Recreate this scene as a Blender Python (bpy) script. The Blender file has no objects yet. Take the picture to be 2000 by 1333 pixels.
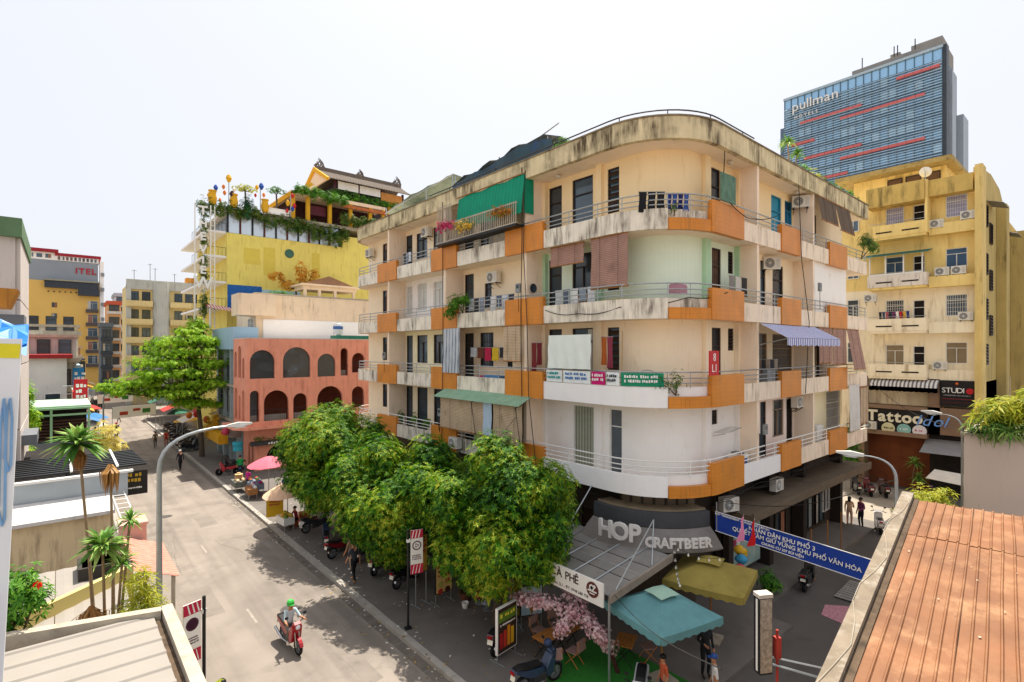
import bpy, math, random
from mathutils import Vector, Matrix
from mathutils.geometry import tessellate_polygon
random.seed(7)
scn = bpy.context.scene
C = scn.collection
rad = math.radians
PI = math.pi

# ---------------------------------------------------------------- camera
cam = bpy.data.cameras.new('camera')
cam.lens = 18.5; cam.sensor_width = 36; cam.clip_start = 0.1; cam.clip_end = 3000
cam.shift_y = 0.0082
camo = bpy.data.objects.new('camera', cam); C.objects.link(camo)
camo.location = (0, 0, 10.3); camo.rotation_euler = (rad(90), 0, rad(-40.6))
scn.camera = camo
scn.render.resolution_x = 1024; scn.render.resolution_y = 682

# ---------------------------------------------------------------- sky, sun, exposure
SUN_DIR = Vector((0.32, 0.25, 1.0)).normalized()          # towards the sun
world = bpy.data.worlds.new('World'); scn.world = world; world.use_nodes = True
wn = world.node_tree; wn.nodes.clear()
w_out = wn.nodes.new('ShaderNodeOutputWorld'); w_bg = wn.nodes.new('ShaderNodeBackground')
sky = wn.nodes.new('ShaderNodeTexSky'); sky.sky_type = 'NISHITA'; sky.sun_disc = False
sky.sun_elevation = math.asin(SUN_DIR.z); sky.sun_rotation = math.atan2(SUN_DIR.x, SUN_DIR.y)
sky.air_density = 1.0; sky.dust_density = 6.0; sky.ozone_density = 1.0; sky.altitude = 0
haze = wn.nodes.new('ShaderNodeMixRGB'); haze.blend_type = 'MIX'           # thin white haze over the whole sky
haze.inputs['Fac'].default_value = 0.80; haze.inputs['Color2'].default_value = (4.95, 5.05, 5.35, 1)
wn.links.new(sky.outputs[0], haze.inputs['Color1']); wn.links.new(haze.outputs[0], w_bg.inputs['Color'])
w_bg.inputs['Strength'].default_value = 0.10
wn.links.new(w_bg.outputs[0], w_out.inputs[0])
sl = bpy.data.lights.new('sun', 'SUN'); sl.energy = 3.9; sl.angle = rad(0.6); sl.color = (1.0, 0.94, 0.84)
so = bpy.data.objects.new('sun', sl); C.objects.link(so); so.location = (20, 20, 60)
so.rotation_euler = SUN_DIR.to_track_quat('Z', 'Y').to_euler()
scn.view_settings.view_transform = 'Standard'; scn.view_settings.look = 'None'
scn.view_settings.exposure = 0.97; scn.view_settings.gamma = 1.0
scn.view_settings.use_curve_mapping = False

# ---------------------------------------------------------------- materials
def lin(h):
    if not isinstance(h, str): return h
    h = h.lstrip('#'); o = []
    for i in (0, 2, 4):
        c = int(h[i:i+2], 16)/255
        o.append(c/12.92 if c <= .04045 else ((c+.055)/1.055)**2.4)
    return tuple(o)
MATS = {}
def M(name, col, rough=.85, var=.12, scale=2.0, stain=None, samt=.5, streak=False, sscale=1.0, bump=0., bscale=30, metal=0., spec=.3, trans=0., wave=None, sheen=None, alpha=1.0):
    """procedural surface: base colour with cloudy variation, optional stains or run-off streaks, optional fine relief"""
    if name in MATS: return MATS[name]
    m = bpy.data.materials.new(name); m.use_nodes = True; MATS[name] = m
    nt = m.node_tree; N = nt.nodes; L = nt.links
    b = N['Principled BSDF']; c = lin(col)
    b.inputs['Roughness'].default_value = rough; b.inputs['Metallic'].default_value = metal
    b.inputs['Specular IOR Level'].default_value = spec
    geo = N.new('ShaderNodeNewGeometry')
    no = N.new('ShaderNodeTexNoise'); no.inputs['Scale'].default_value = scale; no.inputs['Detail'].default_value = 5
    L.new(geo.outputs['Position'], no.inputs['Vector'])
    mr = N.new('ShaderNodeMapRange'); mr.inputs[1].default_value = .25; mr.inputs[2].default_value = .75
    mr.inputs[3].default_value = 1-var; mr.inputs[4].default_value = 1+var
    L.new(no.outputs['Fac'], mr.inputs[0])
    mul = N.new('ShaderNodeVectorMath'); mul.operation = 'SCALE'; mul.inputs[0].default_value = c
    L.new(mr.outputs[0], mul.inputs['Scale']); last = mul.outputs[0]
    if wave:                                             # (axis vector, frequency, colour 2, duty)
        ax, fr, c2, duty = wave
        dt = N.new('ShaderNodeVectorMath'); dt.operation = 'DOT_PRODUCT'; dt.inputs[1].default_value = ax
        L.new(geo.outputs['Position'], dt.inputs[0])
        mm = N.new('ShaderNodeMath'); mm.operation = 'MULTIPLY'; mm.inputs[1].default_value = fr; L.new(dt.outputs['Value'], mm.inputs[0])
        fr_ = N.new('ShaderNodeMath'); fr_.operation = 'FRACT'; L.new(mm.outputs[0], fr_.inputs[0])
        gt = N.new('ShaderNodeMath'); gt.operation = 'GREATER_THAN'; gt.inputs[1].default_value = duty; L.new(fr_.outputs[0], gt.inputs[0])
        mx = N.new('ShaderNodeMixRGB'); L.new(gt.outputs[0], mx.inputs['Fac']); L.new(last, mx.inputs['Color1'])
        mx.inputs['Color2'].default_value = (*lin(c2), 1); last = mx.outputs[0]
    if stain:
        mp = N.new('ShaderNodeMapping'); L.new(geo.outputs['Position'], mp.inputs['Vector'])
        mp.inputs['Scale'].default_value = (2.6*sscale, 2.6*sscale, .35*sscale) if streak else (sscale, sscale, sscale)
        n2 = N.new('ShaderNodeTexNoise'); n2.inputs['Scale'].default_value = 1.6; n2.inputs['Detail'].default_value = 9; n2.inputs['Roughness'].default_value = .68
        L.new(mp.outputs[0], n2.inputs['Vector'])
        m2 = N.new('ShaderNodeMapRange'); m2.inputs[1].default_value = .66-.3*samt; m2.inputs[2].default_value = .80-.22*samt
        m2.inputs[3].default_value = 0; m2.inputs[4].default_value = min(1., .45+.5*samt)
        L.new(n2.outputs['Fac'], m2.inputs[0])
        n4 = N.new('ShaderNodeTexNoise'); n4.inputs['Scale'].default_value = .9*sscale; n4.inputs['Detail'].default_value = 6; L.new(geo.outputs['Position'], n4.inputs['Vector'])
        m4 = N.new('ShaderNodeMapRange'); m4.inputs[1].default_value = .40; m4.inputs[2].default_value = .60; m4.inputs[3].default_value = .18; m4.inputs[4].default_value = 1; L.new(n4.outputs['Fac'], m4.inputs[0])
        mm_ = N.new('ShaderNodeMath'); mm_.operation = 'MULTIPLY'; L.new(m2.outputs[0], mm_.inputs[0]); L.new(m4.outputs[0], mm_.inputs[1])
        mx = N.new('ShaderNodeMixRGB'); L.new(mm_.outputs[0], mx.inputs['Fac']); L.new(last, mx.inputs['Color1'])
        mx.inputs['Color2'].default_value = (*lin(stain), 1); last = mx.outputs[0]
    L.new(last, b.inputs['Base Color'])
    if bump:
        n3 = N.new('ShaderNodeTexNoise'); n3.inputs['Scale'].default_value = bscale; n3.inputs['Detail'].default_value = 4
        L.new(geo.outputs['Position'], n3.inputs['Vector'])
        bp = N.new('ShaderNodeBump'); bp.inputs['Strength'].default_value = bump; bp.inputs['Distance'].default_value = .02
        L.new(n3.outputs['Fac'], bp.inputs['Height']); L.new(bp.outputs[0], b.inputs['Normal'])
    if trans:
        t = N.new('ShaderNodeBsdfTranslucent'); L.new(last, t.inputs['Color'])
        ms = N.new('ShaderNodeMixShader'); ms.inputs[0].default_value = trans
        L.new(b.outputs[0], ms.inputs[1]); L.new(t.outputs[0], ms.inputs[2]); L.new(ms.outputs[0], N['Material Output'].inputs[0])
    if alpha < 1: b.inputs['Alpha'].default_value = alpha
    return m
def leafmat(name, cols, trans=.35, clump=.9):
    m = bpy.data.materials.new(name); m.use_nodes = True; MATS[name] = m
    nt = m.node_tree; N = nt.nodes; L = nt.links; b = N['Principled BSDF']
    b.inputs['Roughness'].default_value = .55; b.inputs['Specular IOR Level'].default_value = .25
    geo = N.new('ShaderNodeNewGeometry'); no = N.new('ShaderNodeTexNoise'); no.inputs['Scale'].default_value = clump
    L.new(geo.outputs['Position'], no.inputs['Vector'])
    ad = N.new('ShaderNodeMath'); ad.operation = 'MULTIPLY_ADD'; ad.inputs[1].default_value = .55
    L.new(geo.outputs['Random Per Island'], ad.inputs[0])
    sb = N.new('ShaderNodeMath'); sb.operation = 'SUBTRACT'; sb.inputs[1].default_value = .28; L.new(no.outputs['Fac'], sb.inputs[0])
    L.new(sb.outputs[0], ad.inputs[2])
    cr = N.new('ShaderNodeValToRGB'); L.new(ad.outputs[0], cr.inputs[0]); e = cr.color_ramp.elements
    e[0].color = (*lin(cols[0]), 1); e[0].position = .1; e[1].color = (*lin(cols[-1]), 1); e[1].position = .9
    for i, c in enumerate(cols[1:-1]):
        x = e.new(.1+.8*(i+1)/(len(cols)-1)); x.color = (*lin(c), 1)
    L.new(cr.outputs[0], b.inputs['Base Color'])
    t = N.new('ShaderNodeBsdfTranslucent'); L.new(cr.outputs[0], t.inputs['Color'])
    ms = N.new('ShaderNodeMixShader'); ms.inputs[0].default_value = trans
    L.new(b.outputs[0], ms.inputs[1]); L.new(t.outputs[0], ms.inputs[2]); L.new(ms.outputs[0], N['Material Output'].inputs[0])
    return m
def tilemat(name, col, grout, size, ax_u, rough=.4):
    """small mosaic tiles: a fine grid of grout over tiles of slightly different tone"""
    m = M(name, col, rough, .14, 1.3, 'a8743c', .5, True, .9); nt = m.node_tree; N = nt.nodes; L = nt.links; b = N['Principled BSDF']
    src = b.inputs['Base Color'].links[0].from_socket
    geo = N.new('ShaderNodeNewGeometry'); sep = N.new('ShaderNodeSeparateXYZ'); L.new(geo.outputs['Position'], sep.inputs[0])
    ad = N.new('ShaderNodeMath'); ad.operation = 'ADD'; L.new(sep.outputs['X'], ad.inputs[0]); L.new(sep.outputs['Y'], ad.inputs[1])
    masks = []
    for s, k in ((ad.outputs[0], 1.), (sep.outputs['Z'], 3.2)):
        q = N.new('ShaderNodeMath'); q.operation = 'MULTIPLY'; q.inputs[1].default_value = 1/(size*k); L.new(s, q.inputs[0])
        f = N.new('ShaderNodeMath'); f.operation = 'FRACT'; L.new(q.outputs[0], f.inputs[0])
        g = N.new('ShaderNodeMath'); g.operation = 'LESS_THAN'; g.inputs[1].default_value = .16/k; L.new(f.outputs[0], g.inputs[0]); masks.append(g)
    mxm = N.new('ShaderNodeMath'); mxm.operation = 'MAXIMUM'; L.new(masks[0].outputs[0], mxm.inputs[0]); L.new(masks[1].outputs[0], mxm.inputs[1])
    sc = N.new('ShaderNodeMath'); sc.operation = 'MULTIPLY'; sc.inputs[1].default_value = .55; L.new(mxm.outputs[0], sc.inputs[0])
    mx = N.new('ShaderNodeMixRGB'); L.new(sc.outputs[0], mx.inputs['Fac']); L.new(src, mx.inputs['Color1']); mx.inputs['Color2'].default_value = (*lin(grout), 1)
    L.new(mx.outputs[0], b.inputs['Base Color'])
    return m

# ---------------------------------------------------------------- mesh building
class MB:
    def __init__(s, mat=None): s.v = []; s.f = []; s.mi = []; s.cur = 0; s.T = mat
    def add(s, vs, fs):
        o = len(s.v)
        if s.T is not None: vs = [s.T @ Vector(p) for p in vs]
        s.v += [tuple(p) for p in vs]; s.f += [tuple(i+o for i in f) for f in fs]; s.mi += [s.cur]*len(fs); return s
    def box(s, x0, y0, z0, x1, y1, z1):
        return s.add([(x0,y0,z0),(x1,y0,z0),(x1,y1,z0),(x0,y1,z0),(x0,y0,z1),(x1,y0,z1),(x1,y1,z1),(x0,y1,z1)],
                     [(3,2,1,0),(4,5,6,7),(0,1,5,4),(1,2,6,5),(2,3,7,6),(3,0,4,7)])
    def cbox(s, c, d, rz=0, rx=0, ry=0):
        o = s.T; T = Matrix.Translation(c) @ Matrix.Rotation(rz,4,'Z') @ Matrix.Rotation(ry,4,'Y') @ Matrix.Rotation(rx,4,'X')
        s.T = T if o is None else o @ T
        s.box(-d[0]/2,-d[1]/2,-d[2]/2,d[0]/2,d[1]/2,d[2]/2); s.T = o; return s
    def prism(s, poly, z0, z1, holes=()):
        loops = [list(poly)]+[list(h) for h in holes]; flat = [p for l in loops for p in l]; n = len(flat)
        tri = tessellate_polygon([[Vector((p[0],p[1],0)) for p in l] for l in loops])
        vs = [(p[0],p[1],z0) for p in flat]+[(p[0],p[1],z1) for p in flat]; fs = []
        for a,b,c in tri: fs += [(a,b,c),(c+n,b+n,a+n)]
        o = 0
        for l in loops:
            k = len(l)
            for i in range(k):
                j = (i+1)%k; fs.append((o+i,o+j,o+j+n,o+i+n))
            o += k
        return s.add(vs, fs)
    def tube(s, pts, r, n=6, cap=True):
        pts = [Vector(p) for p in pts]; rs = r if isinstance(r,(list,tuple)) else [r]*len(pts); vs = []; fs = []
        up = None
        for i,p in enumerate(pts):
            d = (pts[min(i+1,len(pts)-1)]-pts[max(i-1,0)]).normalized()
            if up is None: up = Vector((0,0,1)) if abs(d.z)<.9 else Vector((1,0,0))
            a = d.cross(up)
            if a.length < 1e-4: a = d.cross(Vector((0.3,1,0.2)))
            a.normalize(); b = d.cross(a).normalized(); up = -b if False else up
            for k in range(n):
                q = 2*PI*k/n; vs.append(p+(a*math.cos(q)+b*math.sin(q))*rs[i])
        for i in range(len(pts)-1):
            for k in range(n): fs.append((i*n+k,i*n+(k+1)%n,(i+1)*n+(k+1)%n,(i+1)*n+k))
        if cap: fs += [tuple(range(n))[::-1], tuple((len(pts)-1)*n+k for k in range(n))]
        return s.add(vs, fs)
    def lathe(s, prof, c=(0,0,0), n=12):
        vs = []; fs = []
        for r,z in prof:
            for k in range(n):
                a = 2*PI*k/n; vs.append((c[0]+r*math.cos(a),c[1]+r*math.sin(a),c[2]+z))
        for i in range(len(prof)-1):
            for k in range(n): fs.append((i*n+k,i*n+(k+1)%n,(i+1)*n+(k+1)%n,(i+1)*n+k))
        if prof[0][0]>1e-4: fs.append(tuple(range(n))[::-1])
        if prof[-1][0]>1e-4: fs.append(tuple((len(prof)-1)*n+k for k in range(n)))
        return s.add(vs, fs)
    def grid(s, rows):
        n = len(rows[0]); vs = [p for r in rows for p in r]; fs = []
        for i in range(len(rows)-1):
            for j in range(n-1): fs.append((i*n+j,i*n+j+1,(i+1)*n+j+1,(i+1)*n+j))
        return s.add(vs, fs)
    def sheet(s, rows, th, nrm):
        """a curved sheet with real thickness: rows offset along nrm, edges closed"""
        n = len(rows[0]); m = len(rows); nv = Vector(nrm)*th
        vs = [Vector(p) for r in rows for p in r]; k = len(vs); vs = vs+[p-nv for p in vs]; fs = []
        for i in range(m-1):
            for j in range(n-1):
                a,b,c,d = i*n+j,i*n+j+1,(i+1)*n+j+1,(i+1)*n+j; fs += [(a,b,c,d),(d+k,c+k,b+k,a+k)]
        for j in range(n-1):
            fs += [(j+1,j,j+k,j+1+k),((m-1)*n+j,(m-1)*n+j+1,(m-1)*n+j+1+k,(m-1)*n+j+k)]
        for i in range(m-1):
            fs += [(i*n,(i+1)*n,(i+1)*n+k,i*n+k),((i+1)*n+n-1,i*n+n-1,i*n+n-1+k,(i+1)*n+n-1+k)]
        return s.add(vs, fs)
    def strip(s, po, pi, z0, z1):
        """wall along a plan path: outer points po, inner points pi"""
        n = len(po); vs = []
        for a,b in zip(po,pi): vs += [(a[0],a[1],z0),(a[0],a[1],z1),(b[0],b[1],z1),(b[0],b[1],z0)]
        fs = []
        for i in range(n-1):
            for k in range(4): fs.append((i*4+k,i*4+(k+1)%4,(i+1)*4+(k+1)%4,(i+1)*4+k))
        fs += [(0,3,2,1),tuple((n-1)*4+k for k in (0,1,2,3))]
        return s.add(vs, fs)
    def build(s, name, mat, parent=None, loc=(0,0,0), rz=0, smooth=False, w=False, stuff=False):
        vs = s.v
        if w and parent is not None:
            l = parent.location; vs = [(p[0]-l[0],p[1]-l[1],p[2]-l[2]) for p in vs]
        me = bpy.data.meshes.new(name); me.from_pydata(vs, [], s.f)
        for m in (mat if isinstance(mat,(list,tuple)) else [mat]): me.materials.append(m)
        if any(s.mi): me.polygons.foreach_set('material_index', s.mi)
        if smooth: me.polygons.foreach_set('use_smooth', [True]*len(s.f))
        me.update()
        o = bpy.data.objects.new(name, me); C.objects.link(o); o.location = loc; o.rotation_euler = (0,0,rz)
        if parent is not None: o.parent = parent
        if stuff: o['kind'] = 'stuff'
        return o
def tag(o, label, cat, group=None):
    o['label'] = label; o['category'] = cat
    if group: o['group'] = group
    return o
def thing(name, label, cat, loc=(0,0,0), rz=0, group=None):
    o = bpy.data.objects.new(name, None); o.empty_display_size = .3; C.objects.link(o)
    o.location = loc; o.rotation_euler = (0,0,rz); return tag(o, label, cat, group)
def struct(o): o['kind'] = 'structure'; return o
def solo(mb, name, mat, label, cat, loc=(0,0,0), rz=0, group=None, smooth=False):
    return tag(mb.build(name, mat, None, loc, rz, smooth), label, cat, group)
def copy_tree(o, parent=None):
    c = o.copy(); C.objects.link(c)
    if parent is not None: c.parent = parent
    for ch in list(o.children): copy_tree(ch, c)
    return c
def again(o, loc, rz, label, mats=None, scale=None):
    """another individual of a thing already built; mats maps part names to other materials"""
    c = copy_tree(o); c.location = loc; c.rotation_euler = (0,0,rz); c['label'] = label
    if scale: c.scale = (scale,)*3
    if mats:
        def rec(x):
            n = x.name.split('.')[0]
            if n in mats and x.type == 'MESH':
                x.data = x.data.copy(); x.data.materials[0] = mats[n]
            for k in x.children: rec(k)
        rec(c)
    return c
def text(name, s, size, mat, parent, loc, rot, ext=.02, align='CENTER', sx=1.0, shear=0., spacing=1.0, bold=0.0):
    """raised lettering as a mesh"""
    cu = bpy.data.curves.new(name, 'FONT'); cu.body = s; cu.size = size; cu.extrude = ext; cu.align_x = align; cu.align_y = 'CENTER'
    cu.shear = shear; cu.space_character = spacing; cu.offset = bold; cu.resolution_u = 3
    t = bpy.data.objects.new(name, cu)
    me = bpy.data.meshes.new_from_object(t); bpy.data.objects.remove(t); bpy.data.curves.remove(cu)
    me.name = name; me.materials.clear(); me.materials.append(mat)
    o = bpy.data.objects.new(name, me); C.objects.link(o); o.parent = parent; o.location = loc; o.rotation_euler = rot; o.scale = (sx,1,1)
    if len(s) > 3: o['kind'] = 'stuff'
    return o
def marks(name, w, h, rows, mat, parent, loc, rot, seed=1):
    """small print that cannot be read: rows of little raised bars, facing -Y before rotation"""
    rnd = random.Random(seed); b = MB()
    for r in range(rows):
        z1 = h/2-h*r/rows; z0 = z1-h/rows*.62; x = -w/2; e = w/2*rnd.uniform(.7,1)
        while x < e:
            q = h/rows*rnd.uniform(.25,.5); b.box(x,-.003,z0+rnd.choice((0,0,.15))*(z1-z0),x+q,0,z1-rnd.choice((0,0,.2))*(z1-z0)); x += q*1.35
            if rnd.random() < .16: x += q
    o = b.build(name, mat, parent); o.location = loc; o.rotation_euler = rot; o['kind'] = 'stuff'; return o
class Fr:
    """a vertical wall plane: u along the wall, z up, w outwards"""
    def __init__(s, O, U, N): s.O = Vector(O); s.U = Vector(U).normalized(); s.N = Vector(N).normalized()
    def p(s, u, z, w=0): return s.O+s.U*u+s.N*w+Vector((0,0,z))
    def box(s, mb, u0, u1, z0, z1, w0, w1):
        P = s.p
        return mb.add([P(u0,z0,w0),P(u1,z0,w0),P(u1,z0,w1),P(u0,z0,w1),P(u0,z1,w0),P(u1,z1,w0),P(u1,z1,w1),P(u0,z1,w1)],
                      [(3,2,1,0),(4,5,6,7),(0,1,5,4),(1,2,6,5),(2,3,7,6),(3,0,4,7)])
    def slab(s, mb, outer, holes, w0, w1):
        t = MB(); t.prism(outer, w0, w1, holes)
        return mb.add([s.p(a,b,c) for a,b,c in t.v], t.f)
def rect(u0, u1, z0, z1): return [(u0,z0),(u1,z0),(u1,z1),(u0,z1)]
def arch(u0, u1, z0, z1, n=10):
    r = (u1-u0)/2; zc = z1-r; c = (u0+u1)/2
    return [(u0,z0),(u1,z0)]+[(c+r*math.cos(PI*i/n), zc+r*math.sin(PI*i/n)) for i in range(n+1)]
# common materials
GLASS = M('dark_window_glass', '3a434b', .12, .25, .7, spec=.55)
GLASSB = M('bluish_window_glass', '4a5d6b', .1, .25, .7, spec=.6)
FRAME = M('dark_brown_frame', '3a2c24', .55)
WFRAME = M('white_painted_frame', 'e6e4de', .5, .05)
METAL = M('galvanised_pipe', 'a9adad', .38, .12, 5, metal=.6)
BLACKM = M('black_painted_metal', '1c1d1f', .45, .2, 4)
WHITEM = M('white_plastic', 'e8e6e0', .45, .04)
DARK = M('unlit_interior', '211c1a', .9, .3)
CONC = M('weathered_concrete', 'b0a593', .9, .15, 3, '5b5142', .5, sscale=1.2, bump=.3)
WOOD = M('plain_wood', '9a6a3c', .7, .2, 6)
WRND = random.Random(5)
def window(fr, u0, u1, z0, z1, par, style='case', frame=None, pane=None, w=0., name='window'):
    """a window or door: frame part with a pane below it as a sub-part"""
    frame = frame or FRAME; pane = pane or GLASS; b = MB(); t = .05
    for a in ((u0,u0+t,z0,z1),(u1-t,u1,z0,z1),(u0+t,u1-t,z1-t,z1),(u0+t,u1-t,z0,z0+t)): fr.box(b, *a, w-.05, w+.045)
    um = (u0+u1)/2; zt = z1-(z1-z0)*.27
    if style in ('case','door','grille'): fr.box(b, u0+t, u1-t, zt-.02, zt+.02, w-.03, w+.04)
    if style == 'case': fr.box(b, um-.022, um+.022, z0+t, zt-.02, w-.03, w+.035)
    if style == 'grille':
        n = max(3, int((u1-u0)/.13))
        for i in range(1, n): fr.box(b, u0+(u1-u0)*i/n-.009, u0+(u1-u0)*i/n+.009, z0+t, z1-t, w+.012, w+.03)
        for z in (z0+(z1-z0)*k/5 for k in (1,2,3,4)): fr.box(b, u0+t, u1-t, z-.009, z+.009, w+.031, w+.045)
    o = b.build(name, frame, par, w=True)
    if style == 'louver':
        n = 6; s = MB()
        for i in range(n):
            za = z0+t+(z1-z0-2*t)*(i+.1)/n; zb = za+(z1-z0)/n*.62; tilt = .10
            P = fr.p; s.add([P(u0+t,za,w+tilt),P(u1-t,za,w+tilt),P(u1-t,zb,w-.03),P(u0+t,zb,w-.03),P(u0+t,za-.012,w+tilt),P(u1-t,za-.012,w+tilt),P(u1-t,zb-.012,w-.03),P(u0+t,zb-.012,w-.03)],
                            [(0,1,2,3),(7,6,5,4),(0,4,5,1),(3,2,6,7),(1,5,6,2),(0,3,7,4)])
        l = s.build('louvre_slats', frame, o); l['kind'] = 'stuff'; loc = par.location
        l.data.transform(Matrix.Translation(-Vector(loc)))
    p = MB(); fr.box(p, u0+t, u1-t, z0+t, z1-t, w-.045, w-.032 if style != 'open' else w-.04)
    if pane is GLASS and WRND.random() < .4: pane = GLASSB
    q = p.build('pane', pane, o); q.data.transform(Matrix.Translation(-Vector(par.location)))
    if style in ('case','plain') and pane in (GLASS,GLASSB) and WRND.random() < .55:
        k = WRND.randrange(4); a = WRND.choice((0,.5)); e = a+WRND.choice((.3,.5)); p = MB(); n = 6; ua = u0+t+(u1-u0-2*t)*a; ue = u0+t+(u1-u0-2*t)*e
        for i in range(n): fr.box(p, ua+(ue-ua)*i/n, ua+(ue-ua)*(i+.8)/n, z0+t, z1-t, w-.0315, w-.02-.006*(i%2))
        q = p.build('curtain', M('curtain_%d' % k, ('c9bda6','8d9aa0','a8745c','d6d2c8')[k], .9, .1, 3), o); q.data.transform(Matrix.Translation(-Vector(par.location))); q['kind'] = 'stuff'
    return o
# ================================================================ setting
ASPH = M('dusty_asphalt', '8d8379', .92, .16, .5, '676059', .6, sscale=.35, bump=.3, bscale=60)
def lanes(m):                                            # darker, oily wheel tracks running along the street
    nt = m.node_tree; N = nt.nodes; L = nt.links; bs = N['Principled BSDF']; src = bs.inputs['Base Color'].links[0].from_socket
    g = N.new('ShaderNodeNewGeometry'); mp = N.new('ShaderNodeMapping'); mp.inputs['Scale'].default_value = (1.5,.07,1); L.new(g.outputs['Position'], mp.inputs['Vector'])
    n = N.new('ShaderNodeTexNoise'); n.inputs['Scale'].default_value = 1.0; n.inputs['Detail'].default_value = 6; L.new(mp.outputs[0], n.inputs['Vector'])
    r = N.new('ShaderNodeMapRange'); r.inputs[1].default_value = .45; r.inputs[2].default_value = .7; r.inputs[4].default_value = .42; L.new(n.outputs['Fac'], r.inputs[0])
    sp = N.new('ShaderNodeTexNoise'); sp.inputs['Scale'].default_value = 55; sp.inputs['Detail'].default_value = 2; L.new(g.outputs['Position'], sp.inputs['Vector'])
    r2 = N.new('ShaderNodeMapRange'); r2.inputs[1].default_value = .3; r2.inputs[2].default_value = .75; r2.inputs[3].default_value = .82; r2.inputs[4].default_value = 1.16; L.new(sp.outputs['Fac'], r2.inputs[0])
    mx = N.new('ShaderNodeMixRGB'); L.new(r.outputs[0], mx.inputs['Fac']); L.new(src, mx.inputs['Color1']); mx.inputs['Color2'].default_value = (*lin('5d5650'), 1)
    v = N.new('ShaderNodeVectorMath'); v.operation = 'SCALE'; L.new(mx.outputs[0], v.inputs[0]); L.new(r2.outputs[0], v.inputs['Scale']); L.new(v.outputs[0], bs.inputs['Base Color'])
lanes(ASPH)
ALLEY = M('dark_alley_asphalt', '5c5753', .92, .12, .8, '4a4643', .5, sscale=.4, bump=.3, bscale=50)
PAVE = M('grey_pavement', '6f6963', .9, .12, 1.0, '5b5651', .45, sscale=.5, bump=.2, bscale=40)
KERB = M('kerb_concrete', 'a19b92', .9, .12, 2.5, '7b766f', .4, bump=.2)
b = MB(); b.grid([[(-1200,-1200,-.03),(1200,-1200,-.03)],[(-1200,1200,-.03),(1200,1200,-.03)]])
struct(b.build('ground', M('dusty_ground', '8d8479', .95, .1, .3)))
b = MB(); rows = []
for y, x0, x1 in ((-30,2.6,9.15),(90,2.6,9.15),(110,3.0,9.6),(130,4.2,10.8),(150,5.8,12.4),(175,7.4,14),(230,12,19)):
    rows.append([(x0,y,0),(x1,y,0)])
b.grid(rows); struct(b.build('main_road', ASPH))
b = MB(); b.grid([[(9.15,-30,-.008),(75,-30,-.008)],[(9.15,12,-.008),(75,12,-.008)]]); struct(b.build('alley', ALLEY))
b = MB(); b.prism([(9.4,95),(9.4,9.6),(9.9,8.5),(11.0,8.0),(20.5,8.0),(20.5,9.35),(36.6,9.35),(36.6,36),(22,95)][::-1], -.02, .12)
struct(b.build('pavement', PAVE))
b = MB(); b.box(-6,-4,-.02,2.4,110,.12); struct(b.build('pavement_opposite', PAVE))
kb = bpy.data.objects.new('kerb', None); C.objects.link(kb); kb.location = (9.275,9.6,0); struct(kb)
b = MB(); b.box(-.125,.006,-.02,.125,.994,.15); k0 = b.build('kerb_stone', KERB, kb)
for i in range(1, 84):
    k = k0.copy(); C.objects.link(k); k.location = (random.uniform(-.004,.004), i, random.uniform(-.006,.006))
kb2 = bpy.data.objects.new('kerb_opposite', None); C.objects.link(kb2); kb2.location = (2.5,9,0); struct(kb2)
for i in range(0, 60):
    k = k0.copy(); C.objects.link(k); k.parent = kb2; k.location = (0,i,0)
LANE = M('worn_road_paint', '988e84', .9, .2, 3)
for y in (22,31,49,67):
    b = MB(); b.box(-.05,-.7,.003,.05,.7,.006); struct(b.build('lane_dash', LANE, None, (5.6,y,0)))
b = MB()
for i in range(60): b.box(8.78,9.6+i,.002,9.13,10.56+i,.005)
struct(b.build('gutter', M('wet_gutter_concrete', '6e665e', .8, .2, 2, '423d38', .5, sscale=.8)))
b = MB(); b.prism([(11.2,8.35),(14.6,8.35),(14.6,12.2),(11.9,12.2),(11.2,11.4)], .12, .135)
turf = b.build('artificial_turf', M('artificial_turf', '2f7a2a', .95, .15, 8, bump=.6, bscale=120)); struct(turf)
b = MB(); b.box(36.6,9.4,-.005,47,20,.004); struct(b.build('yard', M('sunlit_yard_concrete', '9a9081', .95, .1, .6, '7a7064', .4)))
LITTER = [M('dry_leaf_%d' % i, c, .9) for i, c in enumerate(('a98d55', '7f6a3a', 'c9c2b4', 'd9d5cc'))]
b = MB()
for i in range(420):                                     # fallen leaves and scraps along the gutter
    x = random.gauss(9.0,.35) if random.random() < .6 else random.uniform(9.4,12.8); y = random.uniform(12,40); z = .008 if x < 9.15 else .158 if x < 9.4 else .126
    s = random.uniform(.03,.09); a = random.random()*6; b.cur = random.randrange(4)
    b.add([(x+s*math.cos(a),y+s*math.sin(a),z),(x-s*.5*math.sin(a),y+s*.5*math.cos(a),z+.015),(x-s*math.cos(a),y-s*math.sin(a),z),(x+s*.5*math.sin(a),y-s*.5*math.cos(a),z+.01)],[(0,1,2,3)])
o = b.build('fallen_leaves', LITTER); o['kind'] = 'stuff'; tag(o, 'dry fallen leaves and scraps scattered along the kerb', 'leaf litter')

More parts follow.
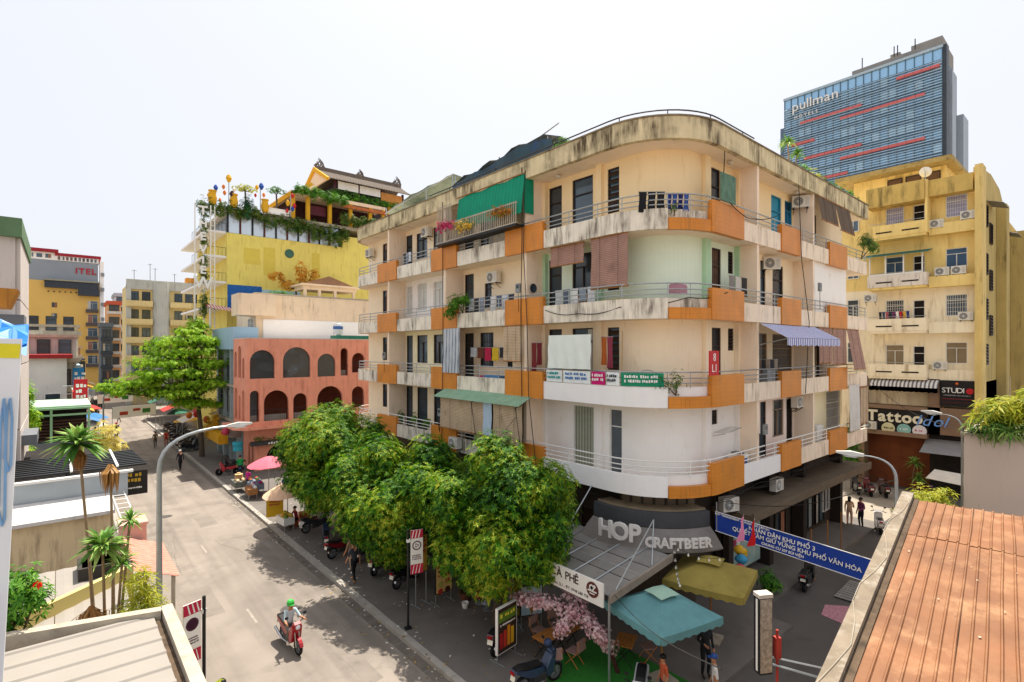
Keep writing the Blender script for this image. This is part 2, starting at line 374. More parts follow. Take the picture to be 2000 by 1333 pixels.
random.seed(19); PATCH = M('asphalt_repair', '80776e', .93, .15, 1.2, '5d5752', .4)
for x, y, sx, sy in ((7.4,16.2,.5,1.1),(4.4,24.5,.9,1.6),(7.9,28.6,.45,2.6),(6.6,36,.8,1.2),(3.9,33,.6,2.0),(6.0,48,1.1,1.5)):
    b = MB(); b.prism([(sx*random.uniform(.9,1.05)*cx_,sy*random.uniform(.9,1.05)*cy_) for cx_, cy_ in ((-.6,-1),(.6,-.95),(.58,.1),(.62,1),(-.6,.97),(-.57,-.2))], .0015, .004); struct(b.build('road_patch', PATCH, None, (x,y,0)))
for x, y in ((6.9,21.6),(4.9,38.5)):
    b = MB(); b.lathe([(.0,.006),(.33,.006),(.36,.002)], (0,0,0), 20); struct(b.build('manhole_cover', M('cast_iron_cover','4f4a46',.7,.3,9), None, (x,y,0)))
CRK = M('asphalt_crack', '4d4640', .95)
for x, y, dx, dy in ((8.3,24,-1.8,8),(4.2,28,.6,7),(10.2,14.4,2.8,1.6),(9.6,15.6,2.6,.4)):
    b = MB(); z = .003 if x < 9 else .1235; p0 = (x,y)
    for i in range(14):
        p1 = (p0[0]+dx/14+random.uniform(-.12,.12), p0[1]+dy/14+random.uniform(-.12,.12)); w = random.uniform(.003,.009); b.add([(p0[0]-w,p0[1]-w*.3,z),(p0[0]+w,p0[1]+w*.3,z),(p1[0]+w,p1[1]+w*.3,z),(p1[0]-w,p1[1]-w*.3,z)],[(0,1,2,3)]); p0 = p1
    struct(b.build('crack', CRK))
# ================================================================ corner apartment block
CXA, CYA, RA = 19.05, 13.07, 3.0            # centre and radius of the rounded street corner
X0, Y0 = 16.05, 10.07                       # balcony faces: X0 on the main street, Y0 on the alley
XI, YI = 17.35, 11.07                       # flat walls behind the balconies
def pp(kind, val, off=0.):                  # plan point on the balcony line, moved inwards by off
    if kind == 'L': return (X0+off, val)
    if kind == 'R': return (val, Y0+off)
    if kind == 'A': a = rad(val); return (CXA-(RA-off)*math.cos(a), CYA-(RA-off)*math.sin(a))
    if kind == 'E': a = rad(val); return (18.05-(2-off)*math.cos(a), 35.1+(2-off)*math.sin(a))
def run(secs, off):
    out = []
    for k, a, e in secs:
        n = 1 if k in 'LR' else max(2, int(abs(e-a)/7.5))
        for i in range(n+1):
            p = pp(k, a+(e-a)*i/n, off)
            if not out or (Vector(p)-Vector(out[-1])).length > .01: out.append(p)
    return out
ALL = [('R',36.6,19.05),('A',90,0),('L',13.07,35.1),('E',0,90)]
apt = thing('apartment_building', 'weathered cream corner apartment block with rounded corner and orange tiled balcony panels', 'building', (26,23,0))
W = lambda mb, name, mat, par=None, **k: mb.build(name, mat, par or apt, w=True, **k)
STW = M('stained_parapet_plaster', 'efe6d4', .9, .06, 2, '54493b', .80, True, sscale=1.1, bump=.15)
STR = M('stained_parapet_peach', 'f2dfc8', .9, .06, 2, '7d6a52', .62, True, sscale=1.0, bump=.15)
CLW = M('fresh_white_plaster', 'f4f1ee', .85, .03)
ORG = tilemat('orange_mosaic_tile', 'd68730', 'a8621c', .055, None)
ROOFC = M('mouldy_roof_fascia', 'e0cfa6', .92, .10, 2, '4a3d2b', .98, True, sscale=1.0, bump=.2)
SOF = M('cream_soffit', 'f2e2cc', .9, .05, 1, '9c8566', .3, sscale=.5)
FINM = M('cream_fin_wall', 'f5dfc6', .9, .05, 1, 'a98a68', .35, True)
ZB = [4.85, 8.15, 11.45, 14.75]
# slabs, fascia and roof
def region(off, inner): return run(ALL, off)+[(inner[0],34.5),(inner[0],inner[1])] if False else None
for z in ZB:
    b = MB(); o = run(ALL, .04); i = run([('R',36.6,19.05),('A',90,0),('L',13.07,35.1),('E',0,90)], 1.75)
    b.strip(o, i, z, z+.16); W(b, 'balcony_slab', SOF)
b = MB(); b.strip(run(ALL, -.06), run(ALL, .16), 18.05, 18.86); W(b, 'roof_fascia', ROOFC)
b = MB(); b.prism(run(ALL, .16)+[(18.3,37.1),(36.6,37.1)], 18.08, 18.22); W(b, 'roof_slab', SOF)
b = MB(); b.strip(run(ALL, -.10), run(ALL, .2), 18.863, 18.92); W(b, 'roof_coping', M('mouldy_coping', '8d7f68', .95, .2, 3, '3f372b', .7))
# core behind the flats' front walls
CORE = M('inner_core_plaster', 'd9c8ad', .9)
b = MB(); b.prism([(17.6,13.2),(19.3,11.35),(35.5,11.35),(35.5,36.6),(17.6,36.6)], 4.9, 18.06); W(b, 'inner_core', CORE)
# front walls, cell by cell -----------------------------------------------------
FL = Fr((XI,0,0),(0,1,0),(-1,0,0)); FRt = Fr((0,YI,0),(1,0,0),(0,-1,0))
APR = M('apricot_wall', 'f8e5c6', .88, .04, 1, 'c9a672', .25, True); APD = M('deep_apricot_wall', 'f9dfb0', .88, .04, 1, 'cfa868', .25, True)
MINT = M('mint_green_wall', 'e2efd9', .88, .04, 1, 'b3bd9c', .3, True); MINP = M('mint_pilaster', 'b5d8b4', .88, .05)
WHI = M('whitewashed_wall', 'f4efe9', .88, .03, 1, 'd2c6b4', .25); YEL = M('pale_yellow_wall', 'f4ecc8', .88, .03, 1, 'd4c48c', .3)
PNK = M('pale_pink_wall', 'f2e0d4', .88, .04, 1, 'cdb09a', .3); CRM = M('cream_wall', 'f5e6cd', .88, .04, 1, 'c5ab86', .3)
LW = {2: [(14.9,16.1,'case'),(16.75,17.55,'door'),(13.5,14.1,'louver')], }
cellsL = {  # bay: (y0, y1)
    'C': (13.07,17.78), 1: (17.96,24.41), 2: (24.59,31.01), 3: (31.19,36.6)}
cellsR = {'C': (19.05,22.31), 1: (22.49,28.41), 2: (28.59,35.5)}
colL = {(0,'C'):WHI,(0,1):CRM,(0,2):APR,(0,3):APR,(1,'C'):APR,(1,1):APR,(1,2):YEL,(1,3):APR,(2,'C'):MINT,(2,1):APR,(2,2):WHI,(2,3):APR,(3,'C'):APD,(3,1):APR,(3,2):APR,(3,3):APR}
colR = {(0,'C'):WHI,(0,1):PNK,(0,2):YEL,(1,'C'):APR,(1,1):CRM,(1,2):CRM,(2,'C'):MINT,(2,1):APR,(2,2):WHI,(3,'C'):APD,(3,1):APD,(3,2):APR}
BLUED = M('turquoise_door_paint', '2f8fae', .5, .1); GREY = M('grey_door_glass', '596066', .3, .15)
CURT = M('grey_green_curtain', 'a5a894', .9, .15, 4, wave=((0,1,0),6,'7d8070',.55))
WINS_L = {  # floor, bay -> list of (u0,u1,dz0,dz1,style,frame,pane) ; dz above balcony slab underside
 (0,'C'): [(14.85,16.06,.35,3.0,'plain',WFRAME,CURT),(13.35,14.02,.3,3.0,'door',WFRAME,GREY)],
 (1,'C'): [(16.75,17.58,.3,3.08,'door',FRAME,GLASS),(14.9,16.1,.9,3.08,'case',FRAME,GLASSB),(13.5,14.1,1.3,3.06,'louver',FRAME,GLASS)],
 (2,'C'): [(16.75,17.58,.3,3.0,'door',FRAME,GLASS),(14.9,16.1,.9,3.06,'case',FRAME,GLASS),(13.5,14.1,1.3,3.0,'louver',FRAME,GLASS)],
 (3,'C'): [(16.75,17.58,.3,3.06,'door',FRAME,GLASS),(14.9,16.1,.45,3.08,'door',FRAME,GLASSB),(13.5,14.1,1.2,3.06,'louver',FRAME,GLASS)],
 (0,1): [(23.5,24.3,.3,3.0,'door',FRAME,GLASS),(21.7,22.9,1,3.0,'case',FRAME,GLASS),(20,21,1,3.0,'case',FRAME,GLASS)],
 (1,1): [(23.5,24.35,.3,3.05,'grille',FRAME,GLASS),(21.75,22.9,1.2,3.05,'grille',FRAME,GLASS),(20.2,20.6,1.2,3.05,'case',FRAME,GLASS)],
 (2,1): [(23.5,24.35,.3,3.05,'grille',FRAME,GLASS),(21.9,22.5,1.2,2.4,'grille',FRAME,GLASS)],
 (3,1): [(23.5,24.35,.3,3.05,'door',FRAME,GLASS),(21.75,22.9,1,3.05,'case',FRAME,GLASS)],
 (0,2): [(30.15,31,.3,3.05,'door',FRAME,GLASS),(28.34,29.58,.3,3.05,'grille',FRAME,GLASS),(26.7,27.6,.3,3.05,'door',FRAME,GLASS)],
 (1,2): [(30.15,30.95,.3,3.05,'door',FRAME,GLASS),(28.34,29.6,1.3,3.05,'case',FRAME,GLASS),(26.63,27.63,1.3,3.05,'case',FRAME,GLASS)],
 (2,2): [(30.2,31,1.1,3.0,'case',WFRAME,M('pale_curtained_glass','c9cbc6',.25,.1)),(28.42,29.57,1.3,3.05,'case',WFRAME,MATS['pale_curtained_glass']),(26.62,27.65,1.3,3.0,'case',WFRAME,MATS['pale_curtained_glass'])],
 (3,2): [(30.2,31.0,.3,3.03,'grille',FRAME,GLASS),(28.36,29.67,1.3,2.95,'case',FRAME,GLASS),(26.7,27.65,1.3,3.0,'case',FRAME,GLASSB)],
}
for f in range(4):
    WINS_L[(f,3)] = [(33.7,34.35,1.4,3.0,'case',FRAME,GLASSB),(32.2,32.9,.3,2.95,'door',FRAME,GLASS)]
WINS_R = {
 (0,'C'): [(20.3,20.75,2.35,2.95,'grille',FRAME,GLASS)],
 (1,'C'): [(20.3,21.05,.3,3.05,'grille',FRAME,GLASS),(21.65,22.15,2.1,3.05,'louver',FRAME,GLASS)],
 (2,'C'): [(20.3,21.05,.3,3.05,'grille',FRAME,M('brown_door_leaf','7a5a44',.6)),(21.65,22.1,2.1,3.05,'louver',FRAME,GLASS)],
 (3,'C'): [(20.25,21.0,.3,3.05,'door',FRAME,GLASS),(21.65,22.15,2.3,3.05,'louver',FRAME,GLASS)],
 (0,1): [(24.7,25.3,.4,3.0,'grille',FRAME,GLASS),(26.0,27.25,1.2,3.0,'case',M('varnished_window_frame','8a7560',.5),GLASS),(27.6,28.35,.3,2.95,'plain',FRAME,DARK)],
 (1,1): [(23.2,25.4,.3,2.9,'grille',M('tan_grille_paint','8b7252',.6),GLASS),(26.0,28.3,.3,2.9,'grille',MATS['tan_grille_paint'],GLASS)],
 (2,1): [(24.7,25.25,.3,3.0,'door',FRAME,GLASS),(26.0,27.2,.3,2.95,'door',FRAME,GLASS)],
 (3,1): [(25.85,27.0,.3,3.0,'door',M('turquoise_frame','2b86a5',.5),BLUED),(27.4,28.3,1.2,3.0,'case',MATS['turquoise_frame'],M('blue_patterned_glass','1f5f8c',.3,.4,9))],
 (0,2): [(33.0,35.2,.5,3.05,'grille',WFRAME,GLASS),(29.5,31.0,.3,2.9,'door',FRAME,YEL)],
 (1,2): [(30,32,.4,2.9,'case',FRAME,GLASS)], (3,2): [(30,31.5,.4,2.9,'case',FRAME,GLASS)],
}
PLAIN_DOWN = [('transom_rail', .7)]
for f in range(4):
    zb = ZB[f]; zt = ZB[f+1] if f < 3 else 18.08
    for k, (u0, u1) in cellsL.items():
        if (f, k) == (2, 2):                      # this flat has walled its balcony in half way
            pass
        ws = WINS_L.get((f,k), [])
        b = MB(); FL.slab(b, rect(u0,u1,zb+.16,zt), [rect(w[0],w[1],max(zb+w[2],zb+.2),zb+w[3]) for w in ws], -.22, 0)
        o = W(b, 'flat_front_wall', colL[(f,k)])
        for w_ in ws: window(FL, w_[0], w_[1], max(zb+w_[2],zb+.2), zb+w_[3], apt, w_[4], w_[5], w_[6], -.08, 'door' if w_[2] < .5 else 'window')
    for k, (u0, u1) in cellsR.items():
        if (f, k) == (2, 2): continue
        ws = WINS_R.get((f,k), [])
        b = MB(); FRt.slab(b, rect(u0,u1,zb+.16,zt), [rect(w[0],w[1],max(zb+w[2],zb+.2),zb+w[3]) for w in ws], -.22, 0)
        W(b, 'flat_front_wall', colR[(f,k)])
        for w_ in ws: window(FRt, w_[0], w_[1], max(zb+w_[2],zb+.2), zb+w_[3], apt, w_[4], w_[5], w_[6], -.08, 'door' if w_[2] < .5 else 'window')
    # curved corner wall between the two fronts
    n = 16; po = [(CXA-1.7*math.cos(rad(90*i/n)), CYA-2.0*math.sin(rad(90*i/n))) for i in range(n+1)]
    pi_ = [(CXA-1.45*math.cos(rad(90*i/n)), CYA-1.75*math.sin(rad(90*i/n))) for i in range(n+1)]
    b = MB(); b.strip(po, pi_, zb+.16, zt); W(b, 'curved_corner_wall', colL[(f,'C')], smooth=False)
    # pilasters
    pm = {0:WHI,1:APR,2:MINP,3:APD}[f]
    for y in (17.55,): 
        b = MB(); b.box(XI-.22,17.62,zb+.16,XI-.003,17.78,zt); W(b, 'pilaster', pm)
    b = MB(); b.box(XI-.16,14.32,zb+.16,XI-.003,14.62,zt); W(b, 'pilaster', pm)
    b = MB(); b.box(19.55,YI-.16,zb+.16,19.95,YI-.003,zt); W(b, 'pilaster', pm)
    b = MB(); b.box(22.2,YI-.2,zb+.16,22.31,YI-.003,zt); W(b, 'pilaster', pm)
# party fins
for y in (17.87,24.5,31.1):
    for f in range(4):
        z0 = ZB[f]+.16; z1 = (ZB[f+1] if f < 3 else 18.08); b = MB(); b.box(X0+.06,y-.09,z0,XI+.05,y+.09,z1); W(b, 'fin_wall', FINM)
for x in (22.4,28.5):
    for f in range(4):
        z0 = ZB[f]+.16; z1 = (ZB[f+1] if f < 3 else 18.08); b = MB(); b.box(x-.09,Y0+.06,z0,x+.09,YI+.05,z1); W(b, 'fin_wall', FINM)
# white walled-in flat at the alley end, flush with the balcony
b = MB(); F2 = Fr((0,Y0+.2,0),(1,0,0),(0,-1,0)); F2.box(b, 28.6, 33.6, 11.61, 14.75, -.6, 0); W(b, 'walled_in_balcony', WHI)
# parapets, orange panels, planters
def para(f, secs, mat, h=.75, name='parapet'):
    b = MB(); b.strip(run(secs,0), run(secs,.14), ZB[f]-.01, ZB[f]+h); return W(b, name, mat)
def orange(f, secs, h=1.17, z=0, off=-.06, name='orange_tile_panel'):
    b = MB(); b.strip(run(secs,off), run(secs,.16), ZB[f]-.03+z, ZB[f]+h); return W(b, name, ORG)
whites = [[('E',90,0),('L',35.1,32.46)],[('L',29.86,25.75)],[('L',23.24,19.19)],[('L',16.6,13.07),('A',0,45)],
          [('R',20.93,24.49)],[('R',26.66,30.35)],[('R',32.99,36.6)]]
oranges = [[('L',32.45,29.87)],[('L',25.74,23.25)],[('L',19.18,16.61)],[('A',79.5,90),('R',19.05,20.92)],[('R',24.5,26.65)],[('R',30.36,32.98)]]
for f in range(4):
    for i, s in enumerate(whites):
        m = STW if i < 4 else STR
        if i == 3 and f < 2: m = CLW
        if f == 0 and i == 4: m = CLW
        para(f, s, m)
    for s in oranges: orange(f, s)
    b = MB(); b.strip(run([('A',45,79.5)],.18), run([('A',45,79.5)],.30), ZB[f]-.01, ZB[f]+.75); W(b, 'planter_back', STW if f > 1 else CLW)
    orange(f, [('A',45.2,79.3)], .40, 0, -.03, 'planter_front')
    # rails
    RM = METAL if f else WFRAME
    for z in (.9, 1.08):
        for s in whites+[[('A',45,79.5)]]:
            b = MB(); b.tube([(*p, ZB[f]+z) for p in run(s,.07)], .022, 6); W(b, 'rail', RM)
    for s in ([('E',90,0),('L',35.1,13.07),('A',0,90),('R',19.05,36.6)],):
        b = MB(); b.tube([(*p, ZB[f]+1.30) for p in run(s,.07)], .028, 6); W(b, 'top_rail', RM)
    for k, a, e in (('L',13.6,34.5),('R',20.93,36.6)):
        q = a
        while q <= e:
            if not any(s[0][0] == k and min(s[0][1],s[0][2])-.1 < q < max(s[0][1],s[0][2])+.1 for s in oranges):
                p = pp(k,q,.07); b = MB(); b.tube([(*p,ZB[f]+.72),(*p,ZB[f]+1.30)], .02, 6); W(b, 'rail_post', RM)
            q += 1.55
    for a in (12,45,62,80):
        p = pp('A',a,.07); b = MB(); b.tube([(*p,ZB[f]+.72),(*p,ZB[f]+1.30)], .02, 6); W(b, 'rail_post', RM)
    for q in (30,60,88):
        p = pp('E',q,.07); b = MB(); b.tube([(*p,ZB[f]+.72),(*p,ZB[f]+1.30)], .02, 6); W(b, 'rail_post', RM)
# small ceiling lamps on the top floor soffit
for x, y in ((16.8,16.4),(20.9,10.6),(27.4,10.5)):
    b = MB(); b.lathe([(.02,0),(.12,-.02),(.14,-.07),(.08,-.13),(.02,-.14)], (x,y,18.05), 10); W(b, 'ceiling_lamp', M('lamp_glass','cfc8b6',.4), smooth=True)
# thin pipe rail on the roof edge
b = MB(); b.tube([(*p,19.12) for p in run([('L',26,13.07),('A',0,90),('R',19.05,22)],.05)], .028, 6); W(b, 'roof_rail', BLACKM)
for k, v in (('L',24),('L',20),('L',16),('A',10),('A',45),('A',80),('R',21)):
    p = pp(k,v,.05); b = MB(); b.tube([(*p,18.9),(*p,19.12)], .02, 5); W(b, 'roof_rail_post', BLACKM)
# ground floor and mezzanine
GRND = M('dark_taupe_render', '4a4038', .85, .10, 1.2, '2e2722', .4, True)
MEZ = M('mezzanine_panel', '6e6152', .85, .15, 1.5)
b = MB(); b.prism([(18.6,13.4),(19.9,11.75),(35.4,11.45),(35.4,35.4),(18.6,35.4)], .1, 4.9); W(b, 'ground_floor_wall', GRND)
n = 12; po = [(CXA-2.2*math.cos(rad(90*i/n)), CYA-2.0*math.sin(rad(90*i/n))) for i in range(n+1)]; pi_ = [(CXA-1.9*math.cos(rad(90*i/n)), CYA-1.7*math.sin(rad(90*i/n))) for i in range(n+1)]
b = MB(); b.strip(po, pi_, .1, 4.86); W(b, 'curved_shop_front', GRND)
for i in range(7):
    a0 = 4+i*12; po = [(CXA-2.26*math.cos(rad(a)), CYA-2.06*math.sin(rad(a))) for a in (a0,a0+4.5,a0+9)]; pi_ = [(CXA-2.19*math.cos(rad(a)), CYA-1.99*math.sin(rad(a))) for a in (a0,a0+4.5,a0+9)]
    b = MB(); b.strip(po, pi_, 4.05, 4.78); W(b, 'mezzanine_panel', MEZ)
FG = Fr((0,11.45,0),(1,0,0),(0,-1,0))
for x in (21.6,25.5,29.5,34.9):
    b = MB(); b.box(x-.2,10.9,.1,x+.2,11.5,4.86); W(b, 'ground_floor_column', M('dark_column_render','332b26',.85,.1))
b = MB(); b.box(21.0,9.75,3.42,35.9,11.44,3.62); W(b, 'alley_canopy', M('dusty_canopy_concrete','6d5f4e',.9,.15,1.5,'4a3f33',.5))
b = MB(); b.box(21.0,9.66,3.36,35.9,9.745,3.74); W(b, 'canopy_lip', MATS['dusty_canopy_concrete'])
for u in (23.0,27.0,30.6,32.3):
    window(FG, u, u+1.3, .4, 2.7, apt, 'case', M('ground_door_frame','2c251f',.6), GLASS, .05, 'door')
window(FG, 33.4, 34.4, .9, 2.9, apt, 'case', WFRAME, GLASSB, .05)
for u in (22.5,27.4):
    window(FG, u, u+.6, 3.95, 4.5, apt, 'case', FRAME, GLASS, .05)
FS = Fr((18.6,0,0),(0,1,0),(-1,0,0))
for i in range(6):
    window(FS, 14+i*3.4, 16.6+i*3.4, .3, 2.9, apt, 'case', FRAME, M('shop_interior_glass','3a2a22',.2,.4,1.2), .05, 'shop_front')
# ================================================================ foliage helpers
def rdir():
    while True:
        v = Vector((random.uniform(-1,1),random.uniform(-1,1),random.uniform(-1,1)))
        if .05 < v.length < 1: return v.normalized()
def leaf(mb, p, d, up, ln, wd, fold=.12):
    d = d.normalized(); s = d.cross(up)
    if s.length < 1e-3: s = d.cross(Vector((1,.2,.1)))
    s.normalize(); n = s.cross(d)
    a = p; m = p+d*ln*.45-n*ln*.06; t = p+d*ln-Vector((0,0,ln*.18))
    mb.add([a, m+s*wd*.5+n*fold*wd, t, m-s*wd*.5+n*fold*wd], [(0,1,2),(0,2,3)])
def whorls(mb, lobes, n, ln, k=6, lo=.72, hi=1.04, droop=.35, wd=.34, zmin=None):
    """leaf rosettes at twig tips spread over the lobes (centre, radii) of a crown"""
    wts = [(r[0]*r[1]*r[2])**.66 for c, r in lobes]
    for i in range(n):
        c, r = random.choices(lobes, wts)[0]; q = rdir(); rr = random.uniform(lo, hi)
        if random.random() < .2: rr = random.uniform(.35, lo)
        p = Vector((c[0]+q.x*r[0]*rr, c[1]+q.y*r[1]*rr, c[2]+q.z*r[2]*rr))
        if zmin is not None and p.z < zmin: continue
        ax = (q+Vector((0,0,.6))+rdir()*.35).normalized(); s = ax.cross(Vector((.3,.2,1))).normalized(); t = ax.cross(s)
        a0 = random.random()*6; L_ = ln*random.uniform(.75,1.2)
        for j in range(k):
            a = a0+2*PI*j/k; d = (s*math.cos(a)+t*math.sin(a))*.95+ax*.25-Vector((0,0,droop*random.random()))
            leaf(mb, p, d, ax, L_*random.uniform(.8,1.1), L_*wd)
def bush(name, label, cat, lobes, n, ln, mat, base=None, pot=None, k=5, wd=.34, group=None, stem=True, droop=.35):
    c0 = lobes[0][0]; base = base or (c0[0], c0[1], c0[2]-lobes[0][1][2])
    t = thing(name, label, cat, base, 0, group)
    b = MB(); whorls(b, lobes, n, ln, k, .3, 1.05, droop, wd); b.build('foliage', mat, t, w=True)
    if stem:
        b = MB()
        for c, r in lobes: b.tube([base, ((base[0]+c[0])/2+.03,(base[1]+c[1])/2,(base[2]*.4+c[2]*.6)), c], [.03,.022,.012], 5)
        b.build('stem', M('twig_bark','5b4a37',.9,.2,5), t, w=True)
    if pot:
        r, h, pm = pot; b = MB(); b.lathe([(r*.7,-h),(r,-.03),(r*1.1,-.03),(r*1.1,.02),(r*.9,.02),(r*.85,-.04),(0,-.04)], base, 14); b.build('pot', pm, t, w=True)
    return t
LF_TREE = leafmat('street_tree_leaf', ['163a0b','2a5e0e','4f8513','8ea61c','c4c440'], .45, .7)
LF_FLAT = leafmat('bright_green_leaf', ['4f8716','7cae1c','a6c92c','c6dc50'], .45)
LF_VINE = leafmat('vine_leaf', ['23491a','3f6a22','6b7f30','7d6a34'], .3)
LF_GRN = leafmat('shrub_leaf', ['2c5a18','4c8420','76a52a'], .35)
LF_YEL = leafmat('yellow_green_leaf', ['7d8f25','a3ab2c','c2bb3a','8aa02f'], .4)
LF_STRAP = leafmat('strap_leaf', ['3d6a24','64913a','95b055','b9c27a'], .25)
BARK = M('grey_bark', '5d5145', .9, .25, 4, '3a3129', .5, bump=.6, bscale=14)
def tree(label, base, lobes, n, ln, mat, trunk_r=.16, fork=.45, group=None, name='street_tree', k=6, wd=.34, droop=.35, lo=.72):
    t = thing(name, label, 'tree', base, 0, group)
    top = Vector((sum(c[0] for c, r in lobes)/len(lobes), sum(c[1] for c, r in lobes)/len(lobes), max(c[2] for c, r in lobes)))
    B = Vector(base); f = Vector((B.x*.8+top.x*.2, B.y*.8+top.y*.2, B.z+(top.z-B.z)*fork))
    b = MB(); b.tube([B, B.lerp(f,.5)+Vector((.06,-.05,0)), f], [trunk_r*1.25, trunk_r, trunk_r*.85], 9)
    b.build('trunk', BARK, t, w=True)
    b = MB()
    for c, r in lobes:
        c = Vector(c); m_ = f.lerp(c,.5)+Vector((random.uniform(-.2,.2),random.uniform(-.2,.2),-.15))
        b.tube([f, m_, c], [trunk_r*.6, trunk_r*.4, trunk_r*.15], 6)
        for j in range(4):
            q = rdir(); e = c+Vector((q.x*r[0],q.y*r[1],abs(q.z)*r[2]))*.8; b.tube([m_.lerp(c,.6), c.lerp(e,.5)+Vector((0,0,.1)), e], [trunk_r*.22,trunk_r*.14,.01], 4)
    b.build('limbs', BARK, t, w=True)
    b = MB(); whorls(b, lobes, n, ln, k, lo, 1.05, droop, wd)
    if n > 5000 and name == 'street_tree': whorls(b, lobes, n//5, ln*2.6, 5, .1, .7, droop, .5)  # added oversized inner leaves that block light and thicken the crown's shadow
    b.build('crown', mat, t, w=True)
    return t
def lobes_of(c, r, n, seed, f=.5):
    random.seed(seed); out = []
    for i in range(n):
        q = rdir(); e = random.uniform(.58,.76); out.append(((c[0]+q.x*r[0]*e, c[1]+q.y*r[1]*e, c[2]+q.z*r[2]*e+.05), (r[0]*f*random.uniform(.8,1.15), r[1]*f*random.uniform(.8,1.1), r[2]*f*random.uniform(.85,1.15))))
    out.append((c, (r[0]*.6,r[1]*.6,r[2]*.6)))
    return out
# three broad-leaved trees on the pavement in front of the block
tree('leftmost of the three leafy street trees, nearest the peach building', (11.9,28.6,.12), lobes_of((11.5,28.0,4.35),(3.2,5.0,2.95),34,3,.33), 12500, .165, LF_TREE, .17, .5, 'street trees before the apartment block')
tree('middle one of the three leafy street trees beside the kerb', (11.8,20.9,.12), lobes_of((11.3,20.6,4.05),(3.0,3.8,2.75),28,8,.34), 10500, .16, LF_TREE, .16, .5, 'street trees before the apartment block')
tree('rightmost of the three leafy street trees, beside the craft beer canopy', (12.3,15.2,.12), lobes_of((12.0,14.8,4.3),(2.8,3.5,2.8),32,21,.34), 12000, .155, LF_TREE, .17, .5, 'street trees before the apartment block')
random.seed(31)
# ================================================================ things fixed to or hanging on the apartment block
CASE = M('condenser_case', 'd9d4c8', .5, .06, 2, '9a917f', .3); FAN = M('condenser_fan_dark', '2d2d2d', .6)
def make_ac(label):
    t = thing('air_conditioner', label, 'air conditioner', (0,0,0), 0, 'outdoor air conditioner units')   # faces -Y
    b = MB(); b.box(-.4,-.15,0,.4,.15,.56); b.build('case', CASE, t)
    b = MB(); o = b; T = Matrix.Translation((-.12,-.152,.28)) @ Matrix.Rotation(rad(90),4,'X'); b.T = T; b.lathe([(0,0),(.22,0),(.22,.012),(0,.012)], (0,0,0), 18); b.build('fan_opening', FAN, t)
    b = MB(T)
    for r in (.06,.12,.18,.225): b.tube([(r*math.cos(2*PI*i/16),r*math.sin(2*PI*i/16),.02) for i in range(17)], .006, 4)
    for i in range(6): a = PI*i/6; b.tube([(-.22*math.cos(a),-.22*math.sin(a),.022),(.22*math.cos(a),.22*math.sin(a),.022)], .005, 4)
    b.build('fan_guard', WHITEM, t)
    b = MB(); b.box(.2,-.158,.08,.36,-.151,.48); b.build('side_panel', M('condenser_panel','c7c1b4',.5), t)
    for s in (-.3,.3):
        b = MB(); b.box(s-.02,-.13,-.05,s+.02,.25,-.003); b.tube([(s,-.1,-.05),(s,.24,-.28)], .015, 5); b.build('bracket', BLACKM, t)
    return t
acs = [((17.0,27.9,17.2),-90,'condenser hung below the roof over the top floor balcony left of the green netting'),
 ((17.0,35.7,17.0),-90,'condenser at the far left rounded end of the top floor'),
 ((17.0,21.3,13.75),-90,'condenser above the laundry on the third balcony row beside the green bush'),
 ((17.0,31.8,10.85),-90,'condenser high on the pale yellow flat wall at left'),
 ((17.0,18.25,7.0),-90,'condenser beside the cables at the left edge of the white curved flat'),
 ((15.8,23.05,5.1),-90,'round grilled condenser on the lowest balcony just above the tree crown'),
 ((28.1,10.6,17.4),-60,'condenser near the turquoise door on the top floor'),
 ((25.3,10.85,14.05),-40,'condenser above the brown door on the alley side, third balcony row'),
 ((28.05,10.72,7.4),0,'condenser on the pale pink wall of the lowest alley side flat'),
 ((25.1,10.5,3.8),0,'condenser standing on the concrete canopy over the alley'),
 ((20.6,10.5,3.75),-20,'condenser beside the left end of the blue street banner')]
AC0 = make_ac(acs[0][2]); AC0.location = acs[0][0]; AC0.rotation_euler.z = rad(acs[0][1])
for l, a, t in acs[1:]: again(AC0, l, rad(a), t)
def cloth(fr, u0, u1, z0, z1, w, folds=5, amp=.05, th=.012, nz=8, flare=0., sag=0.):
    n = max(8, folds*4); rows = []
    for i in range(nz+1):
        z = z1-(z1-z0)*i/nz; row = []
        for j in range(n+1):
            q = j/n; a = amp*(.3+.7*i/nz)*math.sin(q*folds*2*PI+i*.25); row.append(fr.p(u0+(u1-u0)*q+.02*math.sin(i*1.3+j), z-(sag*math.sin(PI*q) if i == nz else 0), w+a+flare*i/nz))
        rows.append(row)
    b = MB(); b.sheet(rows, th, fr.N); return b
FB = Fr((15.9,0,0),(0,1,0),(-1,0,0)); FA = Fr((0,9.95,0),(1,0,0),(0,-1,0))
BAMB = M('bamboo_blind', 'c9b294', .85, .18, 3, '8a6f52', .4, wave=((0,0,1),14,'a98e70',.62)); BAMR = M('reddish_blind', 'a98577', .85, .18, 3, '7c5f52', .4, wave=((0,0,1),14,'8f6d60',.62))
BAMD = M('dark_brown_blind', '6d5a4a', .85, .2, 3, '463a30', .4, wave=((0,0,1),12,'54463a',.6))
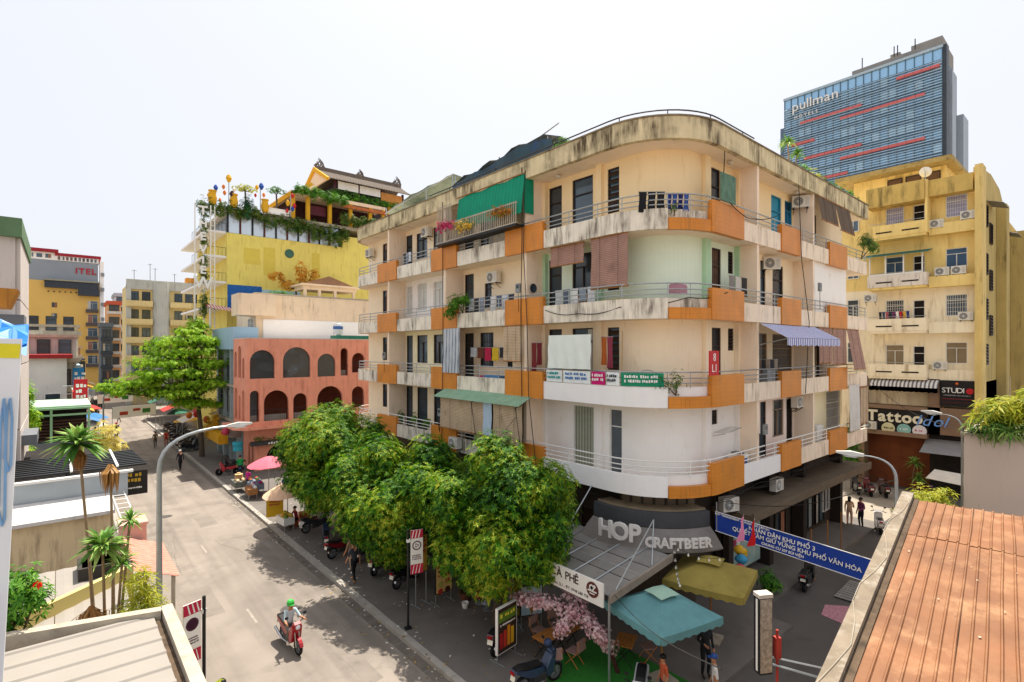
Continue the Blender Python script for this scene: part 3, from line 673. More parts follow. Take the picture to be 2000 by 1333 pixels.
def blind(fr, u0, u1, z0, z1, w, mat, label, flare=0.):
    t = thing('roll_up_blind', label, 'blind', fr.p((u0+u1)/2, z0, w), 0, 'roll-up blinds on the balconies')
    cloth(fr, u0, u1, z0, z1, w, 2, .02, .012, 6, flare).build('slat_curtain', mat, t, w=True)
    b = MB(); b.tube([fr.p(u0-.03,z0,w+flare),fr.p(u1+.03,z0,w+flare)], .03, 6); b.build('bottom_batten', WOOD, t, w=True)
    b = MB(); b.tube([fr.p(u0-.03,z1,w),fr.p(u1+.03,z1,w)], .03, 6); b.build('head_batten', WOOD, t, w=True)
    for q in (.25,.75):
        b = MB(); u = u0+(u1-u0)*q; b.tube([fr.p(u,z1,w+.03),fr.p(u,z0-.1,w+.04+flare)], .006, 4); b.build('pull_cord', M('cord','4a4038',.9), t, w=True)
    return t
blind(Fr((16.2,0,0),(0,1,0),(-1,0,0)), 12.0+.2, 14.0, 12.7, 14.72, 0, BAMR, 'large reddish blind before the mint green corner flat')
blind(Fr((16.3,0,0),(0,1,0),(-1,0,0)), 14.5, 16.4, 13.9, 14.72, 0, BAMR, 'short reddish blind rolled half up over the mint green flat door')
blind(FB, 17.98, 19.15, 9.75, 11.4, 0, BAMB, 'pale bamboo blind hanging right of the striped cloth')
blind(Fr((15.5,0,0),(0,1,0),(-1,0,0)), 20.2, 24.0, 6.15, 7.85, 0, BAMB, 'wide bamboo blind below the little green roof, left half')
blind(Fr((15.5,0,0),(0,1,0),(-1,0,0)), 17.4, 19.45, 5.95, 7.85, 0, BAMB, 'bamboo blind below the little green roof, right of the blue strip')
blind(FA, 28.6, 30.9, 16.75, 17.95, 0, BAMD, 'dark brown blind on the top alley side balcony, left of its pair', .15)
blind(FA, 31.0, 33.1, 16.55, 17.95, 0, BAMD, 'dark brown blind on the top alley side balcony, right of its pair', .25)
blind(FA, 28.7, 30.4, 9.6, 11.4, 0, BAMR, 'brown blind beside the blue striped awning')
blind(FA, 30.6, 32.6, 9.5, 11.4, 0, BAMR, 'middle of three brown blinds right of the striped awning')
blind(FA, 32.7, 34.6, 9.2, 11.4, 0, BAMR, 'slanting brown blind at the right end below the white box wall', .35)
blind(FA, 35.0, 36.3, 6.0, 8.1, 0, BAMB, 'stained blind at the far right end of the lowest balcony')
def laundry(mb, name, mat, label, cat='cloth'): return solo(mb, name, mat, label, cat)
solo(cloth(FB, 22.7, 24.25, 9.05, 11.42, .05, 7, .07), 'hanging_cloth', M('grey_striped_cloth','c9cdd2',.9,.1,3,wave=((0,1,0),8,'7d8b99',.7)), 'grey and white striped sheet hanging from ceiling beside orange panel', 'cloth')
solo(cloth(FB, 13.8, 16.2, 9.5, 10.9, -.05, 4, .04), 'hanging_sheet', M('pale_bed_sheet','e4ebe4',.9,.04), 'large pale sheet hung to dry on the rounded corner balcony', 'cloth')
solo(cloth(Fr((15.45,0,0),(0,1,0),(-1,0,0)), 19.5, 20.15, 6.2, 7.8, 0, 3, .03), 'blue_strip', M('pale_blue_cloth','b9cbdc',.8,.08), 'narrow pale blue cloth between the two bamboo blinds', 'cloth')
solo(cloth(FA, 33.0, 34.7, 5.75, 8.3, .02, 4, .06), 'plastic_sheet', M('cloudy_plastic_sheet','d5d2cc',.4,.1,2), 'cloudy white plastic sheet at the right end of lowest balcony', 'cloth')
# printed cloths tied along the third-floor rail
FC = [('L',16.45,13.07),('A',0,45)]
def rail_cloth(a, e, mat, label, z0=8.92, z1=9.42, txt=None, tm=None):
    def q(s):
        return pp('L', 16.45-s, -.0) if s < 3.38 else pp('A', (s-3.38)/3*57.3, 0)
    n = 10; rows = []
    for z in (z1, (z0+z1)/2, z0): rows.append([Vector((*q(a+(e-a)*j/n), z))+Vector((-.02+.015*math.sin(j*2.1+z*5),0,0)) for j in range(n+1)])
    b = MB(); b.sheet(rows, .01, (-1,0,0)); t = thing('rail_banner', label, 'banner', (*q((a+e)/2), z0), 0, 'printed cloths tied to the corner balcony rail')
    b.build('cloth', mat, t, w=True)
    for s in (a+.03, e-.03):
        b = MB(); p = q(s); b.tube([(p[0]+.02,p[1],z1-.03),(p[0]+.07,p[1],z1+.03)], .008, 4); b.build('tie', WHITEM, t, w=True)
    if txt:
        p = q((a+e)/2); d = Vector(q(e))-Vector(q(a)); rz = math.atan2(d.y, d.x)
        marks('print', (e-a)*.8, .34, 2, tm, t, Vector((p[0],p[1],(z0+z1)/2))+Vector((d.y,-d.x,0)).normalized()*.06-t.location, (0,0,rz), len(txt))
rail_cloth(.05,1.0,M('white_banner_cloth','e9eeec',.8,.05,2),'white cloth with teal print at the left end of the corner rail',txt='SALE',tm=M('teal_print','2f9a9a',.7))
rail_cloth(1.05,2.55,MATS['white_banner_cloth'],'long white cloth with blue print next to the magenta cloth',txt='CAFE & TEA',tm=M('blue_print','3a6fb0',.7))
rail_cloth(2.6,3.3,M('magenta_cloth','c81a72',.8,.08),'magenta printed cloth on the corner balcony rail',txt='OPEN',tm=WHITEM)
rail_cloth(3.35,3.95,MATS['white_banner_cloth'],'white cloth with dark print between magenta and green cloths',txt='2019',tm=M('dark_print','333840',.7))
rail_cloth(4.0,5.6,M('deep_green_cloth','1f8a66',.8,.08),'long deep green cloth with white letters on the corner rail',txt='XANH 12 TRA',tm=WHITEM)
def sign_plate(name, label, fr, u0, u1, z0, z1, w, mat, th=.05, frame=None):
    t = thing(name, label, 'sign', fr.p((u0+u1)/2, z0, w)); b = MB(); fr.box(b, u0, u1, z0, z1, w-th, w); b.build('board', mat, t, w=True)
    if frame:
        b = MB()
        for a in ((u0-.03,u1+.03,z1,z1+.03),(u0-.03,u1+.03,z0-.03,z0),(u0-.03,u0,z0,z1),(u1,u1+.03,z0,z1)): fr.box(b, *a, w-th, w+.02)
        b.build('frame', frame, t, w=True)
    return t
def ftext(t, fr, s, size, u, z, w, mat, **k):
    rz = math.atan2(fr.U.y, fr.U.x); d = 1
    if fr.U.cross(Vector((0,0,1))).dot(fr.N) < 0: rz += PI
    return text('lettering', s, size, mat, t, fr.p(u,z,w)-t.location, (rad(90),0,rz), **k)
def letters(t, fr, s, size, u, z, w, mat, gap=.06, space=.35, **k):
    """a word of separate raised letters centred on u"""
    rz = math.atan2(fr.U.y, fr.U.x)
    if fr.U.cross(Vector((0,0,1))).dot(fr.N) < 0: rz += PI
    R_ = Vector((math.cos(rz),math.sin(rz),0)); obs = []; x = 0
    for ch in s:
        if ch == ' ': x += space*size; continue
        o = text('letter', ch, size, mat, t, (0,0,0), (rad(90),0,rz), align='LEFT', **k); xs = [v.co.x for v in o.data.vertices]; obs.append((o, x-min(xs))); x += max(xs)-min(xs)+gap*size
    x -= gap*size
    for o, q in obs: o.location = fr.p(u,z,w)-t.location+R_*(q-x/2)
RED = M('red_signboard', 'c01d24', .5, .06); WPR = M('white_print', 'f0eee8', .6, .02); BPR = M('black_print', '1d1b1b', .6)
t = sign_plate('red_sign', 'small red sign with white numerals behind the corner rail', FA, 17.75, 18.4, 9.35, 10.25, .2, RED)
ftext(t, FA, '8', .4, 18.07, 10.0, .205, WPR, ext=.004); ftext(t, FA, 'L1', .4, 18.07, 9.6, .205, WPR, ext=.004)
b = MB(); FA.box(b, 18.85, 20.0, 15.95, 17.0, .0, .04); solo(b, 'green_board', M('stained_green_board','5d7d68',.8,.3,3,'2f3f38',.5,sscale=3), 'stained dark green board propped above the orange panel on top floor', 'board')
# small green tiled roof over the lowest balcony
t = thing('lean_to_roof', 'small faded green sheet roof over the bamboo blinds', 'roof', (15.6,21,7.75))
for i in range(8):
    y0 = 17.35+i*.87; b = MB(); b.sheet([[(16.1-.9*k/3, y0+j*.109, 8.2-.42*k/3+.02*math.sin(j*PI/1)+ (.025 if j%2 else 0)) for j in range(9)] for k in range(4)], .012, (0,0,1)); b.build('roof_sheet', M('faded_green_sheet','86a98c',.7,.12,2,'c9c6b8',.45), t, w=True)
for y in (17.5,20.8,24.1):
    b = MB(); b.tube([(16.1,y,8.12),(15.2,y,7.7),(15.5,y,5.9)], .025, 5); b.build('roof_strut', BLACKM, t, w=True)
# blue striped awning on the alley side
STRB = M('blue_striped_canvas', '4a5fb0', .85, .06, 2, wave=((1,0,0),5.2,'e6e3ea',.5))
t = thing('striped_awning', 'blue and white striped awning over the third floor alley balcony', 'awning', (25.4,9.8,10.6))
b = MB(); b.sheet([[(22.45+6.0*j/20,10.05-1.1*k/4,11.4-.62*k/4) for j in range(21)] for k in range(5)], .012, (0,0,1)); b.build('canopy', STRB, t, w=True)
b = MB(); b.sheet([[(22.45+6.0*j/40,8.95,10.78-.30*k-(.04 if (j//2)%2 and k else 0)) for j in range(41)] for k in range(2)], .01, (0,-1,0)); b.build('valance', STRB, t, w=True)
for x in (22.5,28.4):
    b = MB(); b.tube([(x,10.1,10.5),(x,8.97,10.75)], .018, 5); b.build('arm', METAL, t, w=True)
# green netting and flower cage on the top floor
t = thing('shade_netting', 'dark green shade netting hung under the roof edge', 'netting', (15.8,20.3,16.5))
b = MB(); b.sheet([[Vector((15.95-.22*k/4, 17.72+5.2*j/16, 18.25-.0*j-(1.75*k/4)+.05*math.sin(j*1.1+k))) for j in range(17)] for k in range(5)], .01, (-1,0,0)); b.build('net', M('green_shade_net','0f8f6e',.85,.12,2,wave=((0,1,0),4,'0b7058',.9)), t, w=True)
b = MB(); b.sheet([[Vector((15.9+.12*k,17.72,18.25-1.75*j/4)) for j in range(5)] for k in range(6)], .01, (0,-1,0)); b.build('net_side', MATS['green_shade_net'], t, w=True)
b = MB(); b.tube([(15.9,17.7,18.28),(15.9,23.0,18.28)], .03, 6); b.build('net_pole', WOOD, t, w=True)
t = thing('window_cage', 'metal bar cage projecting before the top floor balcony under the netting', 'cage', (15.75,21,15.9))
for i in range(46):
    y = 17.9+i*.144; z1 = 18.0 if y > 22.95 else 17.0; b = MB(); b.box(15.55,y-.018,15.98,15.58,y+.018,z1); b.build('bar', M('weathered_cage_bar','b5aa98',.7,.15,3), t, w=True)
for z in (16.0,16.9):
    b = MB(); b.box(15.53,17.85,z,15.61,24.5,z+.05); b.build('cage_rail', MATS['weathered_cage_bar'], t, w=True)
b = MB(); b.box(15.5,17.85,15.88,16.1,24.5,15.97); b.build('cage_floor', BLACKM, t, w=True)
FLOW = [leafmat('pink_bloom',['c02a5a','d9487a','e88aa6'],.3,3), leafmat('yellow_bloom',['d9a42a','e8c84a','efe0a0'],.3,3), leafmat('orange_bloom',['b5652a','d08a3a','7d8a3a'],.3,3)]
for c, m_, lb in (((15.45,23.6,16.9),FLOW[0],'pink flowers at the left of the top floor cage'),((15.45,22.0,16.6),FLOW[1],'yellow flowers in the middle of the top floor cage'),((15.5,19.1,16.75),FLOW[2],'orange leaved potted plants at the right of the top floor cage')):
    bush('potted_flowers', lb, 'plant', [(c,(.25,.75,.35)),((c[0],c[1]-.6,c[2]-.1),(.2,.5,.25))], 130, .11, m_, (c[0]+.25,c[1],15.98), (.16,.22,M('terracotta','9a5a3a',.85)) if False else None, 5, .5)
bush('balcony_bush', 'green bush hanging over the orange panel beside drying laundry', 'plant', [((15.75,22.9,12.8),(.45,.75,.5)),((15.65,23.3,12.3),(.35,.5,.4)),((15.8,22.3,12.9),(.35,.5,.35))], 300, .15, LF_GRN, (16.2,22.9,12.2), None)
bush('balcony_creeper', 'straggling plant on the rail at the right end of the top floor', 'plant', [((35.4,9.8,16.6),(.9,.35,.5)),((36.4,9.7,16.4),(.8,.3,.5))], 190, .16, LF_VINE, (35.6,10.1,15.6), None)
bush('balcony_weeds', 'thin plant in the planter below the red numeral sign', 'plant', [((17.2,10.75,9.15),(.45,.35,.5)),((16.85,11.1,9.0),(.35,.3,.4))], 70, .12, LF_VINE, (17.2,10.8,8.6), None)
bush('balcony_weeds', 'small weed growing in the top floor planter', 'plant', [((17.1,10.8,15.5),(.35,.25,.25))], 30, .09, LF_VINE, (17.1,10.8,15.2), None)
# clothes on rails
def clothes(fr, u0, u1, zt, w, cols, label, h=.75):
    t = thing('laundry_line', label, 'laundry', fr.p((u0+u1)/2, zt-h, w), 0, 'laundry drying on balconies'); n = len(cols)
    b = MB(); b.tube([fr.p(u0,zt,w),fr.p(u1,zt,w)], .012, 5); b.build('line_pole', METAL, t, w=True)
    for i, c in enumerate(cols):
        a = u0+(u1-u0)*(i+.08)/n; e = u0+(u1-u0)*(i+.92)/n
        o = cloth(fr, a, e, zt-h*random.uniform(.7,1.05), zt, w, 2, .03, .02, 4).build('garment', M('garment_'+c, c, .9, .1, 4), t, w=True)
FW = Fr((16.35,0,0),(0,1,0),(-1,0,0)); FWR = Fr((0,10.4,0),(1,0,0),(0,-1,0))
clothes(FW, 18.9, 22.6, 12.95, 0, ['3c4350','c9ced6','59657a','d8d8d8','2f3744','8f97a6','40404a','c2c8d0'], 'row of grey and white laundry on the balcony with the green bush')
clothes(FW, 13.9, 16.2, 12.85, 0, ['d3d6da','8f9aa8','e0e0de','5d6878','c3c6c8'], 'pale laundry on the mint green corner balcony')
clothes(FW, 28.6, 29.6, 16.3, 0, ['dadfe6','8d97a8','2b2b30'], 'white and dark shirts on the top floor left of the netting')
clothes(FW, 19.3, 23.0, 10.4, -.4, ['b0703a','2f3036','d2b130','b5284a','6a3a2a','c5c9cd'], 'colourful clothes hanging right of the striped cloth', .7)
t_ = Fr((17.3,11.6,0),(.75,-.66,0),(-.66,-.75,0))
clothes(t_, -.9, .1, 16.15, .55, ['1f1f24','202228','2a2a30'], 'black laundry over the top floor corner rail', .75)
clothes(t_, .15, 1.0, 16.1, .5, ['2a3a8a','3d5aa0','26306a','4a6ab0'], 'blue laundry over the top floor corner rail beside the orange panel', .75)
clothes(FWR, 20.4, 22.0, 13.3, 0, ['8a8580','c9c2b8','3a3836'], 'grey cloths drying at the mint green alley side door')
clothes(FWR, 22.9, 25.0, 9.85, 0, ['6a5048','2b2a2e','8d7d70','40404a','a09588'], 'dark clothes under the blue striped awning', .6)
clothes(FW, 16.9, 17.6, 10.6, .1, ['6a1f28','7a2f30'], 'dark red patterned cloths at the left of the pale sheet', 1.3)
clothes(FW, 13.1, 13.7, 10.8, -.1, ['8a3a4a','b0602a'], 'patterned scarf hanging right of the pale sheet', 1.3)
# washing machine and wall rack on the lowest corner balcony
t = thing('washing_machine', 'white washing machine on the lowest balcony by the alley corner', 'appliance', (21.6,10.62,5.02))
b = MB(); b.box(-.32,-.3,0,.32,.3,.92); b.build('cabinet', WHITEM, t)
b = MB(); b.lathe([(.26,0),(.26,.04),(.22,.06),(0,.06)], (0,0,.921), 16); b.build('lid', M('grey_lid','6d6a66',.4), t)
b = MB(); b.box(-.22,-.306,.4,.22,-.301,.75); b.build('label_panel', M('blue_label','3a5a9a',.5), t)
t = thing('drying_rack', 'wall mounted folding drying rack on the white alley side wall', 'rack', (21.0,11.0,6.9))
for i in range(5):
    b = MB(); b.tube([(-.7,-.1*i-.05,0),(.7,-.1*i-.05,.12)], .01, 4); b.build('rack_bar', METAL, t)
for s in (-.7,.7):
    b = MB(); b.tube([(s,.03,-.15),(s,-.5,0 if s < 0 else .12)], .012, 4); b.build('rack_arm', METAL, t)
# household clutter seen above the rails
def clutter(spec, label_prefix):
    pass
for i, (x, y, z, sx, sy, sz, c, lb) in enumerate([
  (16.55,14.9,15.35,.3,.9,.35,'c98a80','pink storage box behind the top floor corner rail'),
  (17.0,15.0,12.1,.4,.5,.7,'b98a3c','yellow wooden crate on the mint green corner balcony'),
  (16.6,13.1,12.25,.5,1.2,.16,'d9b02a','flat yellow basin on the mint green corner balcony rail'),
  (16.5,20.6,8.55,.4,1.3,.6,'5a8fc0','blue bag on the balcony below the colourful clothes'),
  (16.6,21.6,8.6,.4,.7,.5,'c0286a','magenta bag on the balcony below the colourful clothes'),
  (23.8,10.4,8.9,.7,.4,.7,'8d8f94','grey covered bundle under the striped awning'),
  (22.9,10.45,5.9,.3,.3,.9,'25262a','black coat draped on the lowest alley balcony rail'),
  (17.6,10.95,12.6,.7,.35,.3,'b98a98','pink folded mat on the mint flat corner rail'),
  (30.0,10.6,5.6,.9,.5,.9,'d8d6d0','white fridge on the lowest balcony before the yellow wall')]):
    b = MB(); b.cbox((0,0,sz/2),(sx,sy,sz)); b.cbox((0,0,sz+.02),(sx*.9,sy*.9,.05)); b.cbox((sx*.1,0,sz*.5),(sx*.96,sy*.7,sz*1.03))
    solo(b, 'balcony_box', M('clutter_%d' % i, c, .7, .12, 4), lb, 'household item', (x,y,z-sz*.3 if False else z-.2))
# cables running down the fins
CAB = M('black_cable', '2b2826', .8)
for i, (pts, lb) in enumerate([
  ([(15.97,17.95,18.6),(15.94,17.9,15.5),(15.96,18.0,12),(15.93,17.92,9),(15.96,17.85,4.5)], 'black cable bundle running down the fin left of the rounded corner'),
  ([(15.96,17.7,18.4),(15.9,17.75,14.8),(15.93,17.55,11.6),(15.9,17.4,8.2),(15.9,16.9,5.0)], 'second black cable beside the fin left of the rounded corner'),
  ([(19.3,10.0,17.9),(19.2,9.99,17.0),(18.9,9.95,16.3),(21,9.93,15.6),(24,9.96,16.2)], 'looping cable over the top floor orange panel at the corner'),
  ([(15.95,24.5,18.4),(15.95,24.45,12),(15.94,24.55,5)], 'thin cable down the fin left of the flower cage'),
  ([(26.2,9.96,18.0),(26.5,9.95,14.6),(27.4,9.94,11.6),(27.0,9.96,8.2)], 'black cable slanting across the alley side orange panels'),
  ([(15.96,16.4,12.0),(15.95,14.5,11.75),(16.1,12.5,11.9),(17.4,10.4,12.2),(19.5,9.98,12.5)], 'cable sagging across the mint green corner balcony')]):
    P_ = [Vector(p) for p in pts]; q = []
    for a, e in zip(P_, P_[1:]):
        for k in range(6): s = k/6; q.append(a.lerp(e,s)+Vector((0,0,-.12*math.sin(PI*s))) if abs(a.z-e.z) < 2 else a.lerp(e,s))
    b = MB(); b.tube(q+[P_[-1]], .018, 5); solo(b, 'cable', CAB, lb, 'cable')
random.seed(41)
for i in range(7):                                       # loose service wires strung along the fronts below the lowest balconies
    z = 4.62-.05*i; side_ = i%2; n = 40; q = []
    for k in range(n+1):
        s = k/n; p = (X0+.12+.03*i, 36-22.5*s) if side_ else (19.5+16*s, Y0+.14+.03*i); q.append((*p, z-.10*abs(math.sin(s*PI*(5+i%3)))-.03*random.random()))
    b = MB(); b.tube(q, .012, 4); solo(b, 'service_wire', CAB, ['upper','second','third','lowest'][i//2]+' loose black service wire along the '+('street' if side_ else 'alley')+' front under the lowest balconies', 'cable', group='service wires on the block')
for i, (x, y, z, rz) in enumerate(((15.98,24.75,6.6,-90),(15.98,31.35,9.7,-90),(15.98,18.15,12.9,-90),(28.75,9.99,13.2,0),(22.65,9.99,6.7,0))):
    t = thing('meter_box', ['grey meter box beside the bamboo blinds','grey meter box on the fin of the pale yellow flat','grey meter box on the fin left of the mint flat','grey meter box on the alley fin beside the white box wall','grey meter box on the alley fin above the condenser'][i], 'meter box', (x,y,z), rad(rz), 'meter boxes on the fins'); b = MB(); b.box(-.14,-.1,0,.14,.0,.42); b.build('case', M('grey_meter_case','8a8c8a',.6,.1,4), t); b = MB(); b.box(-.09,-.106,.2,.09,-.101,.36); b.build('dial_window', GLASS, t); b = MB(); b.tube([(0,-.05,0),(.02,-.05,-.9)], .014, 4); b.build('conduit', CAB, t)
# roof terrace: tarpaulin shelter, net shelter, tanks, plants
t = thing('tarpaulin_shelter', 'dark blue and green tarpaulin shelter on the roof', 'shelter', (18.5,21,18.25))
random.seed(5)
rows = [[(17.2+2.6*k/5, 17.2+8.2*j/14, 20.45-.30*abs(j-2.5)/6*(1 if j > 2.5 else 2.2)+.12*math.sin(j*1.7+k*1.3)-.1*k/5) for j in range(15)] for k in range(6)]
b = MB(); b.sheet(rows, .015, (0,0,1)); b.build('tarpaulin', M('dark_netted_tarp','28363a',.7,.3,1.5,'3a6ab5',.25,sscale=.7), t, w=True)
b = MB(); b.sheet([[(17.15+.1*math.sin(j), 17.2+8.2*j/14, 20.3-.3*abs(j-2.5)/6*(1 if j > 2.5 else 2.2)-1.0*k/3+.04*math.sin(j*2+k)) for j in range(15)] for k in range(4)], .012, (-1,0,0)); b.build('side_tarp', M('blue_tarp','2c4450',.6,.35,1.2,'2f62b8',.45,sscale=.6), t, w=True)
for y in (17.6,21.2,25.2):
    b = MB(); b.tube([(17.3,y,18.2),(17.3,y,20.3)], .035, 6); b.build('pole', METAL, t, w=True)
b = MB(); b.tube([(17.2,16.8,20.6),(17.3,18.2,20.4)], .03, 6); b.build('ridge_stick', METAL, t, w=True)
t = thing('net_shelter', 'grey green netted lean-to with pipe frame on the roof', 'shelter', (18.5,29.5,18.25))
b = MB(); b.sheet([[(17.3+2.4*k/4, 25.4+8.4*j/12, 20.5-.25*(j/12)-.8*max(0,(j-7)/12)-.1*k+.05*math.sin(j*2+k)) for j in range(13)] for k in range(5)], .012, (0,0,1)); b.build('net', M('grey_green_net','8d9c8c',.8,.2,2,'5d6c5c',.5), t, w=True)
for y in (25.5,28.4,31.2,33.7):
    b = MB(); b.tube([(17.3,y,18.2),(17.3,y,20.45-.25*(y-25.4)/8.4)], .035, 6); b.build('pipe_post', METAL, t, w=True)
b = MB(); b.tube([(17.28,25.4,20.48),(17.28,33.8,19.85)], .03, 6); b.build('pipe_beam', METAL, t, w=True)
for i, y in enumerate((29.3,30.5)):
    b = MB(); b.box(17.6,y,18.22,18.6,y+1.05,19.75)
    for z in (18.6,19.0,19.4): b.box(17.57,y+.02,z,17.6,y+1.03,z+.04)
    solo(b, 'metal_locker', M('blue_grey_locker','8fa0b0',.5,.1), ('right' if i == 0 else 'left')+' one of two blue grey metal lockers on the roof terrace', 'locker')
bush('roof_shrub', 'leafy roof shrub beside the end of the tarpaulin', 'plant', [((17.2,16.5,19.45),(.35,.55,.45)),((17.3,16.0,19.25),(.3,.4,.3))], 170, .14, LF_GRN, (17.3,16.5,18.3), None)
b = MB(); b.lathe([(.02,0),(.24,.05),(.27,.35),(.25,.6),(.15,.66)], (17.2,17.2,18.75), 12); solo(b, 'blue_barrel', M('blue_plastic','2f6fc0',.5), 'blue plastic barrel on the roof edge by the shrub', 'barrel')
for i, (x, r) in enumerate(((28.6,.55),(29.8,.6),(31.2,.55),(32.6,.6),(34.0,.6),(35.2,.5))):
    nm = ['first','second','third','fourth','fifth','sixth'][i]
    bush('roof_plant', nm+' plant from the left in the row along the alley side roof edge', 'plant', [((x,10.7,19.35),(r,.4,.42)),((x+.3,10.6,19.1),(r*.8,.4,.3))], 130, .16, [LF_GRN,LF_YEL,LF_VINE,LF_GRN,LF_VINE,LF_GRN][i], (x,10.7,18.6), (.22,.3,M('green_bucket','3f9a5a',.6)), group='plants along the roof edge')
def strap_palm(name, label, base, heads, cat='palm', group=None, dead=None):
    """slender trunk with rosettes of long strap leaves"""
    t = thing(name, label, cat, base, 0, group); B = Vector(base)
    for hc, hr, nl in heads:
        H_ = Vector(hc); m_ = B.lerp(H_,.5)+Vector((random.uniform(-.06,.06),random.uniform(-.06,.06),0)); b = MB(); b.tube([B,m_,H_], [.06,.035,.03], 7); b.build('trunk', M('pale_ringed_trunk','8a7358',.9,.2,9), t, w=True)
        b = MB()
        for i in range(nl):
            a = random.random()*2*PI; e = random.uniform(-.5,1.25); d = Vector((math.cos(a)*math.cos(e),math.sin(a)*math.cos(e),math.sin(e))); s = d.cross(Vector((0,0,1))).normalized(); ln = hr*random.uniform(.75,1.1); wd = .05*hr/.6
            p0 = H_; p1 = H_+d*ln*.5+s*0; p2 = H_+d*ln-Vector((0,0,ln*.25)); n_ = s.cross(d)*.25
            b.add([p0-s*wd*.4,p0+s*wd*.4,p1+s*wd+n_*wd,p1-n_*wd*.6,p1-s*wd+n_*wd,p2], [(0,1,2,3),(0,3,4),(3,2,5),(4,3,5)])
        b.build('leaf_rosette', LF_STRAP, t, w=True)
    for hc, hr in (dead or []):
        b = MB(); H_ = Vector(hc)
        for i in range(60):
            a = random.random()*2*PI; r = hr*random.uniform(.1,.35); p0 = H_+Vector((math.cos(a)*.04,math.sin(a)*.04,random.uniform(-.05,.1))); p1 = H_+Vector((math.cos(a)*r,math.sin(a)*r,-hr*.15)); p2 = H_+Vector((math.cos(a)*r*.9,math.sin(a)*r*.9,-hr*random.uniform(.6,1.0))); s = Vector((-math.sin(a),math.cos(a),0))*.025
            b.add([p0-s,p0+s,p1+s,p1-s,p2],[(0,1,2,3),(3,2,4)])
        b.build('dead_leaves', leafmat('dead_leaf',['7a4f22','9a6a34','b58a52'],.2) if 'dead_leaf' not in MATS else MATS['dead_leaf'], t, w=True)
    return t
strap_palm('roof_palm', 'small dracaena palm on the alley side roof edge before the glass tower', (27.5,10.8,18.6), [((27.3,10.9,20.55),.55,46),((27.9,10.7,20.0),.5,40)])
# ================================================================ other buildings
def bparts(t): return lambda mb, name, mat, **k: mb.build(name, mat, t, w=True, **k)
FX = lambda x: Fr((x,0,0),(0,1,0),(-1,0,0))           # walls facing the street (-X); u = Y
FY = lambda y: Fr((0,y,0),(1,0,0),(0,-1,0))           # walls facing the camera end (-Y); u = X
# ---- peach building with arched openings
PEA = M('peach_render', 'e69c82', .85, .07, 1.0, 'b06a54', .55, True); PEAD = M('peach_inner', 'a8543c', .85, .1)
t = thing('arched_building', 'peach coloured building with two rows of arched windows', 'building', (17.5,48.5,0)); w_ = bparts(t)
f = FY(46.7); up = [(11.75,13.68,7.87,10.25),(14.35,16.66,7.87,10.5),(17.3,18.92,7.87,9.92),(19.4,20.12,7.9,10.42),(20.5,21.75,8.15,9.98)]
lo = [(11.75,12.48,4.3,6.9),(12.83,14.83,4.3,6.85),(15.2,16.4,4.3,6.5),(17.27,19.6,4.35,7.0),(20.48,21.7,4.9,6.85)]
b = MB(); f.slab(b, rect(11.5,24.5,3.95,11.2), [arch(*a) for a in up+lo], -.3, 0); w_(b, 'arcade_wall', PEA)
g = FX(11.5); sid = [(47.4,48.05,7.9,9.6),(48.45,49.4,7.9,10.6),(49.85,50.7,7.9,10.1),(47.35,48.2,4.3,6.9),(48.6,49.3,4.3,6.4),(49.7,50.6,4.3,7.0)]
b = MB(); g.slab(b, rect(47.0,51.0,3.95,11.2), [arch(*a) for a in sid], -.3, 0); w_(b, 'side_wall', PEA)
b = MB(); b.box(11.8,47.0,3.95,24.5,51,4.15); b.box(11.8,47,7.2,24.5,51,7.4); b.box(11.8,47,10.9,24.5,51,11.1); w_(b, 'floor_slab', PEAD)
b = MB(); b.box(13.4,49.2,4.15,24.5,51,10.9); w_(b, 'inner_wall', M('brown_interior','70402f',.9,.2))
PANE = M('arched_glass_reflection', '2c3438', .06, .5, .35, '6f8fae', .35, sscale=.3, spec=.7)
for a in up[:3]:
    b = MB(); f.slab(b, arch(*a), [], -.22, -.2); p_ = w_(b, 'arched_pane', PANE)
for a in up+lo:
    if a in up[:3]: continue
    b = MB(); n = max(3,int((a[1]-a[0])/.16))
    for i in range(n+1): u = a[0]+(a[1]-a[0])*i/n; b.tube([f.p(u,a[2],-.12),f.p(u,a[2]+.95,-.12)], .012, 4)
    b.tube([f.p(a[0],a[2]+.95,-.12),f.p(a[1],a[2]+.95,-.12)], .02, 5); w_(b, 'balustrade', BLACKM)
for a in (lo[1],lo[3],lo[0],lo[2],up[3]):
    b = MB(); f.box(b, a[0]+.1, a[1]-.1, a[2], a[2]+.5, -.6, -.35); w_(b, 'balcony_planter', M('grey_planter','8d8a85',.8))
b = MB(); b.prism([(10.6,47.4),(11.3,46.3),(24.5,46.3),(24.5,47.0),(11.6,47.0),(11.2,51),(10.6,51)], 3.7, 3.947); w_(b, 'ledge', PEA)
b = MB(); FY(47.3).slab(b, rect(12.3,24.5,.1,3.7), [arch(13.2,15.4,.9,2.2),rect(15.6,18,2.75,3.6)], -.25, 0); w_(b, 'ground_floor_wall', PEA)
b = MB(); FX(12.3).slab(b, rect(47.55,51,.1,3.7), [arch(47.8,48.4,.4,2.3),arch(48.8,49.4,.4,2.3)], -.25, 0); w_(b, 'ground_side_wall', PEA)
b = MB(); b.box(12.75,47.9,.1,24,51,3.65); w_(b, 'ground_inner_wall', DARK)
b = MB(); b.box(11.9,46.75,2.3,24.5,47.28,2.62); w_(b, 'sign_canopy', M('slate_sign_band','3c4144',.6))
b = MB(); random.seed(4)
for i in range(22):
    x = 13.2+i*.2; b.box(x,46.742,2.36,x+.13,46.749,2.36+random.choice((.14,.18,.2)))
w_(b, 'canopy_characters', WPR)
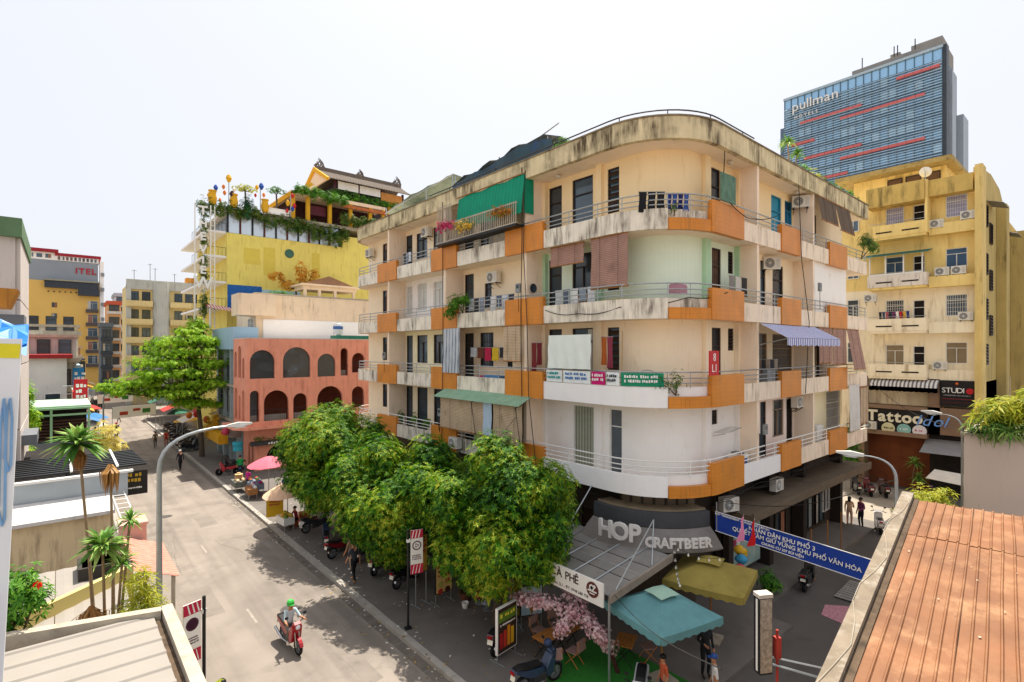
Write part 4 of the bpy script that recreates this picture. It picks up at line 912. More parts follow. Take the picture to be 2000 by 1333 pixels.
b = MB(); b.box(11.5,46.7,11.203,24.5,51,11.26); w_(b, 'roof_deck', M('pale_roof_deck','cfc6ba',.9))
bush('ledge_plants', 'green plants along the ledge below the arches of the peach building', 'plant', [((12.4,46.6,2.95),(.7,.25,.3)),((14,46.6,2.85),(1.2,.2,.22)),((16,46.6,2.85),(1.2,.2,.2))], 130, .14, LF_VINE, (14,46.7,2.62), None)
# ---- stained cream building above it
t = thing('stained_building', 'cream building with mould stained blank wall behind the peach arches', 'building', (19.5,54,0)); w_ = bparts(t)
STN = M('stained_cream_wall', 'e6cfb2', .9, .06, 1.2, '6f5d48', .42, True, sscale=.55)
b = MB(); b.box(13.6,52,0,27,59,15.4); w_(b, 'wall', STN)
b = MB(); b.box(14.2,51.9,11.3,24.6,51.995,13.1); w_(b, 'white_band', CLW)
b = MB(); b.box(12.0,51.4,13.4,15.2,54,15.35); w_(b, 'corner_balcony_box', STN)
f = FX(13.6); 
for u in (52.6,53.6): window(f, u, u+.8, 11.4, 13.2, t, 'grille', WFRAME, GLASS, .06)
b = MB(); b.box(13.55,51.95,15.403,27.05,59,15.55); w_(b, 'coping', CONC)
b = MB(); b.box(19.2,55.8,16.6,25.0,58.6,17.0); b.box(18.9,55.5,17.003,25.3,58.9,17.2); w_(b, 'terrace_roof', STN)
for x in (19.4,20.9,22.6,24.7):
    b = MB(); b.box(x-.14,55.8,15.55,x+.14,56.1,16.6); w_(b, 'terrace_column', STN)
b = MB(); b.prism([(19.2,17.2),(25,17.2),(22,18.2)], 0, 2.6); b.v = [(p[0],56+p[2],p[1]) for p in b.v]; w_(b, 'terrace_gable', M('brown_tile_gable','8a6a52',.9,.15,3))
t2 = thing('water_tank', 'white and steel water tank on the roof before the stained wall', 'tank', (20.6,50.2,11.26))
b = MB(); b.lathe([(.05,.35),(.42,.4),(.46,.5),(.46,1.3),(.4,1.5),(.15,1.6),(.15,1.66),(0,1.66)], (0,0,0), 18); b.build('tank_body', M('brushed_steel_tank','c9ccd0',.3,.08,3,metal=.5), t2, smooth=False)
b = MB(); b.lathe([(.463,1.0),(.468,1.02),(.468,1.28),(.463,1.3)], (0,0,0), 18); b.build('tank_band', M('blue_band','3a5f9a',.5), t2)
for a in range(4):
    b = MB(); b.tube([(.36*math.cos(a*PI/2+.7),.36*math.sin(a*PI/2+.7),0),(.36*math.cos(a*PI/2+.7),.36*math.sin(a*PI/2+.7),.4)], .03, 5); b.build('tank_leg', METAL, t2)
b = MB(); b.box(19.6,48.2,11.26,23.6,49.6,11.62)
for i in range(9): b.box(19.6+i*.45,48.17,11.28,19.63+i*.45,48.2,11.6)
solo(b, 'roof_box', M('dark_green_box','1f5f50',.7,.15), 'low dark green box on the peach building roof', 'box')
# ---- blue grey building between peach block and flat-topped tree
t = thing('metal_clad_building', 'narrow blue grey building left of the peach arches with corrugated top', 'building', (14,56,0)); w_ = bparts(t)
BG = M('blue_grey_wall', '8fa3ab', .85, .1, 1, '5d6d74', .4, True)
b = MB(); b.box(12.2,51.1,0,13.55,61,10.3); w_(b, 'wall', BG)
for i in range(14):
    b = MB(); b.box(11.5,51.1+i*.6,10.303,13.55,51.66+i*.6,12.3); w_(b, 'cladding_panel', M('pale_blue_corrugated','a9c3d6',.5,.12,2,wave=((0,1,0),7,'8fadc4',.5)))
f = FX(12.2)
for i in range(3):
    for z in (4.4,7.4): window(f, 52+i*2.6, 53.6+i*2.6, z, z+2.1, t, 'case', M('grey_steel_frame','5a6468',.5), GLASS, .06)
for i in range(4):
    b = MB(); b.box(11.9,51.4+i*2.5,0,12.195,51.7+i*2.5,10.3); w_(b, 'pier', M('pale_pier','a9b5b8',.8,.1))
b = MB(); b.box(11.7,51.15,6.9,12.195,60.9,7.1); b.box(11.7,51.15,3.7,12.195,60.9,3.9); w_(b, 'string_course', CONC)
b = MB(); b.box(11.3,51.15,2.5,12.19,57,3.6)
for i in range(19): b.box(11.27,51.2+i*.3,2.52,11.3,51.35+i*.3,3.58)
w_(b, 'shop_fascia', M('corrugated_grey_fascia','8a8580',.7,.15))
b = MB(); b.box(10.6,52,1.9,11.29,57.5,2.75); solo(b.cbox((10.55,54.7,2.3),(.06,5.4,.7)), 'yellow_awning', M('yellow_awning','d9a21c',.7,.1), 'yellow shop awning over the dark doorway left of the peach building', 'awning')
# ---- yellow hotel with roof garden and pagoda pavilion
t = thing('roof_garden_hotel', 'tall yellow hotel with roof garden and temple style pavilion', 'building', (22,68,0)); w_ = bparts(t)
YW = M('lemon_yellow_wall', 'ead873', .88, .06, .8, 'b59c48', .5, True); YO = M('ochre_yellow_trim', 'd9a52a', .85, .08)
b = MB(); b.box(13.35,62,0,34,78,22.7); w_(b, 'wall', YW)
b = MB(); b.box(26,62,22.703,34,78,24.1); w_(b, 'upper_wall', YW)
b = MB(); b.box(13.2,61.85,24.9,34,78,25.3); w_(b, 'garden_slab', CONC)
b = MB(); b.box(13.8,64.5,22.703,25.9,77,24.9); w_(b, 'glass_storey_core', M('glass_storey_interior','59636a',.3,.3,.6))
for i in range(11):
    x = 13.45+i*1.22; b = MB(); b.box(x-.09,62.05,22.703,x+.09,62.3,24.9); w_(b, 'glass_storey_column', M('dark_red_post','5a2a28',.6) if i%2 else BLACKM)
for i in range(10):
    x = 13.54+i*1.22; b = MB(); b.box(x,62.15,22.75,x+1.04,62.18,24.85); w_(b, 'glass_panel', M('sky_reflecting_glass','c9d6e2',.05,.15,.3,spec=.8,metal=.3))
b = MB(); T = Matrix.Translation((19.74,61.99,21.2)) @ Matrix.Rotation(rad(90),4,'X'); b.T = T; b.lathe([(0,0),(.5,0),(.5,.06),(.42,.09),(.42,.03),(0,.03)], (0,0,0), 20); w_(b, 'round_window', M('green_round_pane','3f6a58',.3))
for x0, x1, z0, z1 in ((15,16.6,19.6,21.3),(17,18.2,18.5,21.6),(22.3,23.2,18.5,21.6)):
    b = MB(); b.box(x0,61.97,z0,x1,61.995,z1); w_(b, 'wall_patch', M('repainted_yellow_patch','dcc658',.9,.05))
b = MB(); b.box(13.4,61.96,14.6,16.8,61.994,17.2); w_(b, 'blue_mural', M('blue_lattice_mural','1f5fa8',.7,.2,3,'5aa0d8',.4,sscale=3))
b = MB(); b.box(16.83,61.96,14.6,21,61.994,16.9); w_(b, 'sky_mural', M('sky_blue_mural','a9cfe0',.7,.1,1,'e8efe6',.5))
for z in (14.6,17.3,20.0,22.6):
    b = MB(); b.box(11.4,62.2,z,13.345,77,z+.22); w_(b, 'balcony_slab', CLW)
    b = MB()
    for i in range(12): b.tube([(11.45,62.3+i*.7,z+.22),(11.45,62.3+i*.7,z+1.1)], .015, 4)
    for i in range(6): b.tube([(11.5+i*.36,62.25,z+.22),(11.5+i*.36,62.25,z+1.1)], .015, 4)
    b.tube([(11.45,70,z+1.1),(11.45,62.25,z+1.1),(13.3,62.25,z+1.1)], .02, 4); w_(b, 'balcony_railing', BLACKM)
# middle pavilion with hanging vines
b = MB(); b.box(20,62.2,28.2,31.8,72,28.6); w_(b, 'pavilion_deck', STN)
for x in (20.3,22.0,24.6,27.2,29.8,31.6):
    b = MB(); b.box(x-.2,62.3,25.3,x+.2,62.7,28.2); w_(b, 'yellow_column', YO)
b = MB(); b.box(20.6,65,25.3,31.6,72,28.2); w_(b, 'pavilion_core', M('dark_red_interior','3a1a1a',.8,.3))
b = MB(); b.box(22.3,62.9,26.3,24.3,63.0,27.4); w_(b, 'carved_panel', M('carved_maroon_panel','5a2430',.7,.4,12))
b = MB(); b.prism([(19.4,28.0),(22.3,29.9),(22.6,29.7),(19.7,27.7)], 0, 8); b.v = [(p[0],62.2+p[2],p[1]) for p in b.v]; w_(b, 'slanted_roof_edge', YO)
for i in range(10):
    b = MB(); b.box(26+i*.6,61.95,27.6,26.56+i*.6,62.15,27.95); w_(b, 'eave_tile', M('terracotta_eave','b5683c',.85,.15,3))
# temple roof
TIL = M('dark_temple_tile', '6d6258', .9, .2, 3, '45403a', .4)
b = MB(); b.box(26.6,65.6,28.6,36,73,31.4); w_(b, 'temple_hall', M('temple_interior','2a2236',.8,.4))
for x in (26.3,29.4,32.6,35.8):
    b = MB(); b.tube([(x,65.0,28.6),(x,65.0,31.6)], .18, 10); w_(b, 'temple_column', M('lacquer_column','4a2030',.5))
for i, (x0, x1) in enumerate(((26.6,29.3),(29.5,32.4))):
    b = MB(); b.box(x0,64.8,30.6,x1,64.85,31.6); w_(b, 'white_roller_blind', CLW)
b = MB(); b.box(32.5,64.75,30.2,35.6,64.85,31.3); w_(b, 'orange_sign_panel', M('weathered_orange_panel','c98a4a',.8,.2,2))
b = MB(); b.box(33.7,65.05,28.6,37,66.2,30.2); w_(b, 'yellow_hall_wall', YO)
nx = 34
for i in range(nx):
    x = 25.2+i*.36; rows = []
    for k in range(7):
        q = k/6; y = 63.9+q*4.6; z = 31.5+1.2*q**1.3*1.9; rows.append([(x,y,z),(x+.11,y,z+.07),(x+.22,y,z),(x+.355,y,z-.01)])
    b = MB(); b.sheet(rows, .06, (0,0,1)); w_(b, 'tile_course', TIL)
rows = [[(25.2,68.5,33.7),(37.5,68.5,33.7)],[(25.2,73,31.5),(37.5,73,31.5)]]; b = MB(); b.sheet(rows, .1, (0,0,1)); w_(b, 'rear_roof', TIL)
b = MB(); b.box(25.1,68.3,33.6,37.4,68.8,34.15); w_(b, 'ridge', TIL)
b = MB(); b.prism([(63.9,31.4),(68.5,33.75),(73,31.4)], -.1, .1); b.v = [(25.15+p[2],p[0],p[1]) for p in b.v]; w_(b, 'gable', STN)
b = MB(); b.prism([(63.7,31.45),(68.5,33.95),(73.2,31.45),(72.8,31.2),(68.5,33.4),(64.1,31.2)], -.25, .0); b.v = [(25.05+p[2],p[0],p[1]) for p in b.v]; w_(b, 'gable_trim', YO)
for x, s in ((25.6,1),(31.2,.8),(36.8,1)):
    b = MB()
    for k in range(8):
        a = k*.8; b.tube([(x+.7*s*math.cos(a),68.5,34.15),(x+.5*s*math.cos(a+.6),68.5+.1*math.sin(a),34.15+.5*s*(1+.5*math.sin(a*1.7))),(x+.2*s*math.cos(a+2),68.5,34.2+1.1*s*(.6+.4*math.cos(a)))], [.09,.07,.03], 5)
    w_(b, 'ridge_ornament', TIL)
def vine(label, c0, c1, drop, n, mat=None, name='hanging_vine', ln=.3):
    c0 = Vector(c0); c1 = Vector(c1); m_ = 7; lob = []
    for i in range(m_): q = i/(m_-1); c = c0.lerp(c1,q); h = drop*random.uniform(.6,1.1); lob.append(((c.x,c.y-.2,c.z-h*.5),((c1-c0).length/m_*.8,.55,h*.65)))
    tt = thing(name, label, 'vine', tuple(c0.lerp(c1,.5)), 0, 'greenery on the hotel roof garden'); b = MB(); whorls(b, lob, n, ln, 5, .3, 1.05, .9, .3); b.build('foliage', mat or LF_VINE, tt, w=True); return tt
vine('brown green creeper hanging at the left end of the roof garden', (11,61.6,25.9), (16,61.6,25.8), 1.6, 620)
vine('creeper hanging over the windows in the middle of the roof garden', (16.5,61.6,25.4), (21,61.6,25.3), 1.5, 420)
vine('thick creeper hanging over the right end windows of the hotel', (20.5,61.5,25.2), (26,61.5,25.0), 2.1, 820)
vine('green creeper covering the left pavilion roof on the hotel', (20.6,61.8,29.3), (26,61.8,28.9), 1.5, 620, LF_GRN)
vine('green creeper below the white blinds of the temple hall', (26,64.2,30.3), (34,64.2,30.1), 1.2, 560, LF_GRN)
vine('creeper along the lower right parapet of the hotel', (26,61.6,26.8), (33,61.6,26.6), 1.4, 520)
bush('dome_shrub', 'dark clipped shrub standing on the roof garden edge', 'plant', [((15.2,61.3,25.6),(.75,.5,1.4))], 260, .22, leafmat('dark_clipped_leaf',['173f22','245a30','2f6a38'],.2), (15.2,61.5,24.6), None)
for i, (x, z, r, m_) in enumerate(((15.1,27.6,1.1,LF_YEL),(18.3,28.0,.9,LF_GRN))):
    tree(['wide flat bonsai between the lantern poles on the roof','sparse bonsai in a white trough on the roof'][i], (x,61.9,25.3), [((x-.5*r,61.9,z),(.7*r,.5,.3)),((x+.5*r,61.9,z+.1),(.7*r,.5,.3)),((x,61.9,z+.3),(.6*r,.5,.25))], 150, .16, m_, .1, .8, 'bonsai on the hotel roof', 'bonsai_tree')
b = MB(); b.box(17.3,61.5,25.3,19.6,62.2,25.9); solo(b.cbox((18.45,61.85,25.93),(2.5,.8,.07)), 'white_trough', CLW, 'white trough planter below the sparse bonsai', 'planter')
LCOL = {'y':'e0a818','b':'2350a8','r':'c02a28','o':'dd7a2c','w':'e8e2d4','k':'3a2230'}
def lantern_pole(x, y, z0, z1, items, label):
    tt = thing('lantern_pole', label, 'lantern pole', (x,y,z0), 0, 'lantern poles on the roof garden'); b = MB(); b.tube([(0,0,0),(0,0,z1-z0)], .05, 6); b.build('pole', METAL, tt)
    for dx, z, r, c in items:
        b = MB(); h = r*1.5
        r *= .72; h *= .72; b.lathe([(.02,-h),(r*.5,-h*.8),(r,0),(r*.55,h*.7),(.05,h*.85),(.02,h)], (dx,0,z-z0), 10); b.build('lantern', M('lantern_'+c, LCOL[c], .6, .05), tt)
lantern_pole(13.4,61.4,25.3,28.3,[(0,28.3,.42,'y'),(-.5,27.3,.24,'o'),(.5,27.2,.25,'w'),(.3,26.7,.35,'k'),(-.4,26.7,.25,'o'),(.6,26.2,.2,'o')],'tallest lantern pole with yellow lantern on top at the left')
lantern_pole(12.2,61.5,25.3,27.2,[(0,27.1,.32,'b'),(-.4,26.6,.25,'r'),(-.6,26.2,.3,'y'),(.4,25.9,.2,'o')],'short lantern pole with blue lantern at the left roof end')
lantern_pole(16.5,61.4,25.3,28.4,[(.1,28.1,.38,'b'),(-.35,27.9,.28,'y'),(.35,27.2,.24,'o'),(.4,26.3,.22,'b'),(-.5,27,.2,'r')],'lantern pole with a tall blue lantern right of the flat bonsai')
lantern_pole(19.7,61.4,25.3,27.8,[(.2,27.7,.3,'r'),(-.3,26.8,.34,'y'),(.4,26.6,.3,'r'),(.2,26.2,.28,'b'),(-.4,25.9,.24,'r')],'lantern pole with red and yellow lanterns beside the left pavilion')
for i, x in enumerate((11.9,13.9,17.0)):
    b = MB(); b.lathe([(.25,0),(.36,.2),(.42,.7),(.34,1.1),(.3,1.3),(.4,1.35),(.4,1.45),(.2,1.45)], (x,61.5,25.3), 12); solo(b, 'yellow_urn', YO, ['left','middle','right'][i]+' one of three yellow urns along the roof garden edge', 'urn', group='yellow urns')
# vertical sign tower THE VIEW
t = thing('sign_tower', 'tall white ladder frame with vertical letter sign and creepers', 'sign', (10.9,60.8,0)); w_ = bparts(t)
for x, y in ((10.2,60.8),(11.6,60.8),(11.1,61.4),(12.0,61.0)):
    b = MB(); b.tube([(x,y,12.5),(x,y,25)], .06, 6); w_(b, 'mast', WFRAME)
for i in range(24):
    b = MB(); b.tube([(11.6,60.8,13+i*.5),(12.0,61.0,13+i*.5)], .03, 4); w_(b, 'rung', WFRAME)
for ch, z, s in (('T',24.3,1.2),('H',23.0,1.0),('E',21.7,1.1),('V',20.4,1.1),('I',19.3,1.0),('E',18.3,1.1),('W',17.0,1.6)):
    text('letter', ch, s, WFRAME, t, Vector((10.9,60.65,z))-t.location, (rad(90),0,0), .08, bold=.03)
vine('creeper winding up the vertical letter sign tower', (11.1,61.2,24), (11.3,61.2,16), 7.0, 10, name='tower_creeper')
tt = thing('tower_climber', 'climbing plant filling the letter sign tower beside the balconies', 'vine', (11.2,61.2,13), 0, 'greenery on the hotel roof garden'); b = MB(); whorls(b, [((11.1,61.2,z),(.5,.4,.9)) for z in (24.3,23,21.5,19.5,18,15.6,14.4)], 330, .28, 5, .3, 1.05, .8, .3); b.build('foliage', LF_VINE, tt, w=True)
t = thing('sun_awning', 'red and white striped canvas on poles below the letter tower', 'awning', (12.6,60.8,12.3))
b = MB(); b.sheet([[(11.2+3.0*j/16,60.0+1.6*k/3,14.6-.5*j/16+.5*k/3) for j in range(17)] for k in range(4)], .02, (0,0,1)); b.build('shade_cloth', M('red_white_stripe','c94a40',.8,.1,2,wave=((1,0,0),3.4,'e6d8cc',.45)), t, w=True)
for x in (11.4,14.0):
    b = MB(); b.tube([(x,60.2,12.3),(x,60.2,14.5)], .05, 6); b.build('pole', WFRAME, t, w=True)
tree('golden leaved feathery tree before the yellow hotel wall', (19.6,59.5,15.6), [((17.6,59.5,18.2),(.9,.5,.5)),((20.2,59.5,19.0),(.8,.5,1.2)),((21.6,59.5,18.6),(.6,.5,.9)),((18.8,59.5,17.4),(1.0,.5,.6)),((20.6,59.5,17.6),(1.2,.5,.6))], 420, .26, leafmat('golden_leaf',['c98a2a','dda63a','e6bd5a'],.4), .1, .4, None, 'golden_tree')
bush('terrace_hedge', 'dark green hedge on the stained building roof', 'plant', [((17.2,57,16.0),(1.6,.5,.45))], 160, .22, LF_GRN, (17.2,57,15.55), None, stem=False)
# ---- layered street tree beyond the peach building
random.seed(12); lob = []
for z, x, y, rx, ry in ((12.0,9.6,58,1.8,1.8),(11.1,8.2,57.5,2.6,2.4),(11.0,11.2,58,1.9,2.4),(10.1,9.4,57.2,3.6,2.6),(9.2,6.7,57.4,2.6,2.4),(9.0,11.0,57,2.3,2.6),(8.2,8.6,56.6,3.6,2.8),(7.4,5.6,57.4,2.9,2.2),(7.2,10.4,57,2.7,2.6),(6.4,8.0,56.5,3.2,2.6),(6.8,4.2,57.8,1.7,1.6),(5.3,9.4,57.4,2.6,2.2),(12.8,9.9,58,1.0,1.0)):
    lob.append(((x,y,z),(rx,ry,.62)))
    for k in range(3): lob.append(((x+random.uniform(-1,1)*rx*.8,y+random.uniform(-1,1)*ry*.8,z+random.uniform(-.35,.35)),(rx*.5,ry*.5,.3)))
tree('bright green layered tree with flat tiers beside the street', (10.2,57.2,.12), lob, 11500, .22, LF_FLAT, .2, .45, None, 'layered_tree', 5, .4, .15, .3)
# ---- far street: grey rounded block, signboard hotel, narrow houses
t = thing('concrete_block', 'weathered grey concrete block with round stair tower at the street end', 'building', (15,124,0)); w_ = bparts(t)
GC = M('pale_weathered_concrete', 'b9bab2', .9, .1, .5, '7d7b70', .45, True, sscale=.5); CB = M('yellowed_balcony', 'd9c48c', .9, .1, .5, '9a8658', .35, True)
b = MB(); b.box(9.4,120.8,0,24,132,22.4); w_(b, 'wall', CB)
b = MB(); b.box(9.2,120.4,21.6,24,121.2,23.4); w_(b, 'roof_parapet', GC)
b = MB(); b.tube([(14.6,120.6,0),(14.6,120.6,23.2)], 1.35, 18); w_(b, 'stair_tower', GC)
f = FY(120.8)
for z in (5.6,9.0,12.4,15.8,19.2):
    for x0, x1 in ((9.0,13.2),(16,24)):
        b = MB(); b.box(x0,119.7,z-.9,x1,120.79,z-.7); b.box(x0,119.65,z-.7,x1,119.8,z+.2); w_(b, 'balcony', CB)
    for x in (9.8,11.6,16.8,18.6,20.4,22.2): window(f, x, x+1.3, z+.3, z+2.0, t, 'case', FRAME, GLASS, .06)
b = MB(); b.box(9.2,120.3,0,9.9,121.5,22.4); w_(b, 'corner_pier', GC)
for x, h in ((10.5,2),(13,3.4),(13.8,2.6),(17,1.8)):
    b = MB(); b.tube([(x,122,23.4),(x,122,23.4+h)], .04, 4); b.tube([(x-.4,122,23.2+h),(x+.4,122,23.2+h)], .03, 4); w_(b, 'antenna', BLACKM)
b = MB(); b.box(19,122,23.4,21.5,124,24.6); w_(b, 'roof_hut', M('orange_hut','c98a3a',.8))
t = thing('tall_hotel', 'tall yellow and grey hotel with red roof trim at the far street end', 'building', (0,186,0)); w_ = bparts(t)
HY_ = M('warm_yellow_wall', 'e0b866', .88, .04, .3); HG = M('blue_grey_wall_upper', '8f969e', .85, .05, .3)
b = MB(); b.box(-9,180,0,7.9,196,28.0); w_(b, 'wall', HY_)
b = MB(); b.box(-8.6,180.4,28.003,7.6,196,33.4); w_(b, 'upper_wall', HG)
b = MB(); b.box(-8.6,180.4,33.403,-.9,196,35.3); w_(b, 'penthouse', WHI)
b = MB(); b.box(-9,179.6,35.3,-.5,196,36.1); b.box(-1.2,179.8,34.6,8.2,196,35.3); w_(b, 'red_roof_trim', M('dark_red_trim','9a2430',.7))
b = MB(); b.box(-.9,180.2,33.403,7.7,180.6,34.597); w_(b, 'window_band', WHI)
f = FY(180.2)
for i in range(10): window(f, -.7+i*.83, -.7+i*.83+.6, 33.5, 34.5, t, 'plain', WFRAME, GLASS, .06)
for i in range(4): window(FY(180.4), -8.2+i*1.7, -8.2+i*1.7+1.2, 33.8, 34.9, t, 'plain', WFRAME, GLASSB, .06)
b = MB(); b.box(-3.2,178.6,26.2,7.7,179.99,27.9); w_(b, 'dark_terrace', M('dark_terrace_front','3a4048',.6,.3)); b = MB(); b.box(3.4,178.4,24.5,7.8,179.98,26.19); w_(b, 'dark_terrace', MATS['dark_terrace_front'])
b = MB(); b.box(-3.4,178.2,27.95,7.9,180.3,28.3); w_(b, 'terrace_roof', M('sagging_grey_roof','9a9684',.9))
f = FY(180)
for x in (-2.6,-1.5,-.4,.7,1.8,2.9): b = MB(); f.box(b, x, x+.3, 25.1, 25.4, 0, .08); w_(b, 'vent_block', FRAME)
for x, z in ((-1.8,21.2),(-1.8,18.4)): window(f, x, x+1.0, z, z+1.2, t, 'case', FRAME, GLASS, .06)
for z in (6.5,10.2,13.8,17.4,21.0):
    window(f, 5.4, 7.5, z, z+2.2, t, 'case', WFRAME, GLASSB, .06); b = MB(); b.box(5.0,179.0,z-.9,7.6,179.98,z+.0); w_(b, 'balcony', M('dark_balcony','5a5350',.7))
letters(t, FY(180.35), 'ITEL', 2.1, 5.1, 31.0, .0, M('red_letters','b02430',.6), gap=.14, ext=.12, bold=.04)
b = MB(); b.box(7.95,180,0,8.8,183,34); w_(b, 'white_end_pier', WHI)
for z in range(6,32,4): b = MB(); b.box(8.2,179.3,z,8.9,179.99,z+.9); w_(b, 'pier_condenser', M('grey_condenser','8a8d92',.6))
for i, (x0, x1, y, h, wc, rc, lb) in enumerate(((6.9,9.0,152,15.5,'5d646a','5d646a','narrow dark grey house with glass front right of the far yellow hotel'),(8.4,11.0,158,21.0,'d9a878','c0583c','tall house with red roof and curved balconies beside the far grey house'),(10.6,12.6,170,24,'c9ced6','a9b0ba','pale blue grey tower rising faintly behind the far houses'),(11,14,140,11,'8f8a84','6d6862','low dark shopfront house under the grey concrete block'))):
    t = thing('town_house', lb, 'building', ((x0+x1)/2,y,0)); w_ = bparts(t); b = MB(); b.box(x0,y,0,x1,y+10,h); w_(b, 'wall', M('house_wall_%d' % i, wc, .85, .1, .4)); b = MB(); b.box(x0-.2,y-.4,h,x1+.2,y+10,h+.9); w_(b, 'roof', M('house_roof_%d' % i, rc, .85, .1))
    f = FY(y)
    for z in [3.5+3.2*k for k in range(int((h-4)/3.2)+1)]:
        window(f, x0+.3, x1-.3, z, z+1.8, t, 'case', FRAME, GLASS, .06)
        b = MB(); b.box(x0-.1,y-.9,z-.7,x1+.1,y-.06,z-.1); w_(b, 'balcony', M('house_balcony_%d' % i, 'c9c2b8' if i else '3f444a', .8))
# ---- left side of the street
t = thing('grey_panel_building', 'grey concrete panel building at the left picture edge', 'building', (-5,40,0)); w_ = bparts(t)
PG = M('pinkish_concrete_panel', 'c9bfb8', .9, .06, .8, '8d8078', .4, True)
b = MB(); b.box(-9,34.4,0,-1.6,44,15.6); w_(b, 'core', PG)
for i in range(3):
    for k in range(4):
        z = 3.4+k*3.1; b = MB(); b.box(-8.95+i*2.45,34.25,z,-6.55+i*2.45,34.395,z+3.03); w_(b, 'wall_panel', PG)
for k in range(4): b = MB(); b.box(-1.595,34.4,3.4+k*3.1,-1.47,43,6.43+k*3.1); w_(b, 'wall_panel', PG)
b = MB(); b.box(-9.2,34.0,15.6,-1.4,44,16.5); w_(b, 'roof_band', M('mossy_green_roof','5f7a5a',.9,.15,1))
b = MB(); b.box(-2.6,33.2,10.2,-1.3,35.5,11.9); w_(b, 'grey_box_balcony', M('dark_grey_box','6d7075',.85,.15,1))
b = MB(); b.box(-1.59,35,5.6,-.9,38,6.1); w_(b, 'lower_ledge', MATS['dark_grey_box'])
for i, (x0, x1, y, h, c, lb) in enumerate(((-6,.4,62,9.5,'d9d4ce','white shop house with red trim left of the street'),(-3,1.3,76,8.2,'cfd6da','pale shop house with blue balcony front left of the street'),(-4,2.0,92,7.6,'b98a5a','ochre shop house farther along the left side'),(-3,2.6,112,8.5,'8a9094','dark grey shop house far along the left side'))):
    t = thing('shop_house', lb, 'building', ((x0+x1)/2,y,0)); w_ = bparts(t); b = MB(); b.box(x0,y,0,x1,y+11,h); w_(b, 'wall', M('shop_wall_%d' % i, c, .85, .12, .5, '8d8378', .35, True))
    b = MB(); b.box(x0-.1,y-.5,h,x1+.4,y+11,h+.35); w_(b, 'roof', M('shop_roof_%d' % i, ['9a2a2a','8fa0a8','a05a3a','5d6064'][i], .8))
    f = FY(y)
    for z in (1.0,4.4): 
        for k in range(3): u = x1-1.5-k*1.7; window(f, u, u+1.1, z, z+2.0, t, 'case', WFRAME, GLASS, .06)
    b = MB(); b.box(x0,y-1.1,3.6,x1+.5,y-.06,4.0); w_(b, 'balcony', M('shop_balcony_%d' % i, ['e0dcd6','7da0b8','c9a060','9a9a98'][i], .8, .1))
    b = MB(); b.box(x1-.9,y-1.3,1.8,x1+.9,y-.08,2.1); w_(b, 'awning', M('shop_awning_%d' % i, ['b02028','2f7ab0','c98a2a','2f5a48'][i], .8))
    for k in range(2): b = MB(); b.box(x1+.42,y+1+k*4,4.0,x1+.5,y+3.5+k*4,6.4); w_(b, 'side_sign', M('shop_sign_%d%d' % (i,k), [['c0242c','e8e2da'],['2f86c0','e07a30'],['d9b03a','7a2a2a'],['30343a','b04a3a']][i][k], .6))
# ---- yellow apartment block on the right
t = thing('yellow_apartment_building', 'yellow apartment block with balconies above the tattoo shop', 'building', (55,10,0)); w_ = bparts(t)
YA = M('faded_yellow_wall', 'efd286', .9, .08, .7, 'a8894a', .6, True, sscale=.6); YB = M('peeling_pale_yellow', 'f5e8ca', .9, .06, .7, '9c8358', .55, True, sscale=.6); OLV = M('streaked_olive_flank', 'bda668', .92, .12, .7, '4f4526', .55, True, sscale=.5)  # flank coat: darker olive base with dark streaks
f = FX(47.5); FLZ = [8.25,11.6,14.85,18.55]
b = MB(); b.box(47.9,6.9,4.0,85,17,21.1); w_(b, 'core', YB)
for k, z in enumerate(FLZ):
    zt = (FLZ+[21.1])[k+1]; m_ = [YB,YB,YA,YA][k]
    ws = [(7.12,8.3,z+1.05,z+2.55),(9.48,10.17,z+.3,z+2.3),(10.72,11.86,z+.75,z+2.4)]
    b = MB(); f.slab(b, rect(6.6,16,z,zt), [rect(*q) for q in ws], -.35, 0); w_(b, 'front_wall', m_)
    for j, q in enumerate(ws): window(f, *q, t, 'door' if j == 1 else 'grille' if (k in (1,3) or j == 0 and k == 1) else 'case', WFRAME, [M('tan_curtained_glass','8d7d62',.3,.15),GLASS,M('blue_curtained_glass','3d5a78',.3,.3),M('lilac_curtained_glass','9c9ab8',.3,.3)][k] if j != 1 else DARK, -.1, 'door' if j == 1 else 'window')
    b = MB(); b.box(46.4,9.2,z-.12,47.49,12.7,z+.05); w_(b, 'balcony_slab', m_)
    b = MB(); b.box(46.35,9.15,z+.053,46.5,12.75,z+.95); b.box(46.5,9.15,z+.053,47.49,9.28,z+.95); w_(b, 'balcony_parapet', [YB,YB,M('dirty_white_parapet','e0d6c8',.9,.08,1,'5a5044',.5,True),YA][k])
    b = MB(); b.box(46.9,6.62,z-.15,47.49,9.14,z+.62); w_(b, 'window_ledge', m_)
    for y0 in (9.6,11.2): b = MB(); b.box(46.335,y0,z+.35,46.349,y0+1.0,z+.45); w_(b, 'parapet_slot', DARK)
    b = MB(); b.tube([(46.42,9.2,z+1.1),(46.42,12.7,z+1.1)], .02, 5); w_(b, 'balcony_rail', METAL)
    window(f, 13.6, 14.4, z+1.0, z+2.6, t, 'case', WFRAME, GLASS, .06)
b = MB(); b.box(46.6,6.7,21.1,47.49,9.1,22.25); b.box(46.1,9.25,20.9,47.49,12.75,22.3); w_(b, 'roof_parapet', M('black_mould_parapet','c9ab62',.9,.12,1,'3d3420',.68,True,sscale=.7))
b = MB(); b.box(46.3,9.1,18.6,47.48,9.24,22.3); w_(b, 'pilaster', YA)
b = MB(); b.box(46.5,6.2,4,47.9,6.6,22.7); w_(b, 'corner_pilaster', M('mouldy_pilaster','dcc07a',.9,.1,.8,'5a4c28',.5,True))
